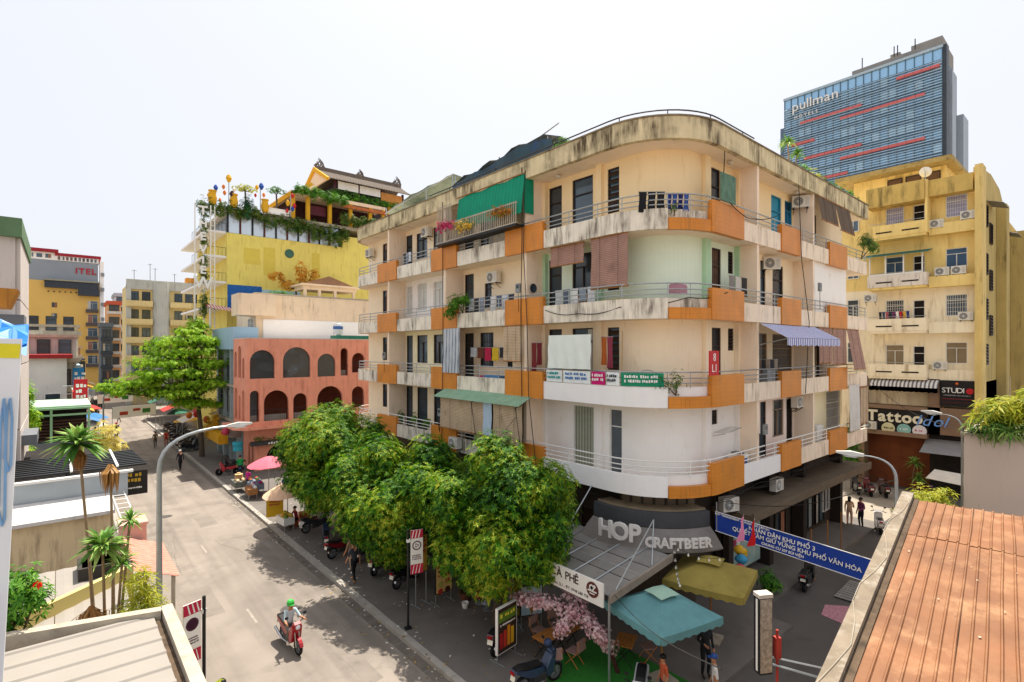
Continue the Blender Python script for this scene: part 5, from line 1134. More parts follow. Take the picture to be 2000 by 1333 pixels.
b = MB(); b.prism([(47.9,8),(85,8),(85,20.5),(60,21.2),(56,22.9),(52,23.2),(49,22.9),(47.9,22.9)], 0, .4); b.v = [(p[0],6.47+p[2],p[1]) for p in b.v]; w_(b, 'flank_wall', OLV)
b = MB(); b.box(54.5,5.9,0,56,6.46,21.4); b.box(62,5.2,0,66,6.46,20.4); w_(b, 'flank_buttress', OLV)
g = FY(6.47)
for x, z in ((49.2,19),(49.2,15.6),(49.2,12.4),(49.2,9.2),(51.2,18),(51.2,14.6),(51.2,11.3),(58,18),(58,14.6),(58,11),(70,16),(70,12)): window(g, x, x+1.0, z, z+1.5, t, 'louver', FRAME, GLASS, .06)
for x, z in ((50.0,20.9),(57.5,19.8)):
    b = MB(); b.sheet([[(x+.25*j,6.46-.9*k/2,z-.3*k/2+(.05 if j%2 else 0)) for j in range(11)] for k in range(3)], .02, (0,0,1)); w_(b, 'sheet_awning', M('grey_corrugated_awning','8d8a80',.7,.2))
b = MB(); b.box(51,8.9,21.1,55.5,15,24.3); w_(b, 'roof_house', YA)
b = MB(); b.box(49.6,8.3,24.3,56,16,24.65); w_(b, 'roof_house_slab', M('mouldy_slab','a8925c',.9,.12,1,'463c26',.55))
h = FX(51)
for u in (9.2,10.4,11.6): window(h, u, u+1.0, 23.2, 24.0, t, 'plain', FRAME, M('brown_louver_panel','6a5038',.7), .06)
# shops below
b = MB(); b.box(48.6,6.9,0,60,17,8.1); w_(b, 'shop_core', M('dark_shop_interior','4a3a30',.9,.25))
b = MB(); b.box(46.6,9.2,3.95,48.59,13,4.25); w_(b, 'shop_floor_ledge', M('brown_ledge','8a705a',.85,.1))
b = MB(); b.box(46.6,9.2,5.9,48.59,13,6.15); w_(b, 'shop_counter', MATS['brown_ledge'])
b = MB(); b.box(46.75,9.25,4.253,46.9,12.95,5.897); w_(b, 'shop_signboard', M('black_sign_backing','231f1e',.7,.2))
b = MB(); b.box(46.9,6.62,4.3,48.59,9.18,6.2); w_(b, 'brown_spandrel', MATS['brown_ledge'])
b = MB(); b.box(48,9.18,.0,48.59,13.2,3.95); w_(b, 'ground_shop_front', M('rusty_shutter','7a4326',.8,.25,1.2)); b = MB(); b.box(47.4,6.6,.0,48.58,9.17,4.29); w_(b, 'dark_shop_front', M('black_shop_front','26221f',.8,.3))
b = MB(); b.box(46.9,13.1,0,48.59,13.5,8.2); b.box(46.9,8.5,4.3,47.4,9.19,8.2); w_(b, 'shop_pier', MATS['brown_ledge'])
CRW = M('cream_letters','e8e0c4',.5,.03)
t = thing('tattoo_sign', 'large cream and blue tattoo parlour letters on the dark shop front', 'sign', (46.7,11,4.9)); fr = FX(46.74)
letters(t, fr, 'Tattoo', 1.1, 11.15, 5.3, .05, CRW, gap=.03, ext=.05, bold=.035)
letters(t, fr, 'Idol', 1.05, 8.85, 5.2, .08, M('blue_script_letters','6f9fe0',.5,.03), gap=.02, ext=.04, shear=.35)
for i, (y, c, c2, s) in enumerate(((11.5,'d9d2a8','5a5030','TATTOO'),(10.54,'8fc0b8','e0ece8','STUDIO'),(9.62,'e6dfe0','c05a7a','Body Art'))):
    t = thing('round_sign', ['cream','turquoise','pink and white'][i]+' round sign below the tattoo letters', 'sign', (46.7,y,4.45)); b = MB(Matrix.Rotation(rad(-90),4,'Y')); b.lathe([(0,0),(.42,0),(.42,.05),(.36,.08),(.36,.05),(0,.05)], (0,0,0), 24); b.build('disc', M('round_sign_%d' % i, c, .5), t)
    marks('lettering', .5, .2, 1, M('round_sign_print_%d' % i, c2, .5), t, (-.09,0,0), (0,0,rad(-90)), i)
t = thing('studio_sign', 'black board with white and red studio lettering beside the tattoo shop', 'sign', (46.8,7.55,6.4)); fr = FX(46.85)
b = MB(); fr.box(b, 6.65, 8.5, 6.35, 8.15, 0, .05); b.build('board', M('black_sign_panel','1b191b',.4,.1), t, w=True)
letters(t, fr, 'STUDI', .5, 7.78, 7.45, .055, WPR, gap=.03, ext=.01); 
b = MB(Matrix.Rotation(rad(-90),4,'Y')); b.lathe([(0,0),(.2,0),(.2,.02),(0,.02)], (0,0,0), 20); b.build('red_dot', RED, t, (-.11,-.68,1.05)); b = MB(Matrix.Rotation(rad(-90),4,'Y')); b.lathe([(0,0),(.08,0),(.08,.02),(0,.02)], (0,0,0), 14); b.build('orange_dot', M('orange_dot','d9642a',.5), t, (-.11,0,1.55))
marks('small_print', 1.5, .1, 1, M('grey_print','9a9a98',.6), t, fr.p(7.55,7.1,.055)-t.location, (0,0,rad(-90)), 5); b = MB(); fr.box(b, 6.75, 8.4, 6.62, 6.64, .052, .058); fr.box(b, 6.75, 8.4, 6.85, 6.9, .052, .058); b.build('rule_line', M('dark_red_rule','7a1f2a',.5), t, w=True)
t = thing('striped_shop_awning', 'grey and white striped rounded awning above the tattoo shop', 'awning', (46.3,10.6,7.6))
SG = M('grey_striped_canvas','d9d6d2',.85,.05,2,wave=((0,1,0),4.2,'6d6a6c',.55)); rows = [[(47.5-1.3*math.sin(a)*1.0, 8.5+4.1*j/24, 7.6+.6*math.cos(a)) for j in range(25)] for a in (0,.3,.6,.9,1.2,1.57)]; rows.append([(46.2,8.5+4.1*j/24,7.3-(.05 if j%2 else 0)) for j in range(25)])
b = MB(); b.sheet(rows, .015, (0,0,1)); b.build('canvas', SG, t, w=True); b = MB(); b.tube([(46.25,8.5,7.55),(46.25,12.6,7.55)], .03, 5); b.build('front_bar', METAL, t, w=True)
t = thing('grey_awning', 'plain grey awning over the dark shop next to the tattoo parlour', 'awning', (46,8,3.2)); b = MB(); b.sheet([[(47.4-1.9*k/4, 6.2+3.2*j/8, 3.9-.75*(k/4)**.7) for j in range(9)] for k in range(5)], .02, (0,0,1)); b.build('canvas', M('grey_canvas','8d8c8c',.85,.08), t, w=True)
for y in (6.3,9.3): b = MB(); b.tube([(47.4,y,3.0),(45.5,y,3.14)], .02, 5); b.build('arm', BLACKM, t, w=True)
for l, a, lb in (((47.0,8.7,18.9),-90,'condenser below the uppermost barred window of the yellow block'),((47.0,7.0,19.2),-90,'condenser at the top right corner of the yellow block'),((47.0,8.4,15.5),-90,'left one of two condensers under the blue curtained window'),((47.0,7.5,15.5),-90,'right one of two condensers under the blue curtained window'),((46.9,7.1,12.3),-90,'condenser on the third ledge of the yellow block'),((46.9,8.5,8.9),-90,'condenser on the lowest ledge of the yellow block'),((46.6,12.6,13.9),-90,'condenser beside the laundry of the yellow block'),((46.5,12.6,4.3),-90,'condenser at the left end of the tattoo shop ledge')): again(AC0, l, rad(a), lb)
clothes(FX(46.7), 10.2, 12.1, 13.1, 0, ['2a3a7a','d9b03a','c02a3a','f0e8e0','7a3a6a','3a3a40','b05a6a','40506a','2b2b2b'], 'colourful laundry on the yellow block balcony', .7)
t = thing('balcony_enclosure', 'glazed balcony with dark green awning on the yellow block', 'balcony enclosure', (46.4,11,14.9)); b = MB(); b.sheet([[(47.4-1.4*k, 9.0+4.0*j/6, 17.55-.35*k) for j in range(7)] for k in range(2)], .03, (0,0,1)); b.build('green_roof', M('dark_green_canvas','2f6a60',.8,.1), t, w=True)
for y in (9.4,10.5,11.6,12.6): b = MB(); b.box(46.36,y-.04,15.8,46.44,y+.04,17.25); b.build('enclosure_post', WFRAME, t, w=True)
b = MB(); b.box(46.38,9.4,15.8,46.4,12.6,15.9); b.build('sill_rail', WFRAME, t, w=True)
b = MB(Matrix.Rotation(rad(60),4,'Y')); b.lathe([(.02,0),(.2,.02),(.36,.08),(.37,.09),(.2,.04),(.02,.02)], (0,0,0), 18); d = b.build('dish', WHITEM, None); t = thing('satellite_dish', 'satellite dish on the roof of the yellow block', 'dish', (46.7,9.3,22.3)); d.parent = t; d.location = (0,0,.6); b = MB(); b.tube([(0,0,0),(0,0,.6)], .03, 6); b.build('mast', METAL, t); b = MB(); b.tube([(0,0,.6),(-.5,0,.9)], .015, 4); b.build('feed_arm', METAL, t)
# ---- glass tower
t = thing('glass_tower', 'tall blue glass hotel tower with red bands behind the yellow block', 'building', (160,44,0)); w_ = bparts(t)
b = MB(); b.box(150.4,27.2,0,168,60.2,77.6); w_(b, 'core', M('tower_core','5a6a78',.5,.1,.1))
f = FX(150); ncol = 20; cw = (60.6-26.8)/ncol; random.seed(77)
GP = [M('tower_glass_%d' % i, c, .12, .08, .08, spec=.6, metal=.45) for i, c in enumerate(('86b0d0','98c2e0','7aa4c6','b5d6ea'))]; RB = M('tower_red_band','c86866',.5,.06,.2); pane_me = None
for r in range(11):
    z1 = 75.4-r*3.1
    for c in range(ncol):
        u = 26.8+c*cw
        if c%1 == 0:
            b = MB(); f.box(b, u+.04, u+cw-.04, z1-2.2, z1-.05, -.1, 0); w_(b, 'glass_pane', GP[random.choice((0,0,0,1,1,2,3))])
    b = MB(); f.box(b, 26.8, 60.6, z1-3.1+.02, z1-2.25, -.3, -.05); w_(b, 'spandrel', M('tower_spandrel','6a8fae',.35,.1,.2))
    for k in range(5):
        zz = z1-.3-k*.62; b = MB(); f.box(b, 26.8, 60.6, zz-.06, zz+.06, .15, .5); w_(b, 'louvre_fin', M('tower_louvre','b0c8d8',.4,.1,.3))
for zc, a, e in ((70.5,2.4,10.8),(68.6,8,18.2),(74.1,15,19.8),(65.2,1,4.5),(60.8,3,10.8),(58.5,8,18.2),(54.6,4,9),(52.5,10,17)):
    n = int(round(e-a)); du = (e-a)/n*cw
    for k in range(n): u = 60.6-a*cw-(k+1)*du; b = MB(); f.box(b, u, u+du-.06, zc-.32, zc+.32, .05, .62); w_(b, 'red_band_panel', RB)
for c in range(0,ncol+1):
    u = 26.8+c*cw; b = MB(); f.box(b, u-.06, u+.06, 42, 78, .02, .3); w_(b, 'mullion', M('tower_mullion','5a7486',.5))
b = MB(); f.box(b, 26.8, 60.6, 75.5, 77.9, -.1, .0); w_(b, 'top_glazing', GP[1]); b = MB(); f.box(b, 26.6, 60.8, 77.95, 78.5, -.4, .5); w_(b, 'top_cap', M('tower_cap','a9bcc8',.4))
b = MB(); b.box(149.8,26.0,0,152,26.75,78.5); w_(b, 'end_fin', M('tower_dark_fin','3a424a',.5,.2,.5)); b = MB(); b.box(154,25.7,0,158,26.7,74); b.box(162,25.0,0,168,26.6,66); w_(b, 'side_shaft', M('tower_side_cladding','9fa9b4',.6,.08,.3))
b = MB(); b.box(155,27.5,77.6,166,46,82.0); b.box(157,28,82,164,34,84); b.box(156,36,82,160,38,83.2); w_(b, 'roof_plant', M('tower_roof_plant','8f8a84',.8,.15,.3))
for y in (33,36.5,37.2,44): b = MB(); b.tube([(156,y,82),(156,y,85)], .12, 5); w_(b, 'roof_mast', BLACKM)
b = MB(); b.box(150.6,60.6,0,158,62,71); w_(b, 'left_wing', M('tower_side_dark','5f7488',.5))
t = thing('tower_sign', 'white lettering at the top of the glass tower', 'sign', (149.3,52.5,72)); fr = FX(149.6)
letters(t, fr, 'pullman', 3.5, 52.9, 75.2, .2, WFRAME, gap=.12, ext=.15); letters(t, fr, 'HOTELS', 1.1, 55.0, 72.4, .2, WFRAME, gap=.4, ext=.1)
# ================================================================ people
SKIN = M('tan_skin', 'b98362', .6, .05); HAIR = M('black_hair', '17120f', .6, .2)
def person(label, loc, rz, pose='stand', shirt='808080', pants='303036', shoes='2a2522', sleeves='short', legs='long', hair='short', hat=None, h=1.62, hold=0, cat='person'):
    J = {}; s = h/1.62
    def a(n, x, y, z, r): J[n] = (Vector((x,y,z))*s, (r if isinstance(r,tuple) else (r,r)))
    sit = pose in ('ride','sit'); pz = .92 if not sit else (.80 if pose == 'ride' else .42)
    lean = {'ride':.10,'sit':.10,'stand':0,'walk':.03}[pose]
    a('pelvis',0,0,pz,(.145,.105)); a('spine',0,lean*.4,pz+.2,(.12,.09)); a('chest',0,lean,pz+.40,(.15,.10)); a('neck',0,lean+.01,pz+.53,.05)
    a('jaw',0,lean+.04,pz+.585,(.062,.068)); a('head',0,lean+.025,pz+.67,(.077,.094)); a('crown',0,lean+.01,pz+.735,.058); a('nose',0,lean+.125,pz+.64,.014)
    E = [('pelvis','spine'),('spine','chest'),('chest','neck'),('neck','jaw'),('jaw','head'),('head','crown'),('head','nose')]
    for sd, n in ((-1,'l'),(1,'r')):
        sw = {'walk': .22*sd}.get(pose, 0.)
        a('ear'+n,sd*.088,lean+.01,pz+.65,.016); E.append(('head','ear'+n))
        a('sh'+n,sd*.165,lean,pz+.46,.058); E.append(('chest','sh'+n))
        if pose == 'ride': e = (sd*.26,lean+.20,pz+.24); w_ = (sd*.30,lean+.44,pz+.24)
        elif pose == 'sit': e = (sd*.24,lean+.12,pz+.22); w_ = (sd*.16,lean+.34,pz+.18)
        elif hold and sd == hold: e = (sd*.22,lean-.02,pz+.19); w_ = (sd*.15,lean+.22,pz+.16)
        else: e = (sd*.215,lean-.03-sw*.3,pz+.19); w_ = (sd*.225,lean+.05-sw*.7,pz-.05)
        a('el'+n,*e,.043); a('wr'+n,*w_,.03); E += [('sh'+n,'el'+n),('el'+n,'wr'+n)]
        d = (Vector(w_)-Vector(e)).normalized(); lat = Vector((sd,0,0)); pm = Vector(w_)+d*.07; a('pa'+n,*pm,(.036,.02)); E.append(('wr'+n,'pa'+n))
        side = d.cross(lat).normalized()
        for k, (off, ln) in enumerate(((-.03,.06),(-.01,.075),(.01,.07),(.03,.055))):
            f1 = pm+side*off+d*ln*.6; f2 = f1+d*ln*.5-lat*.02; a('f%d%s'%(k,n),*f1,.0095); a('g%d%s'%(k,n),*f2,.008); E += [('pa'+n,'f%d%s'%(k,n)),('f%d%s'%(k,n),'g%d%s'%(k,n))]
        th = Vector(w_)+d*.035-side*.045; a('th'+n,*th,.0105); E.append(('wr'+n,'th'+n))
        a('hip'+n,sd*.085,0,pz-.05,(.095,.095)); E.append(('pelvis','hip'+n))
        if pose == 'ride': k_ = (sd*.17,.38,pz-.10); an = (sd*.17,.22,.30); to = (sd*.17,.40,.26)
        elif pose == 'sit': k_ = (sd*.14,.36,pz+.04); an = (sd*.13,.34,.09); to = (sd*.14,.52,.04)
        else: k_ = (sd*.10,.04+sw*.55,.49); an = (sd*.095,-.02+sw*1.0,.09+(.05 if pose == 'walk' and sd < 0 else 0)); to = (sd*.10,.15+sw*1.0,.045)
        a('kn'+n,*k_,.06); a('an'+n,*an,.042); a('to'+n,*to,(.04,.032)); E += [('hip'+n,'kn'+n),('kn'+n,'an'+n),('an'+n,'to'+n)]
    names = list(J); me = bpy.data.meshes.new('person'); me.from_pydata([J[n][0] for n in names], [(names.index(x),names.index(y)) for x,y in E], [])
    o = bpy.data.objects.new('tmp', me); C.objects.link(o); o.modifiers.new('skin','SKIN'); 
    for i, n in enumerate(names):
        v = me.skin_vertices[0].data[i]; v.radius = (J[n][1][0]*s, J[n][1][1]*s); v.use_root = (n == 'pelvis')
    o.modifiers.new('sub','SUBSURF').levels = 1; o.modifiers['sub'].render_levels = 1
    dg = bpy.context.evaluated_depsgraph_get(); dg.update(); bm_ = bpy.data.meshes.new_from_object(o.evaluated_get(dg)); bpy.data.objects.remove(o)
    def zone(x, y):
        p = x+y
        if any(k in ('to',) for k in (y[:2],)): return 3
        if y[:2] in ('kn',): return 1
        if y[:2] in ('an',): return 1 if legs == 'long' else 2
        if y[:3] == 'hip' or y == 'spine' and False: return 1
        if y in ('spine','chest') or y[:2] == 'sh': return 0
        if y[:2] == 'el': return 0 if sleeves != 'none' else 2
        if y[:2] == 'wr': return 0 if sleeves == 'long' else 2
        return 2
    segs = [(J[x][0],J[y][0],zone(x,y)) for x,y in E]
    for m_ in (M('cloth_'+shirt,shirt,.85,.08,5),M('cloth_'+pants,pants,.85,.08,5),SKIN,M('shoe_'+shoes,shoes,.7)): bm_.materials.append(m_)
    for p in bm_.polygons:
        c = p.center; best = 9
        for A, B_, z in segs:
            ab = B_-A; q = max(0,min(1,(c-A).dot(ab)/max(1e-6,ab.length_squared))); d = (c-A-ab*q).length
            if d < best: best = d; zz = z
        p.material_index = zz; p.use_smooth = True
    t = bpy.data.objects.new('person', bm_); C.objects.link(t); t.location = loc; t.rotation_euler = (0,0,rz); tag(t, label, cat)
    hc = J['head'][0]; b = MB(Matrix.Translation(hc+Vector((0,-.012,.018))*s) @ Matrix.Diagonal((.098*s,.112*s,.105*s,1)))
    if hat is None or hair == 'long':
        n = 12; prof = [(1.0,-.15),(1.03,.15),(.9,.55),(.6,.88),(.02,1.03)]; b.lathe(prof, (0,0,0), n)
        if hair == 'long': b.add([(-.95,-.2,.2),(.95,-.2,.2),(.8,-1.05,-.5),(-.8,-1.05,-.5),(.7,-.9,-1.9),(-.7,-.9,-1.9)],[(0,1,2,3),(3,2,4,5)]); b.box(-.8,-1.05,-1.6,.8,-.55,.3)
        b.build('hair', HAIR, t, smooth=True)
    eb = MB()
    for sx in (-.03,.03): eb.cbox((hc.x+sx*s,hc.y+.084*s,hc.z-.005*s),(.02*s,.012*s,.010*s))
    eb.cbox((hc.x,hc.y+.09*s,hc.z-.075*s),(.04*s,.012*s,.010*s)); eb.build('eyes_and_mouth', HAIR, t)
    if hat:
        kind, col = hat; b = MB(Matrix.Translation(hc+Vector((0,-.01,.03))*s) @ Matrix.Scale(s,4))
        if kind == 'helmet': b.lathe([(.118,-.05),(.128,.0),(.118,.07),(.075,.125),(.0,.142)], (0,0,0), 14); b.cbox((0,.13,-.02),(.14,.08,.012))
        elif kind == 'cap': b.lathe([(.1,.0),(.105,.04),(.08,.09),(0,.11)], (0,0,0), 12); b.cbox((0,.13,.01),(.13,.1,.012))
        else: b.lathe([(.24,.0),(.1,.08),(.0,.16),(0,.15),(.1,.07),(.235,-.01)], (0,0,0), 16)
        b.build('helmet' if kind == 'helmet' else 'hat', M('hat_'+col,col,.4,.05), t)
    return t
# ================================================================ motorbikes
TYRE = M('black_tyre','1a1a1b',.8,.2,6); RIM = M('alloy_rim','9a9ca0',.35,metal=.7); SEAT = M('black_vinyl_seat','1d1c1d',.5,.1); CHR = M('dull_chrome','b5b7ba',.25,.05,metal=.9); TAIL = M('red_tail_light','a01218',.3); PLATE = M('number_plate','e6e2d2',.5); LAMP = M('headlight_glass','d9dde0',.1,spec=.7)
def moto(label, loc, rz, col, style='bike', group='motorbikes on the pavement'):
    """faces +Y; wheelbase 1.25 m"""
    t = thing('motorbike' if style == 'bike' else 'scooter', label, 'motorbike' if style == 'bike' else 'scooter', loc, rz, group)
    R_ = .285 if style == 'bike' else .24; BM_ = M('bike_paint_'+col, col, .25, .06, 3, spec=.6)
    for y, nm in ((.64,'front_wheel'),(-.6,'rear_wheel')):
        T = Matrix.Translation((0,y,R_)) @ Matrix.Rotation(rad(90),4,'Y'); b = MB(T); wd = .045 if style == 'bike' else .06
        b.lathe([(R_*.72,-wd),(R_*.93,-wd),(R_,-wd*.4),(R_,wd*.4),(R_*.93,wd),(R_*.72,wd),(R_*.72,-wd)], (0,0,0), 20); wv = b.build(nm, TYRE, t)
        b = MB(T); b.lathe([(R_*.6,-.03),(R_*.73,-.03),(R_*.73,.03),(R_*.6,.03),(R_*.6,-.03)], (0,0,0), 20); b.lathe([(.0,-.05),(.05,-.05),(.05,.05),(0,.05)], (0,0,0), 8)
        for k in range(8): q = k*PI/4; b.tube([(0,0,0),(R_*.68*math.cos(q),R_*.68*math.sin(q),0)], .013, 4)
        b.build('rim', RIM, wv)
    def side(poly, hw, nm, mat, taper=.7):
        b = MB(); n = len(poly); cy = sum(p[0] for p in poly)/n; cz = sum(p[1] for p in poly)/n
        vs = [(-hw*taper,cy+(p[0]-cy)*.9,cz+(p[1]-cz)*.9) for p in poly]+[(-hw*.62 if False else -hw*.5-hw*.5*taper,p[0],p[1]) for p in poly]+[(hw*.5+hw*.5*taper,p[0],p[1]) for p in poly]+[(hw*taper,cy+(p[0]-cy)*.9,cz+(p[1]-cz)*.9) for p in poly]
        for i in range(n): vs[i] = (-hw,)+vs[i][1:]; vs[3*n+i] = (hw,)+vs[3*n+i][1:]
        fs = [tuple(range(n))[::-1], tuple(3*n+i for i in range(n))]
        for L_ in range(3):
            for i in range(n): j = (i+1)%n; fs.append((L_*n+i,L_*n+j,(L_+1)*n+j,(L_+1)*n+i))
        b.add(vs, fs); return b.build(nm, mat, t)
    if style == 'bike':
        side([(-.95,.80),(-.9,.86),(-.45,.74),(.12,.66),(.2,.52),(-.2,.42),(-.55,.55)], .13, 'body_cowl', BM_)
        side([(.2,.62),(.40,.92),(.50,.98),(.58,.92),(.46,.40),(.30,.30),(.22,.38)], .17, 'leg_shield', BM_)
        side([(-.25,.44),(.25,.48),(.28,.30),(.05,.20),(-.22,.22)], .12, 'engine', M('engine_metal','4a4a4c',.5,metal=.5))
        side([(.42,.98),(.52,1.08),(.62,1.02),(.62,.88),(.52,.84)], .12, 'handlebar_cowl', BM_)
    else:
        side([(-.98,.74),(-.92,.84),(-.3,.74),(-.08,.70),(-.05,.32),(-.3,.24),(-.85,.42)], .19, 'body_cowl', BM_)
        side([(-.1,.32),(.38,.32),(.40,.24),(-.1,.22)], .2, 'floorboard', SEAT)
        side([(.36,.26),(.30,.5),(.40,.95),(.52,1.0),(.60,.80),(.58,.42),(.48,.26)], .2, 'leg_shield', BM_)
        side([(.36,1.0),(.46,1.12),(.58,1.06),(.6,.94),(.48,.9)], .14, 'handlebar_cowl', BM_)
    side([(-.92,.865),(-.7,.90),(-.3,.83),(.05,.80),(.12,.74),(-.45,.755)] if style == 'bike' else [(-.9,.85),(-.6,.90),(-.2,.84),(-.05,.78),(-.1,.745),(-.85,.80)], .135, 'seat', SEAT)
    b = MB()
    for sx in (-.07,.07): b.tube([(sx,.48,.88),(sx,.64,R_)], .022, 6)
    b.build('front_fork', CHR, t)
    b = MB(); pr = [(R_*1.08*math.cos(q),R_*1.08*math.sin(q)) for q in (.3,.7,1.1,1.5,1.9,2.3)]; b.sheet([[(sx,.64+p[0],R_+p[1]) for p in pr] for sx in (-.06,.06)], .012, (0,0,1)); b.build('front_mudguard', BM_, t)
    b = MB(); b.tube([(-.34,.34,1.02),(-.18,.44,1.04),(0,.48,1.0),(.18,.44,1.04),(.34,.34,1.02)], .016, 6); b.build('handlebar', BLACKM, t)
    for sx in (-1,1):
        b = MB(); b.tube([(sx*.22,.42,1.05),(sx*.30,.44,1.24)], .008, 4); b.cbox((sx*.31,.43,1.26),(.11,.03,.075)); b.build('mirror', BLACKM, t)
        b = MB(); b.tube([(sx*.26,.38,1.03),(sx*.37,.32,1.02)], .022, 6); b.build('grip', SEAT, t)
    b = MB(Matrix.Translation((0,.60,.93)) @ Matrix.Rotation(rad(-75),4,'X')); b.lathe([(.085,-.03),(.09,0),(.07,.035),(0,.045)], (0,0,0), 12); b.build('headlight', LAMP, t)
    b = MB(); b.cbox((0,-.97,.78),(.16,.05,.07)); b.build('tail_light', TAIL, t)
    b = MB(); b.cbox((0,-.95,.62),(.2,.012,.15),rx=rad(-15)); p_ = b.build('number_plate', PLATE, t)
    b = MB(); b.tube([(.15,.1,.26),(.17,-.3,.25),(.18,-.55,.33),(.18,-.92,.44)], [.02,.025,.05,.05], 8); b.build('exhaust', CHR, t)
    b = MB(); b.tube([(-.12,-.05,.24),(-.26,-.1,.01)], .012, 5); b.build('side_stand', BLACKM, t)
    return t
# ================================================================ café terrace at the corner
t = thing('shop_canopy', 'dark curved shop canopy with flared skirt around the building corner', 'canopy', (17,11,3))
ring = lambda r, a0=-12, a1=76, n=24: [(CXA-r*math.cos(rad(a0+(a1-a0)*i/n)), CYA-r*math.sin(rad(a0+(a1-a0)*i/n))) for i in range(n+1)]
GB = M('graphite_band','45474a',.6,.12,1.2,'2f3032',.3); SKT = M('dusty_grey_skirt','7d7771',.8,.14,1.5,'58534e',.4)
b = MB(); b.strip(ring(3.1), ring(2.3), 3.75, 4.3); b.build('upper_band', GB, t, w=True)
b = MB(); b.sheet([[(*p,z) for p in ring(r)] for r, z in ((3.12,3.74),(3.4,3.5),(3.72,3.14))], .05, (0,0,1)); b.build('flared_skirt', SKT, t, w=True)
b = MB(); b.strip(ring(2.9), ring(2.25), 4.303, 4.36); b.build('top_ledge', M('dusty_ledge','8a7a62',.9,.2,2,'4d4234',.5), t, w=True)
HOPM = M('white_channel_letter','dcd8d4',.6,.05)
t = thing('beer_sign', 'raised white craft beer lettering around the curved canopy', 'sign', (16.5,10.4,3.1))
def ringletter(ch, a, size, z, bold): 
    r = 3.78; p = Vector((CXA-r*math.cos(rad(a)),CYA-r*math.sin(rad(a)),z)); text('letter', ch, size, HOPM, t, p-t.location, (rad(90),0,rad(a-90)), .05, bold=bold)
for ch, a in zip('HOP', (8,16.8,25)): ringletter(ch, a, .86, 3.66, .025)
for i, ch in enumerate('CRAFTBEER'): ringletter(ch, 33+i*3.95, .46, 3.44, .018)
t = thing('glass_awning', 'sloping glazed awning with pipe frame above the café terrace', 'awning', (14.5,12,2.9))
gm = M('dirty_wired_glass','8a8681',.35,.2,1.5,'5f5c58',.4,spec=.5)
for i in range(5):
    for k in range(3):
        x0 = 12.75+k*1.06; x1 = x0+1.01; y0 = 10.25+i*.93; y1 = y0+.88; zz = lambda x: 2.80+(x-12.75)*.125
        b = MB(); b.sheet([[(x0,y0,zz(x0)),(x0,y1,zz(x0))],[(x1,y0,zz(x1)),(x1,y1,zz(x1))]], .015, (0,0,1)); b.build('glass_pane', gm, t, w=True)
for i in range(6):
    y = 10.22+i*.93; b = MB(); b.tube([(12.7,y,2.82),(15.9,y,3.22)], .03, 5); b.build('rafter', METAL, t, w=True)
for x in (12.72,14.3,15.9): b = MB(); b.tube([(x,10.2,2.78+(x-12.75)*.125),(x,14.9,2.78+(x-12.75)*.125)], .03, 5); b.build('purlin', METAL, t, w=True)
b = MB(); b.tube([(16.1,11.0,4.2),(14.9,10.25,3.12)], .025, 5); b.tube([(16.1,11.0,4.2),(13.0,10.25,2.87)], .025, 5); b.tube([(16.0,13.8,4.9),(14.0,13.6,3.25)], .025, 5); b.build('stay_rod', METAL, t, w=True)
b = MB(); b.box(12.6,10.1,2.62,15.95,10.18,2.86); b.v = [(p[0],p[1],p[2]+(p[0]-12.6)*.125) for p in b.v]; b.build('edge_board', M('weathered_edge_board','8d8174',.9,.2,3), t, w=True)
for x, y in ((12.75,10.3),(12.75,14.8)): b = MB(); b.tube([(x,y,.12),(x,y,2.82)], .04, 6); b.build('post', METAL, t, w=True)
t = thing('coffee_sign', 'long white coffee sign board with brown emblem under the glazed awning', 'sign', (12.4,12,2.5)); fr = FX(12.4)
b = MB(); fr.box(b, 10.26, 14.2, 2.5, 3.22, -.06, 0); b.build('board', WHITEM, t, w=True)
DB = M('dark_brown_print','33201c',.6); letters(t, fr, 'CÀ PHÊ', .36, 11.85, 2.98, .005, DB, gap=.05, ext=.004, bold=.004); ftext(t, fr, 'Phạm Ngũ Lão, Q.1 - ĐT: 0948 688 758', .13, 11.9, 2.63, .005, DB, ext=.003)
b = MB(Matrix.Translation((12.39,10.66,2.92)) @ Matrix.Rotation(rad(-90),4,'Y'))
b.lathe([(0,0),(.24,0),(.24,.012),(0,.012)], (0,0,0), 22); b.build('emblem', M('maroon_emblem','5a2a26',.6), t, w=True)
b = MB(Matrix.Translation((12.375,10.66,2.92)) @ Matrix.Rotation(rad(-90),4,'Y')); b.lathe([(0.06,0),(.1,0),(.1,.006),(.06,.006),(.06,0)], (.06,.02,0), 14); b.lathe([(.0,0),(.05,0),(.05,.006),(0,.006)], (.12,-.09,0), 10); b.box(-.06,-.18,0,-.02,.18,.006); b.box(-.13,-.1,0,-.10,.1,.006); b.build('emblem_detail', WHITEM, t, w=True)
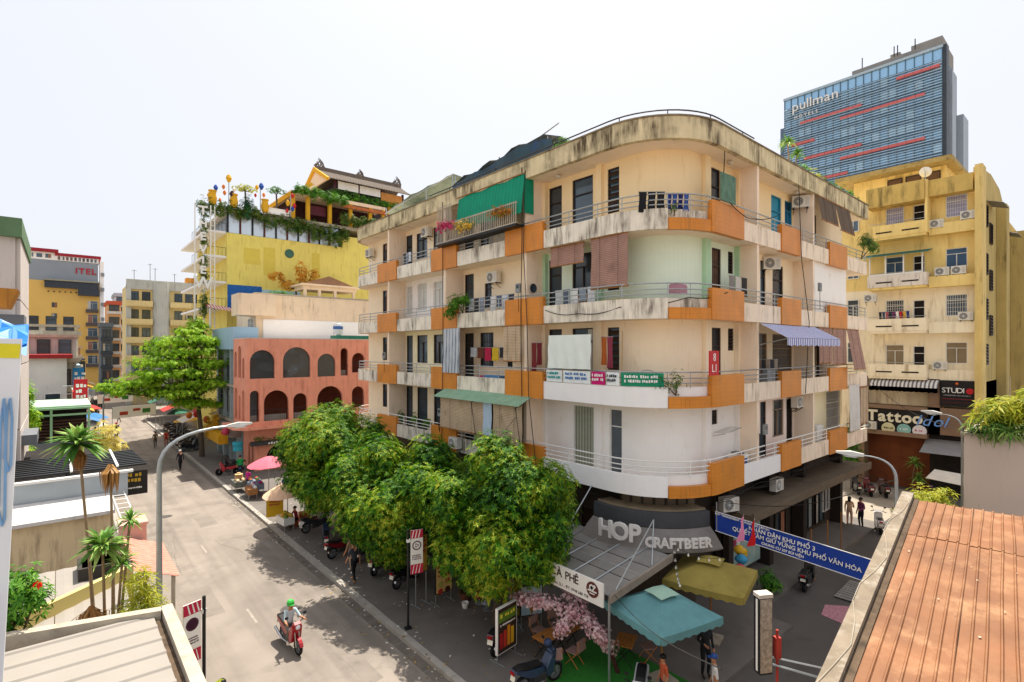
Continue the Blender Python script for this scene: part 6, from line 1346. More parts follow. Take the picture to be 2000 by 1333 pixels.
def square_parasol(label, c, rz, half, z, mat, topmat):
    t = thing('square_parasol', label, 'parasol', (c[0],c[1],.12), rz); zt = z+.55
    for k in range(4):
        a = Matrix.Rotation(k*PI/2,4,'Z'); b = MB(a); rows = []
        for i in range(6): q = .18+(1-.18)*i/5; h_ = half*q; rows.append([(-h_+2*h_*j/6,-h_, zt-(zt-z)*q+.03*math.sin(PI*j/6)*-1*q) for j in range(7)])
        b.sheet(rows, .012, (0,0,1)); b.build('canopy_panel', mat, t)
        b = MB(a); rows = [[(-half+2*half*j/16,-half-.004, z-.0-(.03*math.sin(PI*(j%16)/16)) ) for j in range(17)],[(-half+2*half*j/16,-half-.02, z-.20-(.05 if j%2 else 0)) for j in range(17)]]; b.sheet(rows, .01, (0,-1,0)); b.build('valance', mat, t)
        b = MB(a); b.tube([(0,0,zt-.05),(half*.97,-half*.97,z-.01)], .014, 4); b.build('rib', WOOD, t)
    h_ = half*.30; b = MB(); b.sheet([[(-h_,-h_,zt-.05),(0,-h_*1.0,zt-.02),(h_,-h_,zt-.05)],[(-h_,0,zt-.02),(0,0,zt+.10),(h_,0,zt-.02)],[(-h_,h_,zt-.05),(0,h_,zt-.02),(h_,h_,zt-.05)]], .012, (0,0,1)); b.build('vent_cap', topmat, t)
    b = MB(); b.tube([(0,0,.06),(0,0,zt)], .035, 8); b.build('pole', WOOD, t)
    b = MB(); b.box(-.35,-.35,0,.35,.35,.07); b.build('base_slab', CONC, t)
    return t
square_parasol('teal square parasol with pale vent cap over the café tables', (14.05,9.3), -.22, 1.24, 2.2, M('teal_canvas','6a9ea2',.85,.10,2.5,'5a8a8e',.5,sscale=1.5,bump=.8,bscale=4,trans=.15), M('pale_mint_canvas','98b8a6',.85))
square_parasol('olive yellow square parasol right of the teal one', (17.35,9.5), .27, 1.3, 2.27, M('olive_canvas','a5934a',.85,.10,2.5,'8a7a38',.5,sscale=1.5,bump=.8,bscale=4,trans=.15), M('olive_cap_canvas','9c8c46',.85))
BRT = M('varnished_slat_wood','b5783c',.6,.15,5); RAT = M('pinkish_rattan','a08078',.8,.12,20)
def folding_table(label, loc, rz):
    t = thing('folding_table', label, 'table', loc, rz, 'folding café tables')
    for i in range(5): b = MB(); b.box(-.42,-.3+i*.122,.69,.42,-.19+i*.122,.72); b.build('slat', BRT, t)
    for sx in (-.3,.3): b = MB(); b.tube([(sx,-.28,0),(sx,.28,.69)], .016, 5); b.tube([(sx*.93,.28,0),(sx*.93,-.28,.69)], .016, 5); b.build('cross_leg', BLACKM, t)
    return t
T0 = folding_table('folding wooden table nearest the blossom, right half of the pair', (13.05,12.35,.135), rad(0)); again(T0, (12.2,12.45,.135), rad(2), 'folding wooden table left of its neighbour beside the flowered sign'); again(T0, (13.95,10.6,.135), rad(25), 'small folding wooden table right of the blossom trunk')
def folding_chair(label, loc, rz):
    t = thing('folding_chair', label, 'chair', loc, rz, 'folding café chairs')
    b = MB(); b.box(-.21,-.2,.43,.21,.2,.46); b.build('seat', RAT, t); b = MB(); b.cbox((0,-.27,.70),(.42,.025,.34),rx=rad(-12)); b.build('backrest', RAT, t)
    for sx in (-.2,.2): b = MB(); b.tube([(sx,.22,0),(sx,-.22,.5),(sx,-.31,.86)], .014, 5); b.tube([(sx*.9,-.25,0),(sx*.9,.2,.44)], .014, 5); b.build('leg_frame', BRT, t)
    return t
C0 = folding_chair('folding chair behind the right hand wooden table', (13.35,13.1,.135), rad(175)); again(C0, (12.6,13.25,.135), rad(188), 'folding chair behind the left hand wooden table'); again(C0, (11.75,11.75,.135), rad(-20), 'folding chair in front of the wooden tables at left'); again(C0, (12.6,11.6,.135), rad(8), 'folding chair in front of the wooden tables at right'); again(C0, (14.6,10.2,.135), rad(60), 'folding chair in shade under the teal parasol')
# pink blossom branches
t = thing('blossom_tree', 'artificial pink blossom tree arching over the café tables', 'tree', (13.3,10.4,.13)); b = MB(); br = [[(13.3,10.4,.13),(13.1,10.6,.95),(12.75,11.0,1.6),(12.35,11.6,2.0),(12.0,12.5,2.05),(11.7,13.2,1.85)],[(12.75,11.0,1.6),(12.8,11.6,2.1),(12.9,12.4,2.3)],[(12.4,11.5,1.95),(12.0,11.5,1.7),(11.8,11.6,1.45)],[(12.0,12.4,2.05),(11.8,13.1,2.0),(11.9,13.7,1.8)],[(13.1,10.6,1.0),(12.7,10.6,1.5),(12.4,10.7,1.7)]]
for q in br: b.tube(q, [.07-.01*i for i in range(len(q))], 6)
b.build('trunk', M('dark_brown_branch','4a2a24',.9,.2), t, w=True); b = MB(); lob = []
for q in br:
    for i, (p, e) in enumerate(zip(q, q[1:])):
        if p[2] < .9: continue
        for k in range(3): s = k/3; lob.append((tuple(Vector(p).lerp(Vector(e),s)), (.30,.32,.26)))
random.seed(9); whorls(b, lob, 2600, .065, 5, .2, 1.1, .2, .7); b.build('blossom', leafmat('pink_blossom',['a86a78','d9a5ae','ecd5d6','f2e6e2'],.4,4), t, w=True)
# string of bulbs between parasols
t = thing('string_lights', 'string of small bulbs hanging between the parasols', 'string lights', (15,10,3)); P0 = Vector((16.3,10.3,3.4)); P1 = Vector((14.6,9.0,3.0)); q = [P0.lerp(P1,i/14)-Vector((0,0,.25*math.sin(PI*i/14))) for i in range(15)]; q2 = [Vector((16.4,10.4,3.4)).lerp(Vector((17.2,8.9,3.2)),i/10)-Vector((0,0,.2*math.sin(PI*i/10))) for i in range(11)]
b = MB(); b.tube(q, .008, 4); b.tube(q2, .008, 4); b.build('wire', CAB, t, w=True)
for p in q[1::2]+q2[1::2]: b = MB(); b.lathe([(.015,0),(.02,-.03),(.04,-.08),(.03,-.11),(0,-.12)], p, 8); b.build('bulb', M('unlit_bulb','e6e0d0',.2), t, w=True)
# ================================================================ signs, poles, lamps
def pole_banner(label, loc, rz):
    t = thing('banner_pole', label, 'banner', loc, rz, 'red and white street banners'); b = MB(); b.tube([(0,0,0),(0,0,3.6)], .045, 8); b.box(-.12,-.12,0,.12,.12,.03); b.build('pole', BLACKM, t)
    b = MB(); b.box(.09,-.015,1.95,.55,.015,3.55); b.build('panel', WHITEM, t)
    RB_ = M('crimson_banner_print','b81f40',.6,.08)
    for s in (-1,1):
        y = s*.0165
        for z0, z1 in ((1.95,2.3),(3.25,3.55)): b = MB(); b.box(.09,min(y,y+s*.002),z0,.55,max(y,y+s*.002),z1); b.build('red_field', RB_, t)
        b = MB()
        for k in range(3): b.add([(.12+k*.12,y+s*.003,3.27),(.16+k*.12,y+s*.003,3.27),(.22+k*.12,y+s*.003,3.54),(.19+k*.12,y+s*.003,3.54)],[(0,1,2,3)]); b.add([(.14+k*.12,y+s*.003,1.97),(.17+k*.12,y+s*.003,1.97),(.23+k*.12,y+s*.003,2.28),(.21+k*.12,y+s*.003,2.28)],[(0,1,2,3)])
        b.build('white_slash', WHITEM, t)
        b = MB(Matrix.Translation((.32,s*.0165,2.98)) @ Matrix.Rotation(rad(90),4,'X')); b.lathe([(.13,-.004),(.17,-.004),(.17,.004),(.13,.004),(.13,-.004)], (0,0,0), 20); b.lathe([(.06,-.004),(.10,-.004),(.10,.004),(.06,.004),(.06,-.004)], (0,0,0), 3); b.build('round_emblem', M('dark_plum_print','4a2038',.6), t)
        marks('lettering', .34, .2, 3, MATS['dark_plum_print'], t, (.32,s*.0175,2.54), (0,0,0 if s < 0 else PI), 3)
    b = MB(); b.cbox((0,-.02,3.2),(.12,.1,.1)); b.build('junction_box', WHITEM, t)
    return t
PB = pole_banner('red and white banner on a black pole under the street trees', (9.62,17.05,.12), rad(-15)); again(PB, (2.95,16.3,0), rad(200), 'red and white banner on a black pole at the lower left kerb')
def aboard(label, loc, rz, w, h, z0, mat, edge, deco):
    t = thing('standing_sign', label, 'sign', loc, rz); b = MB(); b.box(-w/2,-.05,z0,w/2,.05,z0+h); b.build('panel', edge, t)
    for s in (-1,1): b = MB(); b.box(-w/2+.03,min(s*.051,s*.055),z0+.03,w/2-.03,max(s*.051,s*.055),z0+h-.03); b.build('printed_face', mat, t)
    for sx in (-w/2+.04,w/2-.04): b = MB(); b.tube([(sx,0,z0),(sx,0,.05)], .018, 5); b.tube([(sx,-.32,.02),(sx,.32,.02)], .018, 5); b.build('foot', METAL, t)
    deco(t); return t
CREAM = M('cream_poster','d9b878',.7,.1,4); RPR = M('red_poster_print','a83a2a',.6)
def deco1(t):
    marks('lettering', .6, .5, 3, RPR, t, (0,-.056,1.27), (0,0,0), 8)
    for x, z, r, c in ((-.16,.78,.13,'b5b05a'),(.16,.85,.12,'a85a3a'),(-.18,.5,.12,'c03a28'),(.17,.5,.13,'4a2a20')): b = MB(Matrix.Translation((x,-.056,z)) @ Matrix.Rotation(rad(90),4,'X')); b.lathe([(0,0),(r,0),(r*.9,.006),(0,.006)], (0,0,0), 14); b.build('food_picture', M('food_'+c,c,.6,.3,20), t)
aboard('cream food poster on a metal stand beside the potted bush', (11.7,17.9,.12), rad(2), .82, 1.25, .42, CREAM, BLACKM, deco1)
def deco2(t):
    b = MB(); b.box(-.42,-.058,1.3,.42,-.056,1.62); b.build('green_strip', M('green_menu_strip','5a7a2a',.6), t); marks('lettering', .7, .2, 1, M('yellow_print','e0d23a',.6), t, (0,-.0585,1.46), (0,0,0), 2)
    marks('lettering', .7, .1, 1, WPR, t, (0,-.0585,1.18), (0,0,0), 6)
    for x, c, h_ in ((-.3,'b0242a',.5),(-.12,'c93a2a',.55),(.06,'dd8a1f',.65),(.24,'d9a828',.55)): b = MB(Matrix.Translation((x,-.062,.45))); b.box(-.07,0,0,.07,.005,h_); b.build('drink_picture', M('drink_'+c,c,.5), t)
aboard('white edged juice menu board standing by the parked motorbike', (11.15,13.3,.12), rad(8), .95, 1.5, .28, M('dark_menu_face','3a2a20',.6,.3,6), WHITEM, deco2)
def deco3(t):
    b = MB(); b.prism([(-.16,.95),(.0,.45),(.16,.95),(.13,1.15),(-.13,1.15)], 0, .004); b.v = [(p[0],-.057-p[2],p[1]) for p in b.v]; b.build('cone_picture', M('cone_brown','b5813c',.7,.3,20), t)
aboard('pale blue ice cream poster on a stand under the blossom', (13.1,14.2,.12), rad(-25), .85, 1.1, .45, M('pale_blue_poster','b9d3e0',.6,.1,3), BLACKM, deco3)
aboard('narrow food poster standing behind the pole banner', (10.9,18.3,.12), rad(8), .6, 1.5, 1.3, M('mustard_poster','b5903a',.7,.3,6), BLACKM, lambda t: marks('lettering', .4, .6, 3, RPR, t, (0,-.057,2.3), (0,0,0), 4))
t = sign_plate('hanging_sign', 'white box sign hanging in shade under the tree leaves', FX(12.0), 17.2, 18.3, 2.3, 2.65, 0, WHITEM, .12); marks('lettering', .8, .2, 1, M('tan_print','a8835a',.6), t, FX(12.0).p(17.75,2.47,.002)-t.location, (0,0,rad(-90)), 9)
b = MB(); b.tube([(12.05,17.4,2.65),(12.05,17.4,4.0)], .012, 4); b.tube([(12.05,18.1,2.65),(12.05,18.1,4.0)], .012, 4); b.build('hanger', BLACKM, t, w=True)
# mannequins with long dresses and a jacket
def mannequin(label, loc, rz, col, trouser=None, h=1.5):
    t = thing('dressed_mannequin', label, 'mannequin', loc, rz, 'dressed mannequins on the pavement'); b = MB(); b.T = Matrix.Scale(h/1.5,4); b.lathe([(.2,.25),(.17,.6),(.155,.8),(.12,1.0),(.17,1.2),(.19,1.3),(.13,1.42),(.05,1.47)], (0,0,0), 12); b.build('dress', M('silk_'+col,col,.5,.12,4), t)
    b = MB(); b.tube([(0,0,0),(0,0,h)], .02, 6); b.lathe([(.18,0),(.18,.02),(.03,.04)], (0,0,0), 12); b.build('stand', METAL, t); b = MB(); b.lathe([(.03,1.45*h/1.5),(.08,1.55*h/1.5),(.09,1.64*h/1.5),(.05,1.73*h/1.5),(0,1.75*h/1.5)], (0,0,0), 10); b.build('head', M('mannequin_skin','c9a78a',.5), t)
    for s in (-1,1): b = MB(); b.tube([(s*.17,0,1.33*h/1.5),(s*.23,.02,1.05*h/1.5),(s*.22,.05,.8*h/1.5)], [.055,.05,.045], 7); b.build('sleeve', MATS['silk_'+col], t)
    return t
mannequin('mannequin in a long dark red dress beside the grey jacket', (12.75,16.9,.12), rad(200), '8a1a24'); mannequin('mannequin in a grey jacket on a thin stand', (12.65,16.3,.12), rad(200), '8d8f9a', h=1.45); mannequin('mannequin in a bright red dress under the tree', (12.75,15.4,.12), rad(190), 'd0141c'); mannequin('mannequin in an olive yellow dress under the tree', (12.95,14.95,.12), rad(190), '9a8f20')
bush('potted_bush', 'tall potted bush between the food poster and red dress', 'plant', [((12.45,17.5,1.0),(.4,.4,.5)),((12.5,17.3,.75),(.4,.4,.35))], 260, .12, LF_GRN, (12.45,17.45,.45), (.24,.33,M('brown_pot','6a4030',.8))); b = MB(); b.lathe([(.1,0),(.14,.2),(.15,.22),(.12,.22),(.1,.18),(0,.18)], (12.1,16.95,.12), 12); solo(b, 'small_pot', WHITEM, 'small white pot on the pavement beside the potted bush', 'pot')
b = MB(); b.lathe([(.02,0),(.2,.05),(.28,.3),(.2,.5),(.02,.56)], (12.4,16.9,2.9), 12); solo(b, 'pink_lantern', M('magenta_lantern','c01f6a',.6), 'magenta paper lantern hanging in the tree above the dresses', 'lantern', smooth=True)
def street_lamp(label, base, top, head, r=.08, name='street_lamp', mat=None):
    t = thing(name, label, 'street lamp', base, 0, 'street lamps'); B, T_, H_ = Vector(base), Vector(top), Vector(head); q = [B, B.lerp(T_,.5), T_]
    P1 = Vector((T_.x,T_.y,H_.z-.02)); 
    for i in range(1,9): s = i/8; q.append(T_*(1-s)**2+P1*2*s*(1-s)+H_*s*s)
    b = MB(); b.tube(q, [r*1.1,r,r*.85]+[r*.8-.035*i/8 for i in range(8)], 10); b.build('post', mat or METAL, t, w=True)
    d = (H_-q[-2]).normalized(); b = MB(); e = H_+d*.75; s = d.cross(Vector((0,0,1))).normalized(); u = s.cross(d)
    b.add([H_-s*.05-u*.03,H_+s*.05-u*.03,H_+s*.05+u*.05,H_-s*.05+u*.05]+[H_+d*.35-s*.14-u*.06,H_+d*.35+s*.14-u*.06,H_+d*.35+s*.1+u*.09,H_+d*.35-s*.1+u*.09]+[e-s*.06-u*.02,e+s*.06-u*.02,e+s*.05+u*.03,e-s*.05+u*.03],[(0,1,5,4),(1,2,6,5),(2,3,7,6),(3,0,4,7),(4,5,9,8),(5,6,10,9),(6,7,11,10),(7,4,8,11),(8,9,10,11),(3,2,1,0)]); b.build('lamp_head', M('pale_lamp_housing','c9c7c0',.5), t, w=True)
    b = MB(); c = H_+d*.35-u*.065; b.add([c-d*.2-s*.08,c-d*.2+s*.08,c+d*.22+s*.08,c+d*.22-s*.08,c-u*.04-d*.12-s*.05,c-u*.04-d*.12+s*.05,c-u*.04+d*.14+s*.05,c-u*.04+d*.14-s*.05],[(0,1,5,4),(1,2,6,5),(2,3,7,6),(3,0,4,7),(4,5,6,7)]); b.build('lens', LAMP, t, w=True)
    return t
street_lamp('grey curved street lamp beside the road at left', (2.3,19.4,0), (2.3,19.4,6.6), (4.2,19.4,7.75), .085); street_lamp('street lamp with bent arm above the blue banner', (19.3,4.55,0), (19.3,4.55,6.3), (18.95,5.3,7.0), .06); street_lamp('street lamp arm before the studio sign', (28.9,4.5,0), (28.9,4.5,6.9), (29.0,5.2,7.5), .05); street_lamp('small street lamp far down the street at left', (3.0,62,0), (3.0,62,5.6), (4.3,62,6.6), .08)
# blue banner across the alley
t = thing('street_banner', 'long blue banner with white Vietnamese lettering across the alley', 'banner', (18.5,7,3.3)); fr = FX(18.5); BL = M('royal_blue_banner','1c3f9a',.7,.06,1); n = 20; zz = lambda y: 4.28-.06*(9.95-y)
b = MB(); b.sheet([[(18.5+.02*math.sin(j*1.1),9.95-6.0*j/n,zz(9.95-6.0*j/n)-k*.72) for j in range(n+1)] for k in (0,.5,1)], .012, (-1,0,0)); b.build('cloth', BL, t, w=True)
b = MB()
for dz in (.0,-.72): b.tube([(18.49,9.95,zz(9.95)+dz),(18.49,3.95,zz(3.95)+dz)], .014, 5)
b.build('white_hem', WPR, t, w=True)
for s, y, dz, sz in (('BCĐ "TDĐKXDĐSVH" - P. PHẠM NGŨ LÃO Q.1',8.95,-.07,.095),('NHÂN DÂN KHU PHỐ 3',7.6,-.22,.20),('QUYẾT TÂM GIỮ VỮNG KHU PHỐ VĂN HÓA',7.25,-.42,.20),('CHUNG CƯ 207 BÙI VIỆN',7.55,-.60,.12)):
    o = text('lettering', s, sz, WPR, t, (-.035,y-7,zz(y)+dz-3.3), (rad(90),0,rad(-90)), .003, bold=.003); o.rotation_euler = (rad(90),rad(3.4),rad(-90))
for y in (9.9,4.0): b = MB(); b.tube([(18.5,y,zz(y)+.35),(18.5,y,zz(y)-.72)], .02, 5); b.build('end_rope', METAL, t, w=True)
for nm, y, c, x in (('pink',8.6,'e88ab0',17.9),('red',8.15,'c8141c',17.75)):
    t = thing('hanging_flag', nm+' flag hanging limp in front of the blue banner', 'flag', (x,y,3.6)); b = MB(); b.tube([(0,0,-.2),(0,0,1.0)], .012, 5); b.build('staff', METAL, t)
    b = MB(); b.sheet([[(-.02-.05*k,-.02+.18*k*(j/6+.2)+.03*math.sin(j+k*2),.95-.85*j/6-.1*k) for j in range(7)] for k in (0,.5,1)], .008, (-1,0,0)); b.build('cloth', M('flag_'+nm,c,.7,.05), t)
b = MB(); b.tube([(18.9,5.2,3.3),(18.9,5.25,0.0)], .025, 6); solo(b.lathe([(.2,0),(.2,.05),(.03,.08)], (18.9,5.25,0), 10), 'wooden_pole', WOOD, 'thin pole standing below the right part of the blue banner', 'pole')
# vertical box sign on the right
t = thing('vertical_sign', 'weathered vertical box sign with black side beside the orange roof', 'sign', (11.4,5.05,3.4), rad(60)); b = MB(); b.box(-.1,-.15,0,.1,.15,1.62); b.build('box', BLACKM, t); b = MB(); b.box(-.11,-.16,1.621,.11,.16,1.70); b.build('top_cap', M('dirty_white_cap','c9bfb2',.8,.15,4), t); b = MB(); b.box(-.106,-.14,.04,-.101,.14,1.6); b.build('print_face', M('faded_print_face','a8998a',.7,.4,14,'4a4038',.5,sscale=8), t); b = MB(); b.box(-.03,.151,.05,.03,.153,1.58); b.build('white_stripe', WHITEM, t)
b = MB(); b.tube([(.05,-.15,.15),(-1.6,-2.2,.05)], .025, 5); b.tube([(.05,-.15,.3),(-1.5,-2.3,.3)], .02, 5); b.build('bracket_arm', METAL, t); b = MB(); b.tube([(-.05,-.3,-3.4),(-.05,-.3,.9)], .03, 6); b.box(-.11,-.36,.3,.01,-.24,.75); b.build('support_post', M('red_white_post','a83a30',.7,.3,3), t)
# ================================================================ right foreground: orange sheet roof
OR_ = M('painted_orange_roof','805434',.65,.28,.9,'a87d58',.7,sscale=1.3,bump=.1,spec=.3); PAR = M('flaking_parapet','7d705f',.9,.3,2,'b5ac9e',.6,sscale=2,bump=.3)
RU = Vector((.994,.110,.115)); RV = Vector((.110,-.994,0)); RO = Vector((16.06,3.68,6.55))      # far corner, slope direction, sideways
t = thing('sheet_roof_building', 'low building with ribbed orange metal roof and flaking parapet at lower right', 'building', (9,0,0))
random.seed(61)
for i in range(13):
    cut = 2.0+random.uniform(-.15,.15)
    for u0_, u1_, lift in ((0,cut+.18,.014),(cut,13.5,0)):                 # upper sheet laps over the lower one
        rows = []
        for k in range(7):
            row = []; uu = u0_+(u1_-u0_)*k/6
            for j in range(6):
                for dv, dz in ((0,0),(.125,0),(.138,.028),(.157,.028),(.17,0)):
                    row.append(RO+RV*(.36+i*1.02+j*.17+dv*.999+.008*math.sin(uu*2.1+i+j))-RU*uu+Vector((0,0,dz+lift+.009*math.sin(uu*1.9+i*2.3+j))))
            rows.append(row)
        b = MB(); b.sheet(rows, .008, (0,0,1)); b.build('roof_sheet', OR_, t, w=True)
b = MB()
for i in range(90):                                                       # bolt heads, droppings and scraps on the sheets
    u_, v_ = random.uniform(.3,12), .4+random.random()*8; s = random.uniform(.008,.026)*(1 if i%3 else .5); c = RO+RV*v_-RU*u_+Vector((0,0,.03)); n = 7; rr = [s*random.uniform(.6,1.2) for _ in range(n)]
    b.add([c+RU*rr[k]*1.5*math.cos(2*PI*k/n)+RV*rr[k]*math.sin(2*PI*k/n) for k in range(n)], [tuple(range(n))])
b.build('roof_specks', M('pale_droppings','b5a48e',.9,.2), t, w=True, stuff=True)
b = MB(); 
def rb(mb, u0, u1, v0, v1, z0, z1):
    mb.add([RO-RU*u+RV*v+Vector((0,0,z)) for z in (z0,z1) for u, v in ((u0,v0),(u1,v0),(u1,v1),(u0,v1))], [(3,2,1,0),(4,5,6,7),(0,1,5,4),(1,2,6,5),(2,3,7,6),(3,0,4,7)])
rb(b, -.15, 13.5, 0, .24, -.3, .14); b.build('parapet', PAR, t, w=True)
b = MB(); rb(b, -.05, 13.5, .245, .355, -.2, .03); b.build('roof_gutter', M('debris_gutter','5a4a3a',.95,.4,5,'2f2a24',.5,sscale=3), t, w=True)
b = MB(); b.prism([(16.0,3.62),(16.9,-10),(-1,-12),(2.6,2.15)], 0, 4.6); b.build('wall', M('alley_house_wall','b5a894',.9,.1,1,'7d705e',.4,True), t, w=True)
b = MB(); q = [RO-RU*(13*i/20)+RV*(.1+.12*math.sin(i*1.3))+Vector((0,0,.16)) for i in range(21)]; b.tube(q, .006, 4); solo(b, 'cable', CONC, 'pale loose cable lying along the flaking parapet', 'cable')
# pale wall house with planted edge
t = thing('pale_wall_house', 'plain pale pinkish wall of the house right of the alley', 'building', (34,-1,0)); w_ = bparts(t)
b = MB(); b.box(28.6,-9,0,42,4.4,6.75); w_(b, 'wall', M('pale_pink_render','d9c4b4',.9,.04,.8,'b8a08e',.3,True)); b = MB(); b.box(28.5,-9,6.753,42,4.5,6.85); w_(b, 'coping', CONC)
bush('roof_hedge', 'bright yellow green plants overflowing the pale wall at right', 'plant', [((29,3.4,7.7),(.8,.9,.7)),((29,2.2,8.1),(.8,1,.8)),((29,1.0,8.0),(.8,1,.8)),((29.3,-.4,8.0),(.9,1,.8))], 620, .42, LF_YEL, (29.2,2.2,6.85), None, 6, .2, stem=False, droop=.5)
bush('areca_fringe', 'drooping green palm fringe at the foot of the yellow plants', 'plant', [((28.7,3.3,7.2),(.5,1.1,.4)),((28.7,1.4,7.2),(.5,1.4,.4))], 260, .5, LF_STRAP, (28.9,2.5,6.85), None, 6, .12, stem=False, droop=.9)
b = MB(); b.tube([(28.45,4.45,6.9),(28.45,2.6,6.95)], .02, 4)
for i in range(8): b.tube([(28.45,4.4-i*.25,6.85),(28.45,4.4-i*.25,7.05)], .012, 4)
solo(b, 'wall_spikes', BLACKM, 'row of spikes on the corner of the pale wall', 'spikes')
bush('alley_shrub', 'yellow green shrub in front of the pale wall beyond the orange roof', 'plant', [((27.0,5.4,4.0),(.9,.7,.8)),((26.4,5.8,3.5),(.8,.6,.7)),((27.6,4.9,3.9),(.7,.5,.8)),((26.9,5.6,2.6),(.8,.6,.8))], 620, .2, LF_YEL, (27,5.2,.0), None)
bush('street_shrub', 'leafy shrub in the gap between apartment block and tattoo shop', 'tree', [((44.2,13.4,3.6),(1.2,1.0,.8)),((44.0,13.2,2.3),(1.0,.9,1.2)),((43.6,13.0,4.3),(.8,.8,.5))], 420, .3, LF_GRN, (44.2,13.2,.0), None)
for i, (y, z) in enumerate(((9.8,1.9),(9.6,.9))): strap_palm('potted_palm', ['upper','lower'][i]+' one of two dracaena plants before the rusty shop shutter', (46.2,y+.1,0), [((46.2,y,z+.3),.75,40)], group='potted dracaenas')
b = MB(); b.sheet([[(44.2,6.0+2.3*j/6,2.2+.02*j) for j in range(7)],[(42.8,6.2+2.3*j/6,1.75+.03*j) for j in range(7)]], .02, (0,0,1)); solo(b, 'canvas_flap', M('pale_canvas','d6cfc2',.85,.08), 'small pale canvas flap over a street stall by the pale wall', 'awning')
# alley details
b = MB(); b.prism([(22.2,6.4),(23.6,6.3),(24.0,7.2),(23.4,7.9),(22.4,7.7)], 0, .008); solo(b, 'pink_mat', M('pink_speckled_mat','b5808a',.95,.35,12), 'pink speckled mat lying on the alley ground', 'mat')
for i in range(6):
    pass
t = thing('metal_ramp', 'ribbed metal ramp lying beside the pink mat in the alley', 'ramp', (25.4,7.2,0))
for i in range(9): b = MB(); b.box(-1.0+i*.22,-.7,.04+.012*i,-.82+i*.22,.7,.07+.012*i); b.build('plank', M('grey_ramp_metal','8a8580',.6,.15), t)
t = thing('wall_mural', 'flower painted panel on the dark alley wall', 'painting', (22.3,11.2,.2)); b = MB(); b.box(-.9,-.03,.3,2.6,.03,2.6); b.build('panel', M('mural_ground','8fa8a4',.8,.3,1.5,'c9b88a',.5), t)
for i in range(9): b = MB(Matrix.Translation((-.6+.36*i,-.036,.8+1.3*abs(math.sin(i*1.9)))) @ Matrix.Rotation(rad(90),4,'X')); b.lathe([(0,0),(.17,0),(.15,.006),(0,.006)], (0,0,0), 8); b.build('painted_flower', M('petal_%d' % (i%4), ('c9602a','d9b83a','a83a5a','e0ddd0')[i%4], .7), t)
for i, (x, y, z, c, nm) in enumerate(((19.9,9.7,2.55,'d9a82a','yellow'),(19.7,9.55,2.3,'3a8fb5','blue'),(19.5,9.5,2.0,'d05a5a','pink'),(19.3,9.4,1.75,'dd8a2a','orange'),(19.0,9.4,1.55,'6fb0c8','pale blue'))):
    b = MB(); b.lathe([(.02,-.2),(.12,-.16),(.24,-.03),(.22,.06),(.1,.16),(.02,.2)], (0,0,0), 12); solo(b, 'paper_lantern', M('paper_'+nm.replace(' ','_'),c,.7), nm+' paper lantern hanging behind the olive parasol', 'lantern', (x,y,z), smooth=True)
bush('alley_pot_plant', 'green potted plant right of the olive parasol', 'plant', [((22.3,9.7,.75),(.4,.4,.45)),((22.6,9.6,.5),(.35,.35,.3))], 220, .18, LF_GRN, (22.3,9.7,.3), (.22,.3,MATS['terracotta'] if 'terracotta' in MATS else CONC))
for i, x in enumerate((25.6,27.6,29.4)):
    b = MB(); b.tube([(x,9.2,0),(x+.03,9.22,2.2)], .03, 6); solo(b.lathe([(.16,0),(.16,.06),(.04,.08)], (x,9.2,0), 10), 'wooden_stake', WOOD, ['left','middle','right'][i]+' one of three wooden stakes standing along the alley edge', 'pole', group='wooden stakes')
# ================================================================ left foreground
t = thing('white_roof_house', 'low house with white corrugated roof and concrete parapet at lower left', 'building', (-1,9,0)); w_ = bparts(t); WR = M('white_roof_sheet','928b82',.7,.06,1,'9c8f7e',.35,sscale=.8)
for i in range(14):
    y0 = 4.6+i*.5; rows = []
    for x in (-5,-3,-1,1.28):
        row = []
        for dv, dz in ((0,0),(.36,0),(.39,.03),(.46,.03),(.49,0)): row.append((x,y0+dv-.3*(x-1.28)/2.2*.35,5.45+dz-.03*(1.28-x)*.3))
        rows.append(row)
    b = MB(); b.sheet(rows, .008, (0,0,1)); w_(b, 'roof_sheet', WR)
b = MB(); b.prism([(-5,13.55),(-5,13.38),(1.38,11.42),(1.42,11.6)], 5.1, 5.55); w_(b, 'rear_parapet', CONC)
b = MB(); b.box(1.40,4,4.7,1.58,11.62,5.55); w_(b, 'street_parapet', CONC); b = MB(); b.box(1.29,4,5.0,1.395,11.4,5.4); w_(b, 'roof_gutter', MATS['debris_gutter'])
b = MB(); b.box(-5,4,0,1.58,11.4,4.695); w_(b, 'wall', STN)
t = thing('script_board', 'tall white board with blue script and yellow band at the left edge', 'sign', (-.9,8.3,7)); 
b = MB(); b.prism([(-.34,10.42),(-.52,6.0),(-3,6.0),(-3,10.5)], 0, .12); b.v = [(p[0],8.2+p[2],p[1]) for p in b.v]; b.build('board', M('smeared_white_board','dcdfe2',.5,.06,1.5,'d9d9a8',.3), t, w=True)
b = MB(); b.prism([(-.35,10.36),(-.36,10.2),(-3,10.3),(-3,10.46)], 0, .006); b.v = [(p[0],8.192+p[2],p[1]) for p in b.v]; b.build('yellow_band', M('yellow_board_band','d9cf2a',.5), t, w=True)
for x0, z0, h_ in ((-.50,8.4,1.35),(-.45,9.0,.75),(-.62,8.9,1.0)): b = MB(); b.tube([(x0-.03,8.185,z0+h_*.1),(x0-.01,8.185,z0+h_*.8),(x0+.015,8.185,z0+h_),(x0+.03,8.185,z0+h_*.7),(x0+.02,8.185,z0),(x0-.0,8.185,z0-.08),(x0-.03,8.185,z0+.1)], .012, 4); b.build('script_stroke', M('pale_blue_script','7fa8cf',.5), t, w=True)
b = MB(); b.box(-1.2,8.0,0,-.62,8.19,7.6); b.build('post', M('lavender_post','b5b0c4',.6), t, w=True)
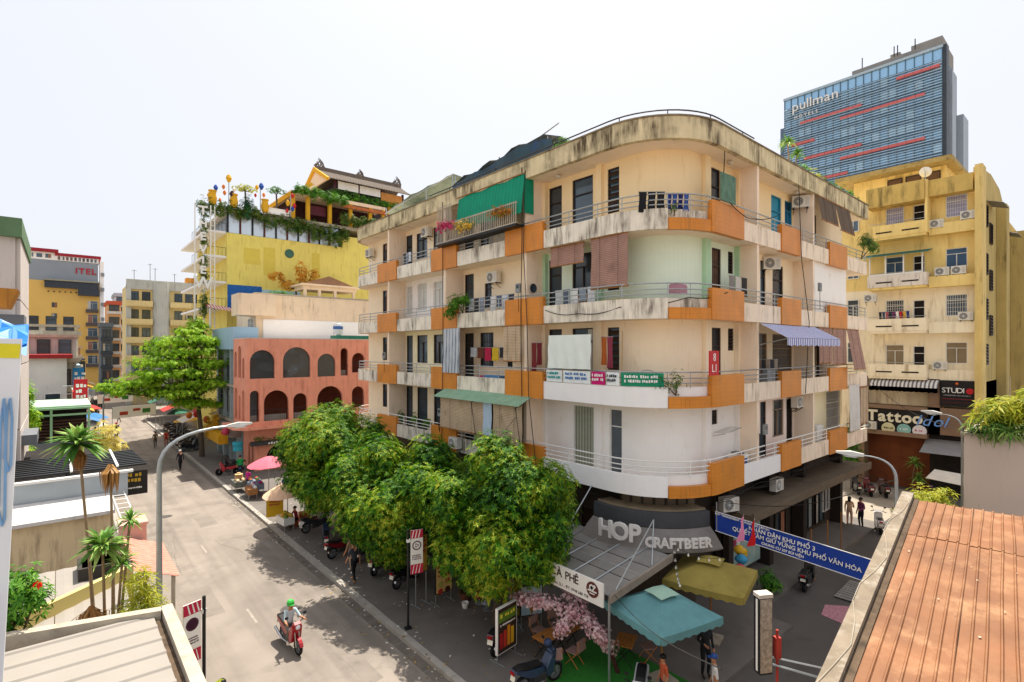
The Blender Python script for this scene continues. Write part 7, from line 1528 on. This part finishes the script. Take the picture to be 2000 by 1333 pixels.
b = MB(); random.seed(4)
rows = [[(-1.7+1.36*j/9,9.6+.35*math.sin(k*PI/6),10.55+.38*math.sin(k*PI/6)*(1-.5*j/9)-.12*j/9+.05*math.sin(j*2.3+k*1.7)) for j in range(10)] for k in range(-2,8)]
b.sheet(rows, .02, (0,-1,0)); solo(b, 'blue_tarpaulin', M('bright_blue_tarp','2a7fd0',.45,.15,3), 'crumpled bright blue tarpaulin bundle above the script board', 'tarpaulin')
b = MB(); b.prism([(-2.2,10.92),(-.6,10.92),(-.5,11.2),(-2.2,11.25)], 0, .7); b.v = [(p[0],11+p[2],p[1]+.02) for p in b.v]; solo(b, 'wooden_box', M('orange_plank_wood','b5792c',.7,.2,3,wave=((1,0,0),5,'9a6424',.9)), 'orange plank box above the blue tarpaulin', 'box')
t = thing('courtyard_house', 'low house with stained wall, grey fascia and black slat pergola at left', 'building', (-1,30,0)); w_ = bparts(t)
b = MB(); b.box(-6,28.2,0,1.65,34,3.55); w_(b, 'stained_wall', M('brown_stained_wall','d2bd98',.9,.08,1,'5f4a36',.60,True,sscale=.8))
b = MB(); b.sheet([[(-6,27.9,3.5),(1.75,27.9,3.5)],[(-6,29.4,3.95),(1.75,29.4,3.95)]], .14, (0,0,1)); w_(b, 'sloped_ledge', M('whitish_ledge','c9c6c2',.9,.1,1.2,'8d8a86',.5,True))
b = MB(); b.box(-1.75,29.45,3.7,2.3,29.6,4.72); w_(b, 'grey_fascia', M('blue_grey_fascia','a9b0b4',.7,.1,1,'8a8f92',.4,True)); b = MB(); b.box(-1.8,29.38,4.73,2.5,29.66,4.83); w_(b, 'white_trim', WFRAME)
b = MB(); b.box(-6,29.7,3.55,1.6,40,4.6); w_(b, 'rear_block', DARK)
for i in range(10): b = MB(); b.box(-1.9,29.9+i*.48,4.9,3.05-.02*i,30.1+i*.48,4.98); w_(b, 'pergola_slat', BLACKM)
for x in (.3,1.9): b = MB(); b.box(x,29.7,4.983,x+.09,34.8,5.06); w_(b, 'pergola_beam', WFRAME)
t = sign_plate('dark_sign', 'dark signboard with yellow lettering below the black slat pergola', FY(30.0), 1.7, 3.1, 3.55, 4.65, 0, M('dark_yellow_sign','2a2622',.6,.2,6)); marks('lettering', 1.1, .5, 2, M('gold_print','c9a02a',.5), t, FY(30.0).p(2.4,4.3,.002)-t.location, (0,0,0), 12); marks('lettering', 1.1, .14, 1, WPR, t, FY(30.0).p(2.4,3.85,.002)-t.location, (0,0,0), 13)
t = thing('lean_to', 'white sheet lean-to roof behind the yellow courtyard wall', 'roof', (-.5,23,2.9))
for i in range(6): b = MB(); b.sheet([[(-3.4+i*.82+dv,20.6-.55*(2-i)*.0+(1.4-i*.0)*.0+yy,3.15-.05*k+(.02 if dv in (.2,.6) else 0)) for dv in (0,.2,.4,.6,.8)] for k, yy in ((0,1.9),(1,.2),(2,-2.6))], .01, (0,0,1)); b.build('roof_sheet', WR, t, w=True)
b = MB(); b.box(.4,21.0,2.4,1.4,22.2,3.5); b.box(.5,21.1,3.5,1.3,22.1,3.4); solo(b, 'roof_tank', M('dark_cistern','3a3632',.9,.2,3), 'open concrete cistern beside the dracaena palms', 'tank')
b = MB(); b.prism([(1.75,20.5),(1.62,20.62),(-4,15.9),(-4,15.7)], 0, 3.45); solo(b, 'yellow_wall', M('mustard_courtyard_wall','d2c07a',.88,.05,.8,'a89858',.3), 'plain yellow courtyard wall behind the white roof at lower left', 'wall')
t = thing('tiled_porch', 'small pink tiled porch roof beside the lamp post', 'roof', (2.4,22.5,2.6)); TL = M('pink_clay_tile','c98a78',.8,.15,4,'a8685a',.4,sscale=3)
for i in range(16):
    y = 20.6+i*.24; b = MB(); rows = [[(1.75+1.25*k/8,y+dv,3.25-.5*k/8+dz-(.025 if k%2 else 0)) for dv, dz in ((0,0),(.06,.05),(.12,.06),(.18,.05),(.235,0))] for k in range(9)]; b.sheet(rows, .015, (0,0,1)); b.build('tile_row', TL, t, w=True)
for y in (20.7,24.3): b = MB(); b.tube([(2.85,y,0),(2.85,y,2.75)], .06, 8); b.build('porch_post', CONC, t, w=True)
b = MB(); b.box(1.7,24.5,2.4,2.5,25.6,3.6); b.box(1.65,24.45,3.603,2.55,25.65,3.7); solo(b, 'brick_chimney', M('pink_chimney_render','c9a090',.9,.15,2), 'pink rendered chimney block above the tiled porch', 'chimney')
t = thing('ladder_frame', 'white metal ladder frame leaning on the eaves at left', 'ladder', (2.2,27,3.2))
for s in (0,.45): b = MB(); b.tube([(1.9+s,25.6,3.3),(1.7+s,29.6,3.9)], .025, 5); b.build('rail', WFRAME, t, w=True)
for i in range(9): q = i/8; b = MB(); b.tube([(1.9-.2*q,25.6+4*q,3.3+.6*q),(2.35-.2*q,25.6+4*q,3.3+.6*q)], .018, 4); b.build('rung', WFRAME, t, w=True)
random.seed(71)
strap_palm('dracaena_palm', 'nearer dracaena palm with thick leaning trunk above the yellow wall', (.95,16.6,0), [((.78,16.4,5.45),.72,80),((1.15,16.2,5.0),.5,44),((1.35,16.7,5.9),.45,36)], dead=[((.55,16.3,4.0),1.1)])
strap_palm('dracaena_palm', 'taller slender dracaena palm with dead leaf skirt', (.72,17.6,2), [((.35,17.7,7.85),.78,90)], dead=[((.35,17.7,7.6),.55)])
strap_palm('dracaena_palm', 'slender dead dracaena with drooping brown leaves', (1.05,17.4,2), [((1.0,17.6,7.15),.05,2)], dead=[((1.0,17.6,7.15),.8)])
bush('yellow_bush', 'airy yellow green bush at the foot of the lamp post', 'plant', [((1.55,16.2,3.9),(.55,.6,.7)),((1.2,15.9,3.4),(.6,.6,.7)),((1.8,16.6,3.2),(.5,.6,.8)),((1.5,16.0,4.6),(.35,.4,.4))], 620, .2, LF_YEL, (1.5,16.2,.12), None, 5, .18)
bush('kerb_bush', 'small yellow green plant behind the left red banner', 'plant', [((3.05,15.0,1.3),(.4,.45,.6))], 150, .16, LF_YEL, (3.0,15.0,.1), None)
bush('hibiscus_bush', 'green hibiscus bush beside the script board', 'plant', [((-.55,12.6,6.1),(.42,.4,.5)),((-.75,12.6,5.4),(.35,.4,.6)),((-.35,12.5,5.9),(.25,.3,.3))], 420, .14, LF_GRN, (-.8,12.6,4.2), None)
b = MB(); whorls(b, [((-.3,12.2,6.25),(.05,.05,.05))], 4, .09, 5, .2, 1, .1, .8); solo(b, 'hibiscus_flower', M('red_hibiscus','d8301a',.6), 'red hibiscus flower on the green bush', 'flower')
bush('wall_sprout', 'small bright plant sprouting on the yellow wall', 'plant', [((.0,14.2,4.2),(.35,.3,.25))], 90, .14, LF_FLAT, (.0,14.2,3.6), None)
# green framed terrace and creeper farther left
t = thing('terrace_pavilion', 'green framed open terrace with dark lattice at left', 'pavilion', (-1,52,0)); w_ = bparts(t); GF = M('pale_green_frame','8fb894',.7,.1,2)
b = MB(); b.box(-6,50,0,1.6,58,3.6); w_(b, 'base', M('terrace_base','6d7378',.85,.15,1))
for x in (-2.6,-.6,1.5): b = MB(); b.box(x,50,3.6,x+.14,50.14,6.0); w_(b, 'post', GF)
for z in (5.5,5.95): b = MB(); b.box(-3.2,49.96,z,1.7,50.16,z+.13); w_(b, 'beam', GF)
for i in range(7): b = MB(); b.box(-3.0,50.3,3.75+i*.22,1.4,50.35,3.85+i*.22); w_(b, 'lattice_slat', M('brown_lattice','4a2e24',.8,.2))
b = MB(); b.box(-3.2,50.2,6.083,1.7,57,6.2); w_(b, 'roof', M('green_terrace_roof','a8c0a8',.7,.15,1)); b = MB(); b.box(-6,52,3.6,1.5,58,6.0); w_(b, 'dim_interior', DARK)
bush('creeper', 'bright creeper tumbling down the dark wall left of the terrace', 'plant', [((-1.9,49,7.0),(.6,.5,1.6)),((-1.6,48.8,5.6),(.6,.5,1.2))], 420, .26, LF_FLAT, (-1.9,49.5,4.0), None, stem=False)
bush('terrace_hedge', 'yellow green hedge in front of the terrace lattice', 'plant', [((-1.9,46,3.6),(.7,.5,.9)),((-1.6,45.6,2.6),(.7,.5,.9))], 300, .24, LF_FLAT, (-1.8,46,.4), None)
tree('thin yellow leaved street tree behind the dracaena', (2.3,44,.12), [((2.2,44,4.6),(.9,.9,1.0)),((2.4,44.2,3.6),(1.0,.9,.9)),((2.0,43.8,3.0),(.8,.8,.6))], 420, .24, leafmat('pale_gold_leaf',['b5a83a','d2c25a','e0d68a'],.4), .08, .5, None, 'small_tree')
# ================================================================ people and vehicles
moto('red motorbike ridden down the middle of the street', (6.03,18.8,0), rad(184), '9a1420', 'bike', 'moving traffic')
person('rider in white patterned shirt and green helmet on the red motorbike', (6.03,18.95,.0), rad(184), 'ride', 'b9cfd6', '6d6a62', 'd9d6d0', 'short', 'long', 'short', ('helmet','3fae4a'))
person('pedestrian in beige shirt and trousers walking on the pavement by the kerb', (10.05,22.95,.12), rad(12), 'walk', '9a7d62', 'a8917a', 'd9d0c4', 'short', 'long', 'long', None, 1.62)
person('pedestrian in dark top and black trousers walking beside the kerb', (9.75,22.0,.12), rad(8), 'walk', '3a3f4a', '17171b', 'b5763c', 'short', 'long', 'short', None, 1.68)
moto('dark blue motorbike parked by the two walking pedestrians', (10.4,26.9,.12), rad(-20), '24304a'); moto('black motorbike leaning at the foot of the middle tree', (11.2,22.3,.12), rad(-58), '2a1a1c'); moto('black motorbike parked behind the pole banner', (11.4,20.35,.12), rad(-70), '1c1c20'); moto('motorbike with cream number plate behind the juice menu board', (11.5,13.85,.12), rad(-68), '5a1a22'); moto('motorbike with blue helmet at the bottom of the picture near the chairs', (10.9,11.5,.12), rad(-95), '30405a')
b = MB(); b.lathe([(.118,-.05),(.13,.0),(.12,.07),(.08,.125),(.0,.142)], (0,0,0), 14); solo(b, 'blue_helmet', M('navy_helmet','2a3a5a',.3), 'navy helmet on the handlebar of the bottom motorbike', 'helmet', (11.35,11.55,1.28), smooth=True)
for i, (x, y, c, lb) in enumerate(((13.2,26.0,'2a2a30','motorbike in deep shade behind the left tree trunk'),(13.4,24.2,'3a1a1e','dark red motorbike in shade between the left and middle tree'),(13.3,22.0,'24303a','motorbike in deep shade behind the middle tree trunk'),(13.6,19.6,'1e1e22','black motorbike in shade right of the middle tree'),(10.6,25.2,'7a1a24','red motorbike at the kerb side of the left tree'),(10.9,29.6,'30343a','grey motorbike behind the fruit vendor near the left tree'))): moto(lb, (x,y,.12), rad(-60-5*i), c)
moto('grey cargo cart bike in shade under the left tree', (11.2,24.3,.12), rad(-50), '4a4642')
person('vendor in dark red shirt sitting under the peach umbrella', (10.35,31.2,.12), rad(100), 'sit', '9a1f30', '3a2a2a', '2a2522', 'long', 'long', 'short', None, 1.55)
b = MB(); b.box(-.16,-.16,0,.16,.16,.30); b.box(-.18,-.18,.30,.18,.18,.33); solo(b, 'plastic_stool', M('brown_stool','8a4a28',.6), 'low stool under the vendor in dark red', 'stool', (10.35,31.2,.12))
def umbrella(label, loc, r, z, mat, tilt, n=10):
    t = thing('market_umbrella', label, 'umbrella', loc, 0, 'street vendors umbrellas'); T = Matrix.Translation((0,0,z)) @ Matrix.Rotation(tilt,4,'Y')
    for k in range(n):
        a0, a1 = 2*PI*k/n, 2*PI*(k+1)/n; b = MB(T); rows = []
        for i in range(6): q = i/5; rows.append([(r*q*math.cos(a0+(a1-a0)*s), r*q*math.sin(a0+(a1-a0)*s), .55-.55*q**1.5-(.03*q*(1-abs(2*s-1)))) for s in (0,.5,1)])
        b.sheet(rows, .01, (0,0,1)); b.build('canopy_panel', mat, t)
        b = MB(T); b.tube([(0,0,.5),(r*math.cos(a0)*.98,r*math.sin(a0)*.98,-.01)], .01, 4); b.build('rib', METAL, t)
    b = MB(); b.tube([(0,0,0),(0,0,z+.5)], .025, 6); b.build('pole', METAL, t); b = MB(); b.lathe([(.25,0),(.25,.08),(.04,.12)], (0,0,0), 12); b.build('base', CONC, t); return t
umbrella('pale peach street vendor umbrella near the kerb', (9.95,31.55,.12), 1.35, 1.95, M('peach_umbrella_cloth','e0b898',.8,.1,3,'c98a6a',.3,sscale=2), rad(-7)); umbrella('pink street vendor umbrella before the peach building', (11.2,39.6,.12), 1.4, 2.05, M('pink_umbrella_cloth','d0687a',.8,.08,2), rad(-4))
def stall(label, loc, rz, top, goods, w=1.1, d=.6):
    t = thing('vendor_cart', label, 'stall', loc, rz, 'street vendor stalls'); b = MB(); b.box(-w/2,-d/2,.35,w/2,d/2,.75); b.build('cabinet', top, t)
    for sx in (-w/2+.06,w/2-.06):
        for sy in (-d/2+.06,d/2-.06): b = MB(); b.tube([(sx,sy,0),(sx,sy,.35)], .02, 5); b.build('leg', METAL, t)
    for i, c in enumerate(goods):
        b = MB(); x = -w/2+.12+(w-.24)*(i%5)/4; y = -d/4+(d/2)*(i//5); b.lathe([(.08,0),(.12,.05),(.11,.13),(.05,.18),(0,.19)], (x,y,.75), 9); b.build('goods', M('goods_'+c,c,.7,.1), t)
    return t
stall('white vendor cart with yellow fruit under the peach umbrella', (9.65,31.0,.12), rad(95), WHITEM, ['b59a2a','c9a83a','a8852a','8f9a2a','c9b04a','6a8a2a','b5792a','d0b040'])
b = MB(); b.box(-.02,-.45,.55,.02,.45,1.75); t = solo(b, 'price_board', M('yellow_price_board','c9a21f',.7,.12,3), 'yellow price board beside the fruit cart', 'sign', (9.35,31.9,.12), rad(70)); marks('lettering', .6, .32, 2, RPR, t, (-.021,0,1.3), (0,0,rad(-90)), 14)
b = MB(); b.box(-.22,-.2,0,.22,.2,.3); b.box(-.24,-.22,.3,.24,.22,.36); solo(b, 'foam_box', WHITEM, 'white foam box on the pavement by the vendor in red', 'box', (10.6,30.6,.12), rad(20)); b = MB(); b.box(-.3,-.25,0,.3,.25,.55); b.box(-.32,-.04,.55,.32,.04,.57); solo(b, 'cardboard_box', M('brown_cardboard','a8693c',.85,.1), 'brown carton behind the vendor in red', 'box', (10.95,31.7,.12), rad(-10))
stall('hat seller cart stacked with straw hats', (9.75,41.6,.12), rad(90), M('grey_cart_cloth','6d706a',.85,.2,4), ['d2b48a','e0c8a0','c9a878','d9bc90','b58a5a','e6d2b0','c09a6a','d2b48a'], 1.3, .8); stall('souvenir stall with colourful goods beside the pink umbrella', (10.5,40.4,.12), rad(85), M('blue_grey_cloth','7d8a9a',.85,.2,4), ['c02a6a','2a7ac0','d9a82a','3aa06a','c04a3a','7a3aa0','e0ddd0','2a9ac0','dd7a2a','5a5a60'], 1.8, .9); stall('low stall of folded cloths at the kerb below the pink umbrella', (9.9,39.0,.12), rad(85), M('wooden_stall','9a6a42',.8,.2,4), ['d9d6d0','8aa8c8','c9c2b0','c88a9a','e6e2d8'], 1.3, .6)
b = MB()
for k in range(5): b.lathe([(.27,0),(.27,.02),(.13,.06),(.12,.12),(0,.13)], (0,0,k*.07), 12)
solo(b, 'hat_stack', M('straw_hat','d2b080',.85,.1,9), 'stack of straw hats on the seller cart', 'hats', (9.75,41.7,1.0))
for i, (x, y, c, nm) in enumerate(((12.3,39.2,'3a4ab0','blue'),(13.1,38.8,'2f9a8a','green'),(13.3,37.9,'c0202a','red'))):
    t = thing('plastic_chair', nm+' plastic chair on the pavement right of the pink umbrella', 'chair', (x,y,.12), rad(200+20*i)); m_ = M('chair_plastic_'+nm,c,.4); b = MB(); b.box(-.22,-.22,.4,.22,.22,.44); b.build('seat', m_, t); b = MB(); b.cbox((0,-.24,.66),(.44,.03,.4),rx=rad(-10)); b.build('backrest', m_, t)
    for sx in (-.19,.19):
        for sy in (-.19,.19): b = MB(); b.tube([(sx,sy,.4),(sx*1.1,sy*1.1,0)], .02, 5); b.build('leg', m_, t)
person('person in green jacket standing by the peach building corner', (10.9,46.2,.12), rad(170), 'stand', '1f9a50', '25304a', '2a2522', 'long'); person('seller in magenta top bending by the hat cart', (10.2,41.0,.12), rad(120), 'stand', 'c0288a', '3a3a44', '2a2522', 'short', 'long', 'long', None, 1.55)
person('pedestrian in black with white hat walking up the street', (7.7,52.3,0), rad(10), 'walk', '1f2026', '1c1c20', '2a2522', 'long', 'long', 'short', ('cap','e6e6e2'), 1.66); person('pedestrian in brown clothes far up the street', (7.5,66.2,0), rad(180), 'walk', '6a5a40', '4a4238', '2a2522'); person('pedestrian in bright red far up the street at the kerb', (8.5,66.5,0), rad(170), 'walk', 'c03020', 'a83a2a', '2a2522')
moto('red and silver motorbike parked before the yellow shop awning', (10.3,47.4,.12), rad(75), 'b02030'); moto('black motorbike parked beside the red and silver one', (10.9,48.6,.12), rad(70), '202024')
person('woman in beige dress standing at the alley canopy corner', (34.6,10.4,.12), rad(-80), 'stand', 'c9a888', 'c0988a', 'b58a72', 'short', 'short', 'long', None, 1.6, 1); person('man in purple shirt and dark trousers talking at the canopy corner', (35.05,9.95,.0), rad(60), 'stand', '7a3a62', '1d1d26', '1d1a18', 'long', 'long', 'short', None, 1.68, -1)
sc = 'scooters in the alley'
moto('white scooter parked beside the man in purple', (35.2,9.1,0), rad(-70), 'd6d2cc', 'scooter', sc); moto('black scooter with bright headlight parked in the alley below the banner', (24.6,9.0,0), rad(-80), '1a1a1d', 'scooter', sc)
moto('black scooter leftmost of three before the tattoo shop', (43.3,12.6,0), rad(-60), '222226', 'scooter', sc); moto('dark red scooter in the middle of three before the tattoo shop', (43.5,11.9,0), rad(-60), '6a1622', 'scooter', sc); moto('brown scooter rightmost of three before the tattoo shop', (43.9,11.1,0), rad(-60), '4a2a24', 'scooter', sc); moto('dark scooter half hidden behind the pale canvas flap', (44.2,8.6,0), rad(-90), '5a1a2a', 'scooter', sc)
person('person in black clothes standing under the teal parasol edge', (15.2,8.5,.12), rad(150), 'stand', '23262c', '1b1c20', '2a2522', 'long', 'long', 'short', None, 1.7, 1)
person('person in orange shirt with dark hair at the bottom edge', (13.0,8.55,.12), rad(60), 'stand', 'c05a3a', '3a3a40', '2a2522', 'short', 'long', 'short', None, 1.45); person('person in white shirt and blue cap at the bottom edge', (14.1,7.6,.0), rad(40), 'stand', 'dcdcd8', '3a4050', '2a2522', 'short', 'long', 'short', ('cap','2a4a8a'), 1.55)
moto('silver scooter at the bottom edge beside the person in orange', (12.35,8.9,.12), rad(120), 'b5b8bc', 'scooter', sc)
person('person in grey shorts walking behind the left red banner', (3.2,15.3,0), rad(20), 'walk', '7d828a', '8a8d94', '3a3a3a', 'short', 'short')
# ================================================================ clutter up the street
random.seed(17); cols = ['2a2a2e','5a1a20','24304a','c9c9c9','30343a','6a3a2a']
M0 = moto('dark motorbike first in the long row beyond the layered tree', (9.8,61.0,.12), rad(-75), '25252a', 'bike', 'row of motorbikes parked beyond the layered tree')
for i in range(22):
    o = again(M0, (9.9+.35*(i%2)+.6*(i//12),61.7+i*.85,.12), rad(-75+random.uniform(-8,8)), 'dark motorbike in the long row parked beyond the layered tree', {'body_cowl': M('bike_paint_'+cols[i%6],cols[i%6],.25,.06,3,spec=.6)} if i%2 else None)
M0['label'] = 'dark motorbike in the long row parked beyond the layered tree'
for i in range(9): again(M0, (3.4+.2*(i%3)+(i//5)*1.2,100+i*3.5,0), rad(80+random.uniform(-12,12)), 'small motorbike parked at the far left side of the street')['group'] = 'motorbikes far up the street'
aw = ['c9c2b4','4a7ab0','b03a34','d99a3a','3a6a58','e0dcd4','8a4a3a','5a6470']
for i in range(14):
    y = 66+i*6.5; rt_ = i%2 == 0; x = (11.2+max(0,(y-100)*.06)) if rt_ else (1.6+max(0,(y-100)*.05)); s = -1 if rt_ else 1
    t = thing('shop_awning', ['%s awning, number %s along the right side beyond the layered tree','%s awning, number %s along the left side of the far street'][0 if rt_ else 1] % (['grey','blue','red','orange','green','white','brown','slate'][i%8], ['one','two','three','four','five','six','seven'][i//2]), 'awning', (x,y,2.6)); b = MB(); b.sheet([[(x+s*1.6*k/3,y-1.8+3.6*j/6,3.3-.7*k/3) for j in range(7)] for k in range(4)], .02, (0,0,1)); b.build('canvas', M('street_awning_%d' % (i%8),aw[i%8],.8,.1), t, w=True)
    for e in (-1.7,1.7): b = MB(); b.tube([(x+s*1.55,y+e,0.1),(x+s*1.55,y+e,2.62)], .03, 5); b.build('post', METAL, t, w=True)
    b = MB(); b.box(x-.05,y-1.7,3.3,x+.05,y+1.7,4.2); b.build('fascia_sign', M('street_fascia_%d' % (i%5),['b02a2a','2a4a8a','d9b03a','e0e0dc','2f5a48'][i%5],.6,.15,2), t, w=True)
for i, (y, h, c) in enumerate(((80,9,'b5a898'),(90,12,'c9b48a'),(101,10,'8f9aa0'))):
    t = thing('terrace_house', ['beige','ochre','grey blue'][i]+' street house behind the layered tree', 'building', (18,y,0)); w_ = bparts(t); b = MB(); b.box(13.2+i*.5,y,0,24,y+9,h); w_(b, 'wall', M('terrace_wall_%d' % i,c,.88,.12,.6,'6d6458',.4,True)); b = MB(); b.box(13.0+i*.5,y-.1,h,24,y+9,h+.4); w_(b, 'roof', CONC)
    for z in (3.8,7.0):
        if z+2 < h:
            window(FX(13.2+i*.5), y+1, y+3, z, z+1.8, t, 'case', FRAME, GLASS, .06); window(FX(13.2+i*.5), y+5, y+7, z, z+1.8, t, 'case', FRAME, GLASS, .06)
            b = MB(); b.box(12.4+i*.5,y+.3,z-.8,13.15+i*.5,y+8.5,z-.1); w_(b, 'balcony', CONC)
LY = leafmat('hanging_marigold',['c98a1a','d9a82a','8a7a2a'],.3,3)
bush('marigold_garland', 'yellow flower garlands hanging beneath the layered tree', 'plant', [((11.0,55.5,3.6),(.5,.9,1.5)),((10.7,56.6,3.0),(.5,.8,1.3))], 420, .2, LY, (11,56,1.2), None, stem=False)
for i, (x, y, z, c) in enumerate(((10.9,59,3.4,'d9502a'),(10.2,60,3.9,'c93a28'),(11.0,51.5,3.1,'d04a6a'),(11.1,52.3,2.9,'c02a30'),(9.9,62,3.6,'dd7a2a'))):
    b = MB(); b.lathe([(.03,-.35),(.2,-.28),(.32,0),(.2,.28),(.03,.35)], (0,0,0), 12); solo(b, 'round_lantern', M('round_lantern_%d' % i,c,.6), ['orange lantern lowest under the layered tree','red lantern high under the layered tree','pink lantern over the yellow shop awning','small red lantern beside the pink one','orange lantern farthest under the layered tree'][i], 'lantern', (x,y,z), smooth=True)
for i, (x, y) in enumerate(((6.6,76),(6.2,98))):
    t = thing('leaning_banner', ['nearer','farther'][i]+' of two white printed banners hung across the street beyond the tree', 'banner', (x,y,2.4), rad(25)); b = MB(); b.box(-2.4,-.02,0,2.4,.02,1.3); b.build('cloth', WHITEM, t); b = MB(); b.cbox((-1.2,-.024,.5),(.9,.004,.4)); b.cbox((.2,-.024,.8),(.8,.004,.3)); b.build('red_print', RPR, t); b = MB(); b.cbox((1.3,-.024,.6),(.9,.004,.5)); b.build('green_print', M('green_print','3a7a3a',.6), t)
    b = MB(); b.tube([(-2.4,0,-2.4),(-2.4,0,1.4)], .03, 5); b.build('pole', METAL, t); b = MB(); b.tube([(2.4,0,-2.4),(2.4,0,1.4)], .03, 5); b.build('pole', METAL, t)
b = MB(); b.lathe([(.36,0),(.34,.35),(.4,.5),(.4,.7),(.36,.72),(0,.72)], (0,0,0), 16); solo(b, 'turquoise_sign', M('turquoise_disc','2f9ab0',.5), 'round turquoise sign drum hanging at the peach building corner', 'sign', (11.0,47.4,2.0))
# signs, houses and clutter crowding the left side of the street
for i, (x, y, z, h, c, nm) in enumerate(((1.7,57,5.2,2.6,'c0242c','red'),(2.0,64,4.4,2.2,'e6e2da','white'),(1.8,70,5.6,2.8,'2f86c0','blue'),(2.2,74,3.4,1.6,'dd8a2c','orange'),(2.2,83,4.6,2.4,'d9cf3a','yellow'),(2.4,88,5.8,3.0,'30343a','black'),(2.6,97,4.2,2.0,'c04a3a','brick red'),(2.9,105,5.4,2.6,'e0dcd4','cream'))):
    t = thing('blade_sign', nm+' blade sign projecting over the left side of the street', 'sign', (x,y,z), 0, 'blade signs up the street'); b = MB(); b.box(-.9,-.1,0,.0,.1,h); b.build('panel', M('blade_'+nm.replace(' ','_'),c,.6,.1,2), t); marks('lettering', .6, h*.7, 4, WPR if nm not in ('white','cream','yellow') else BPR, t, (-.45,-.101,h*.5), (0,0,0), i); b = MB(); b.tube([(-1.6,0,h*.8),(.0,0,h*.8)], .03, 5); b.build('bracket', METAL, t)
for i, (x0, x1, y, h, c, lb) in enumerate(((-4,1.2,70,11.5,'b5b0a8','grey plastered narrow house behind the left blade signs'),(-5,1.6,84,13,'d6cdb8','cream narrow house with balconies farther along the left side'),(-5,2.2,102,10.5,'a8806a','brownish narrow house far along the left side'))):
    t = thing('narrow_house', lb, 'building', ((x0+x1)/2,y,0)); w_ = bparts(t); b = MB(); b.box(x0,y,0,x1,y+5.5,h); w_(b, 'wall', M('narrow_wall_%d' % i,c,.88,.12,.6,'5d544a',.6,True)); b = MB(); b.box(x0-.1,y-.2,h,x1+.2,y+5.5,h+.3); w_(b, 'roof', CONC)
    for z in [3.6+3.0*k for k in range(int((h-4)/3.0)+1)]:
        for k in range(3): window(FY(y), x1-1.4-k*1.6, x1-.4-k*1.6, z, z+1.7, t, 'grille', FRAME, GLASS, .06)
        b = MB(); b.box(x1-3.2,y-.8,z-.6,x1+.3,y-.06,z-.1); w_(b, 'balcony', CONC)
for i, (x, y, r, c, nm) in enumerate(((2.6,72,1.3,'d9d4c8','cream'),(3.0,80,1.4,'3a78b0','blue'),(2.9,93,1.4,'b5362e','red'),(10.9,70,1.3,'d9a03a','orange'),(11.4,79,1.3,'2f6f58','green'))):
    umbrella(nm+' market umbrella far up the street', (x,y,.1), r, 2.1, M('far_umbrella_'+nm,c,.8,.1), rad(5 if x < 5 else -5), 8)
person('pedestrian in white shirt far up the left pavement', (2.9,74,.0), rad(10), 'walk', 'd9d9d6', '3a4050'); person('pedestrian in blue shirt far along the left kerb', (3.3,86,0), rad(190), 'walk', '3a5a9a', '2a2a30'); person('pedestrian in grey crossing the far end of the street', (6.2,92,0), rad(80), 'walk', '7d7f84', '3a3a40')
moto('white scooter riding away far up the street', (5.0,78,0), rad(2), 'c9c9c9', 'scooter', 'moving traffic'); person('rider in dark jacket on the far white scooter', (5.0,77.85,0), rad(2), 'ride', '2a2d36', '3a3a40', '2a2522', 'long', 'long', 'short', ('helmet','b5262c'))
# bits and pieces on the corner balcony
t = thing('bar_stool', 'metal bar stool on the third floor corner balcony beside the louvre window', 'stool', (16.75,13.3,8.31)); b = MB(); b.lathe([(.18,.72),(.18,.76),(0,.76)], (0,0,0), 14); b.build('seat', BLACKM, t)
for k in range(4): a = k*PI/2+.7; b = MB(); b.tube([(.12*math.cos(a),.12*math.sin(a),.72),(.2*math.cos(a),.2*math.sin(a),0)], .014, 5); b.build('leg', METAL, t)
b = MB(); b.tube([(15.95+.25,12.5,8.4),(16.2,12.45,11.0)], .02, 5); solo(b, 'bamboo_pole', M('bamboo_pole','a88a5a',.7), 'bamboo pole standing behind the third floor corner rail', 'pole')
t = thing('bed_headboard', 'curved metal headboard leaning behind the third floor corner rail', 'furniture', (17.0,11.9,8.31), rad(-45)); q = [(-.6,0,0),(-.6,0,.9)]+[(-.6+1.2*k/8,0,.9+.3*math.sin(PI*k/8)) for k in range(1,8)]+[(.6,0,.9),(.6,0,0)]; b = MB(); b.tube(q, .02, 6); b.build('frame_tube', METAL, t)
b = MB(Matrix.Rotation(rad(90),4,'X')); b.lathe([(.02,0),(.12,.02),(.2,.07),(.21,.08),(.12,.04),(.02,.02)], (0,0,0), 14); solo(b, 'wall_dish', M('navy_dish','25303f',.5), 'small dark dish on the cable fin beside the mint green flat', 'dish', (16.4,17.7,13.1))
for i, (x, y, z) in enumerate(((16.7,30.4,5.2),(16.8,29.0,5.2),(16.6,27.2,5.2))): bush('balcony_pot_plant', ['left','middle','right'][i]+' potted plant on the lowest balcony above the left tree', 'plant', [((x,y,z+.75),(.3,.35,.45))], 70, .16, LF_GRN, (x,y,z+.2), (.15,.2,M('clay_pot','8a5038',.85)))
# overhead wires
for i, (a, e, sag, lb) in enumerate((((9.7,17.05,3.7),(15.95,17.9,7.6),.3,'thin cable from the pole banner up to the block'),((18.9,4.5,6.4),(19.5,9.9,4.4),.4,'wire from the alley lamp to the apartment block'),((28.7,4.4,6.9),(36,9.9,8.6),.5,'wire across the alley end'),((12.5,9.9,3.0),(8.0,4.2,5.2),.25,'thin wire crossing the alley mouth'))):
    A, E_ = Vector(a), Vector(e); b = MB(); b.tube([A.lerp(E_,k/12)-Vector((0,0,sag*math.sin(PI*k/12))) for k in range(13)], .012, 4); solo(b, 'overhead_wire', CAB, lb, 'cable')
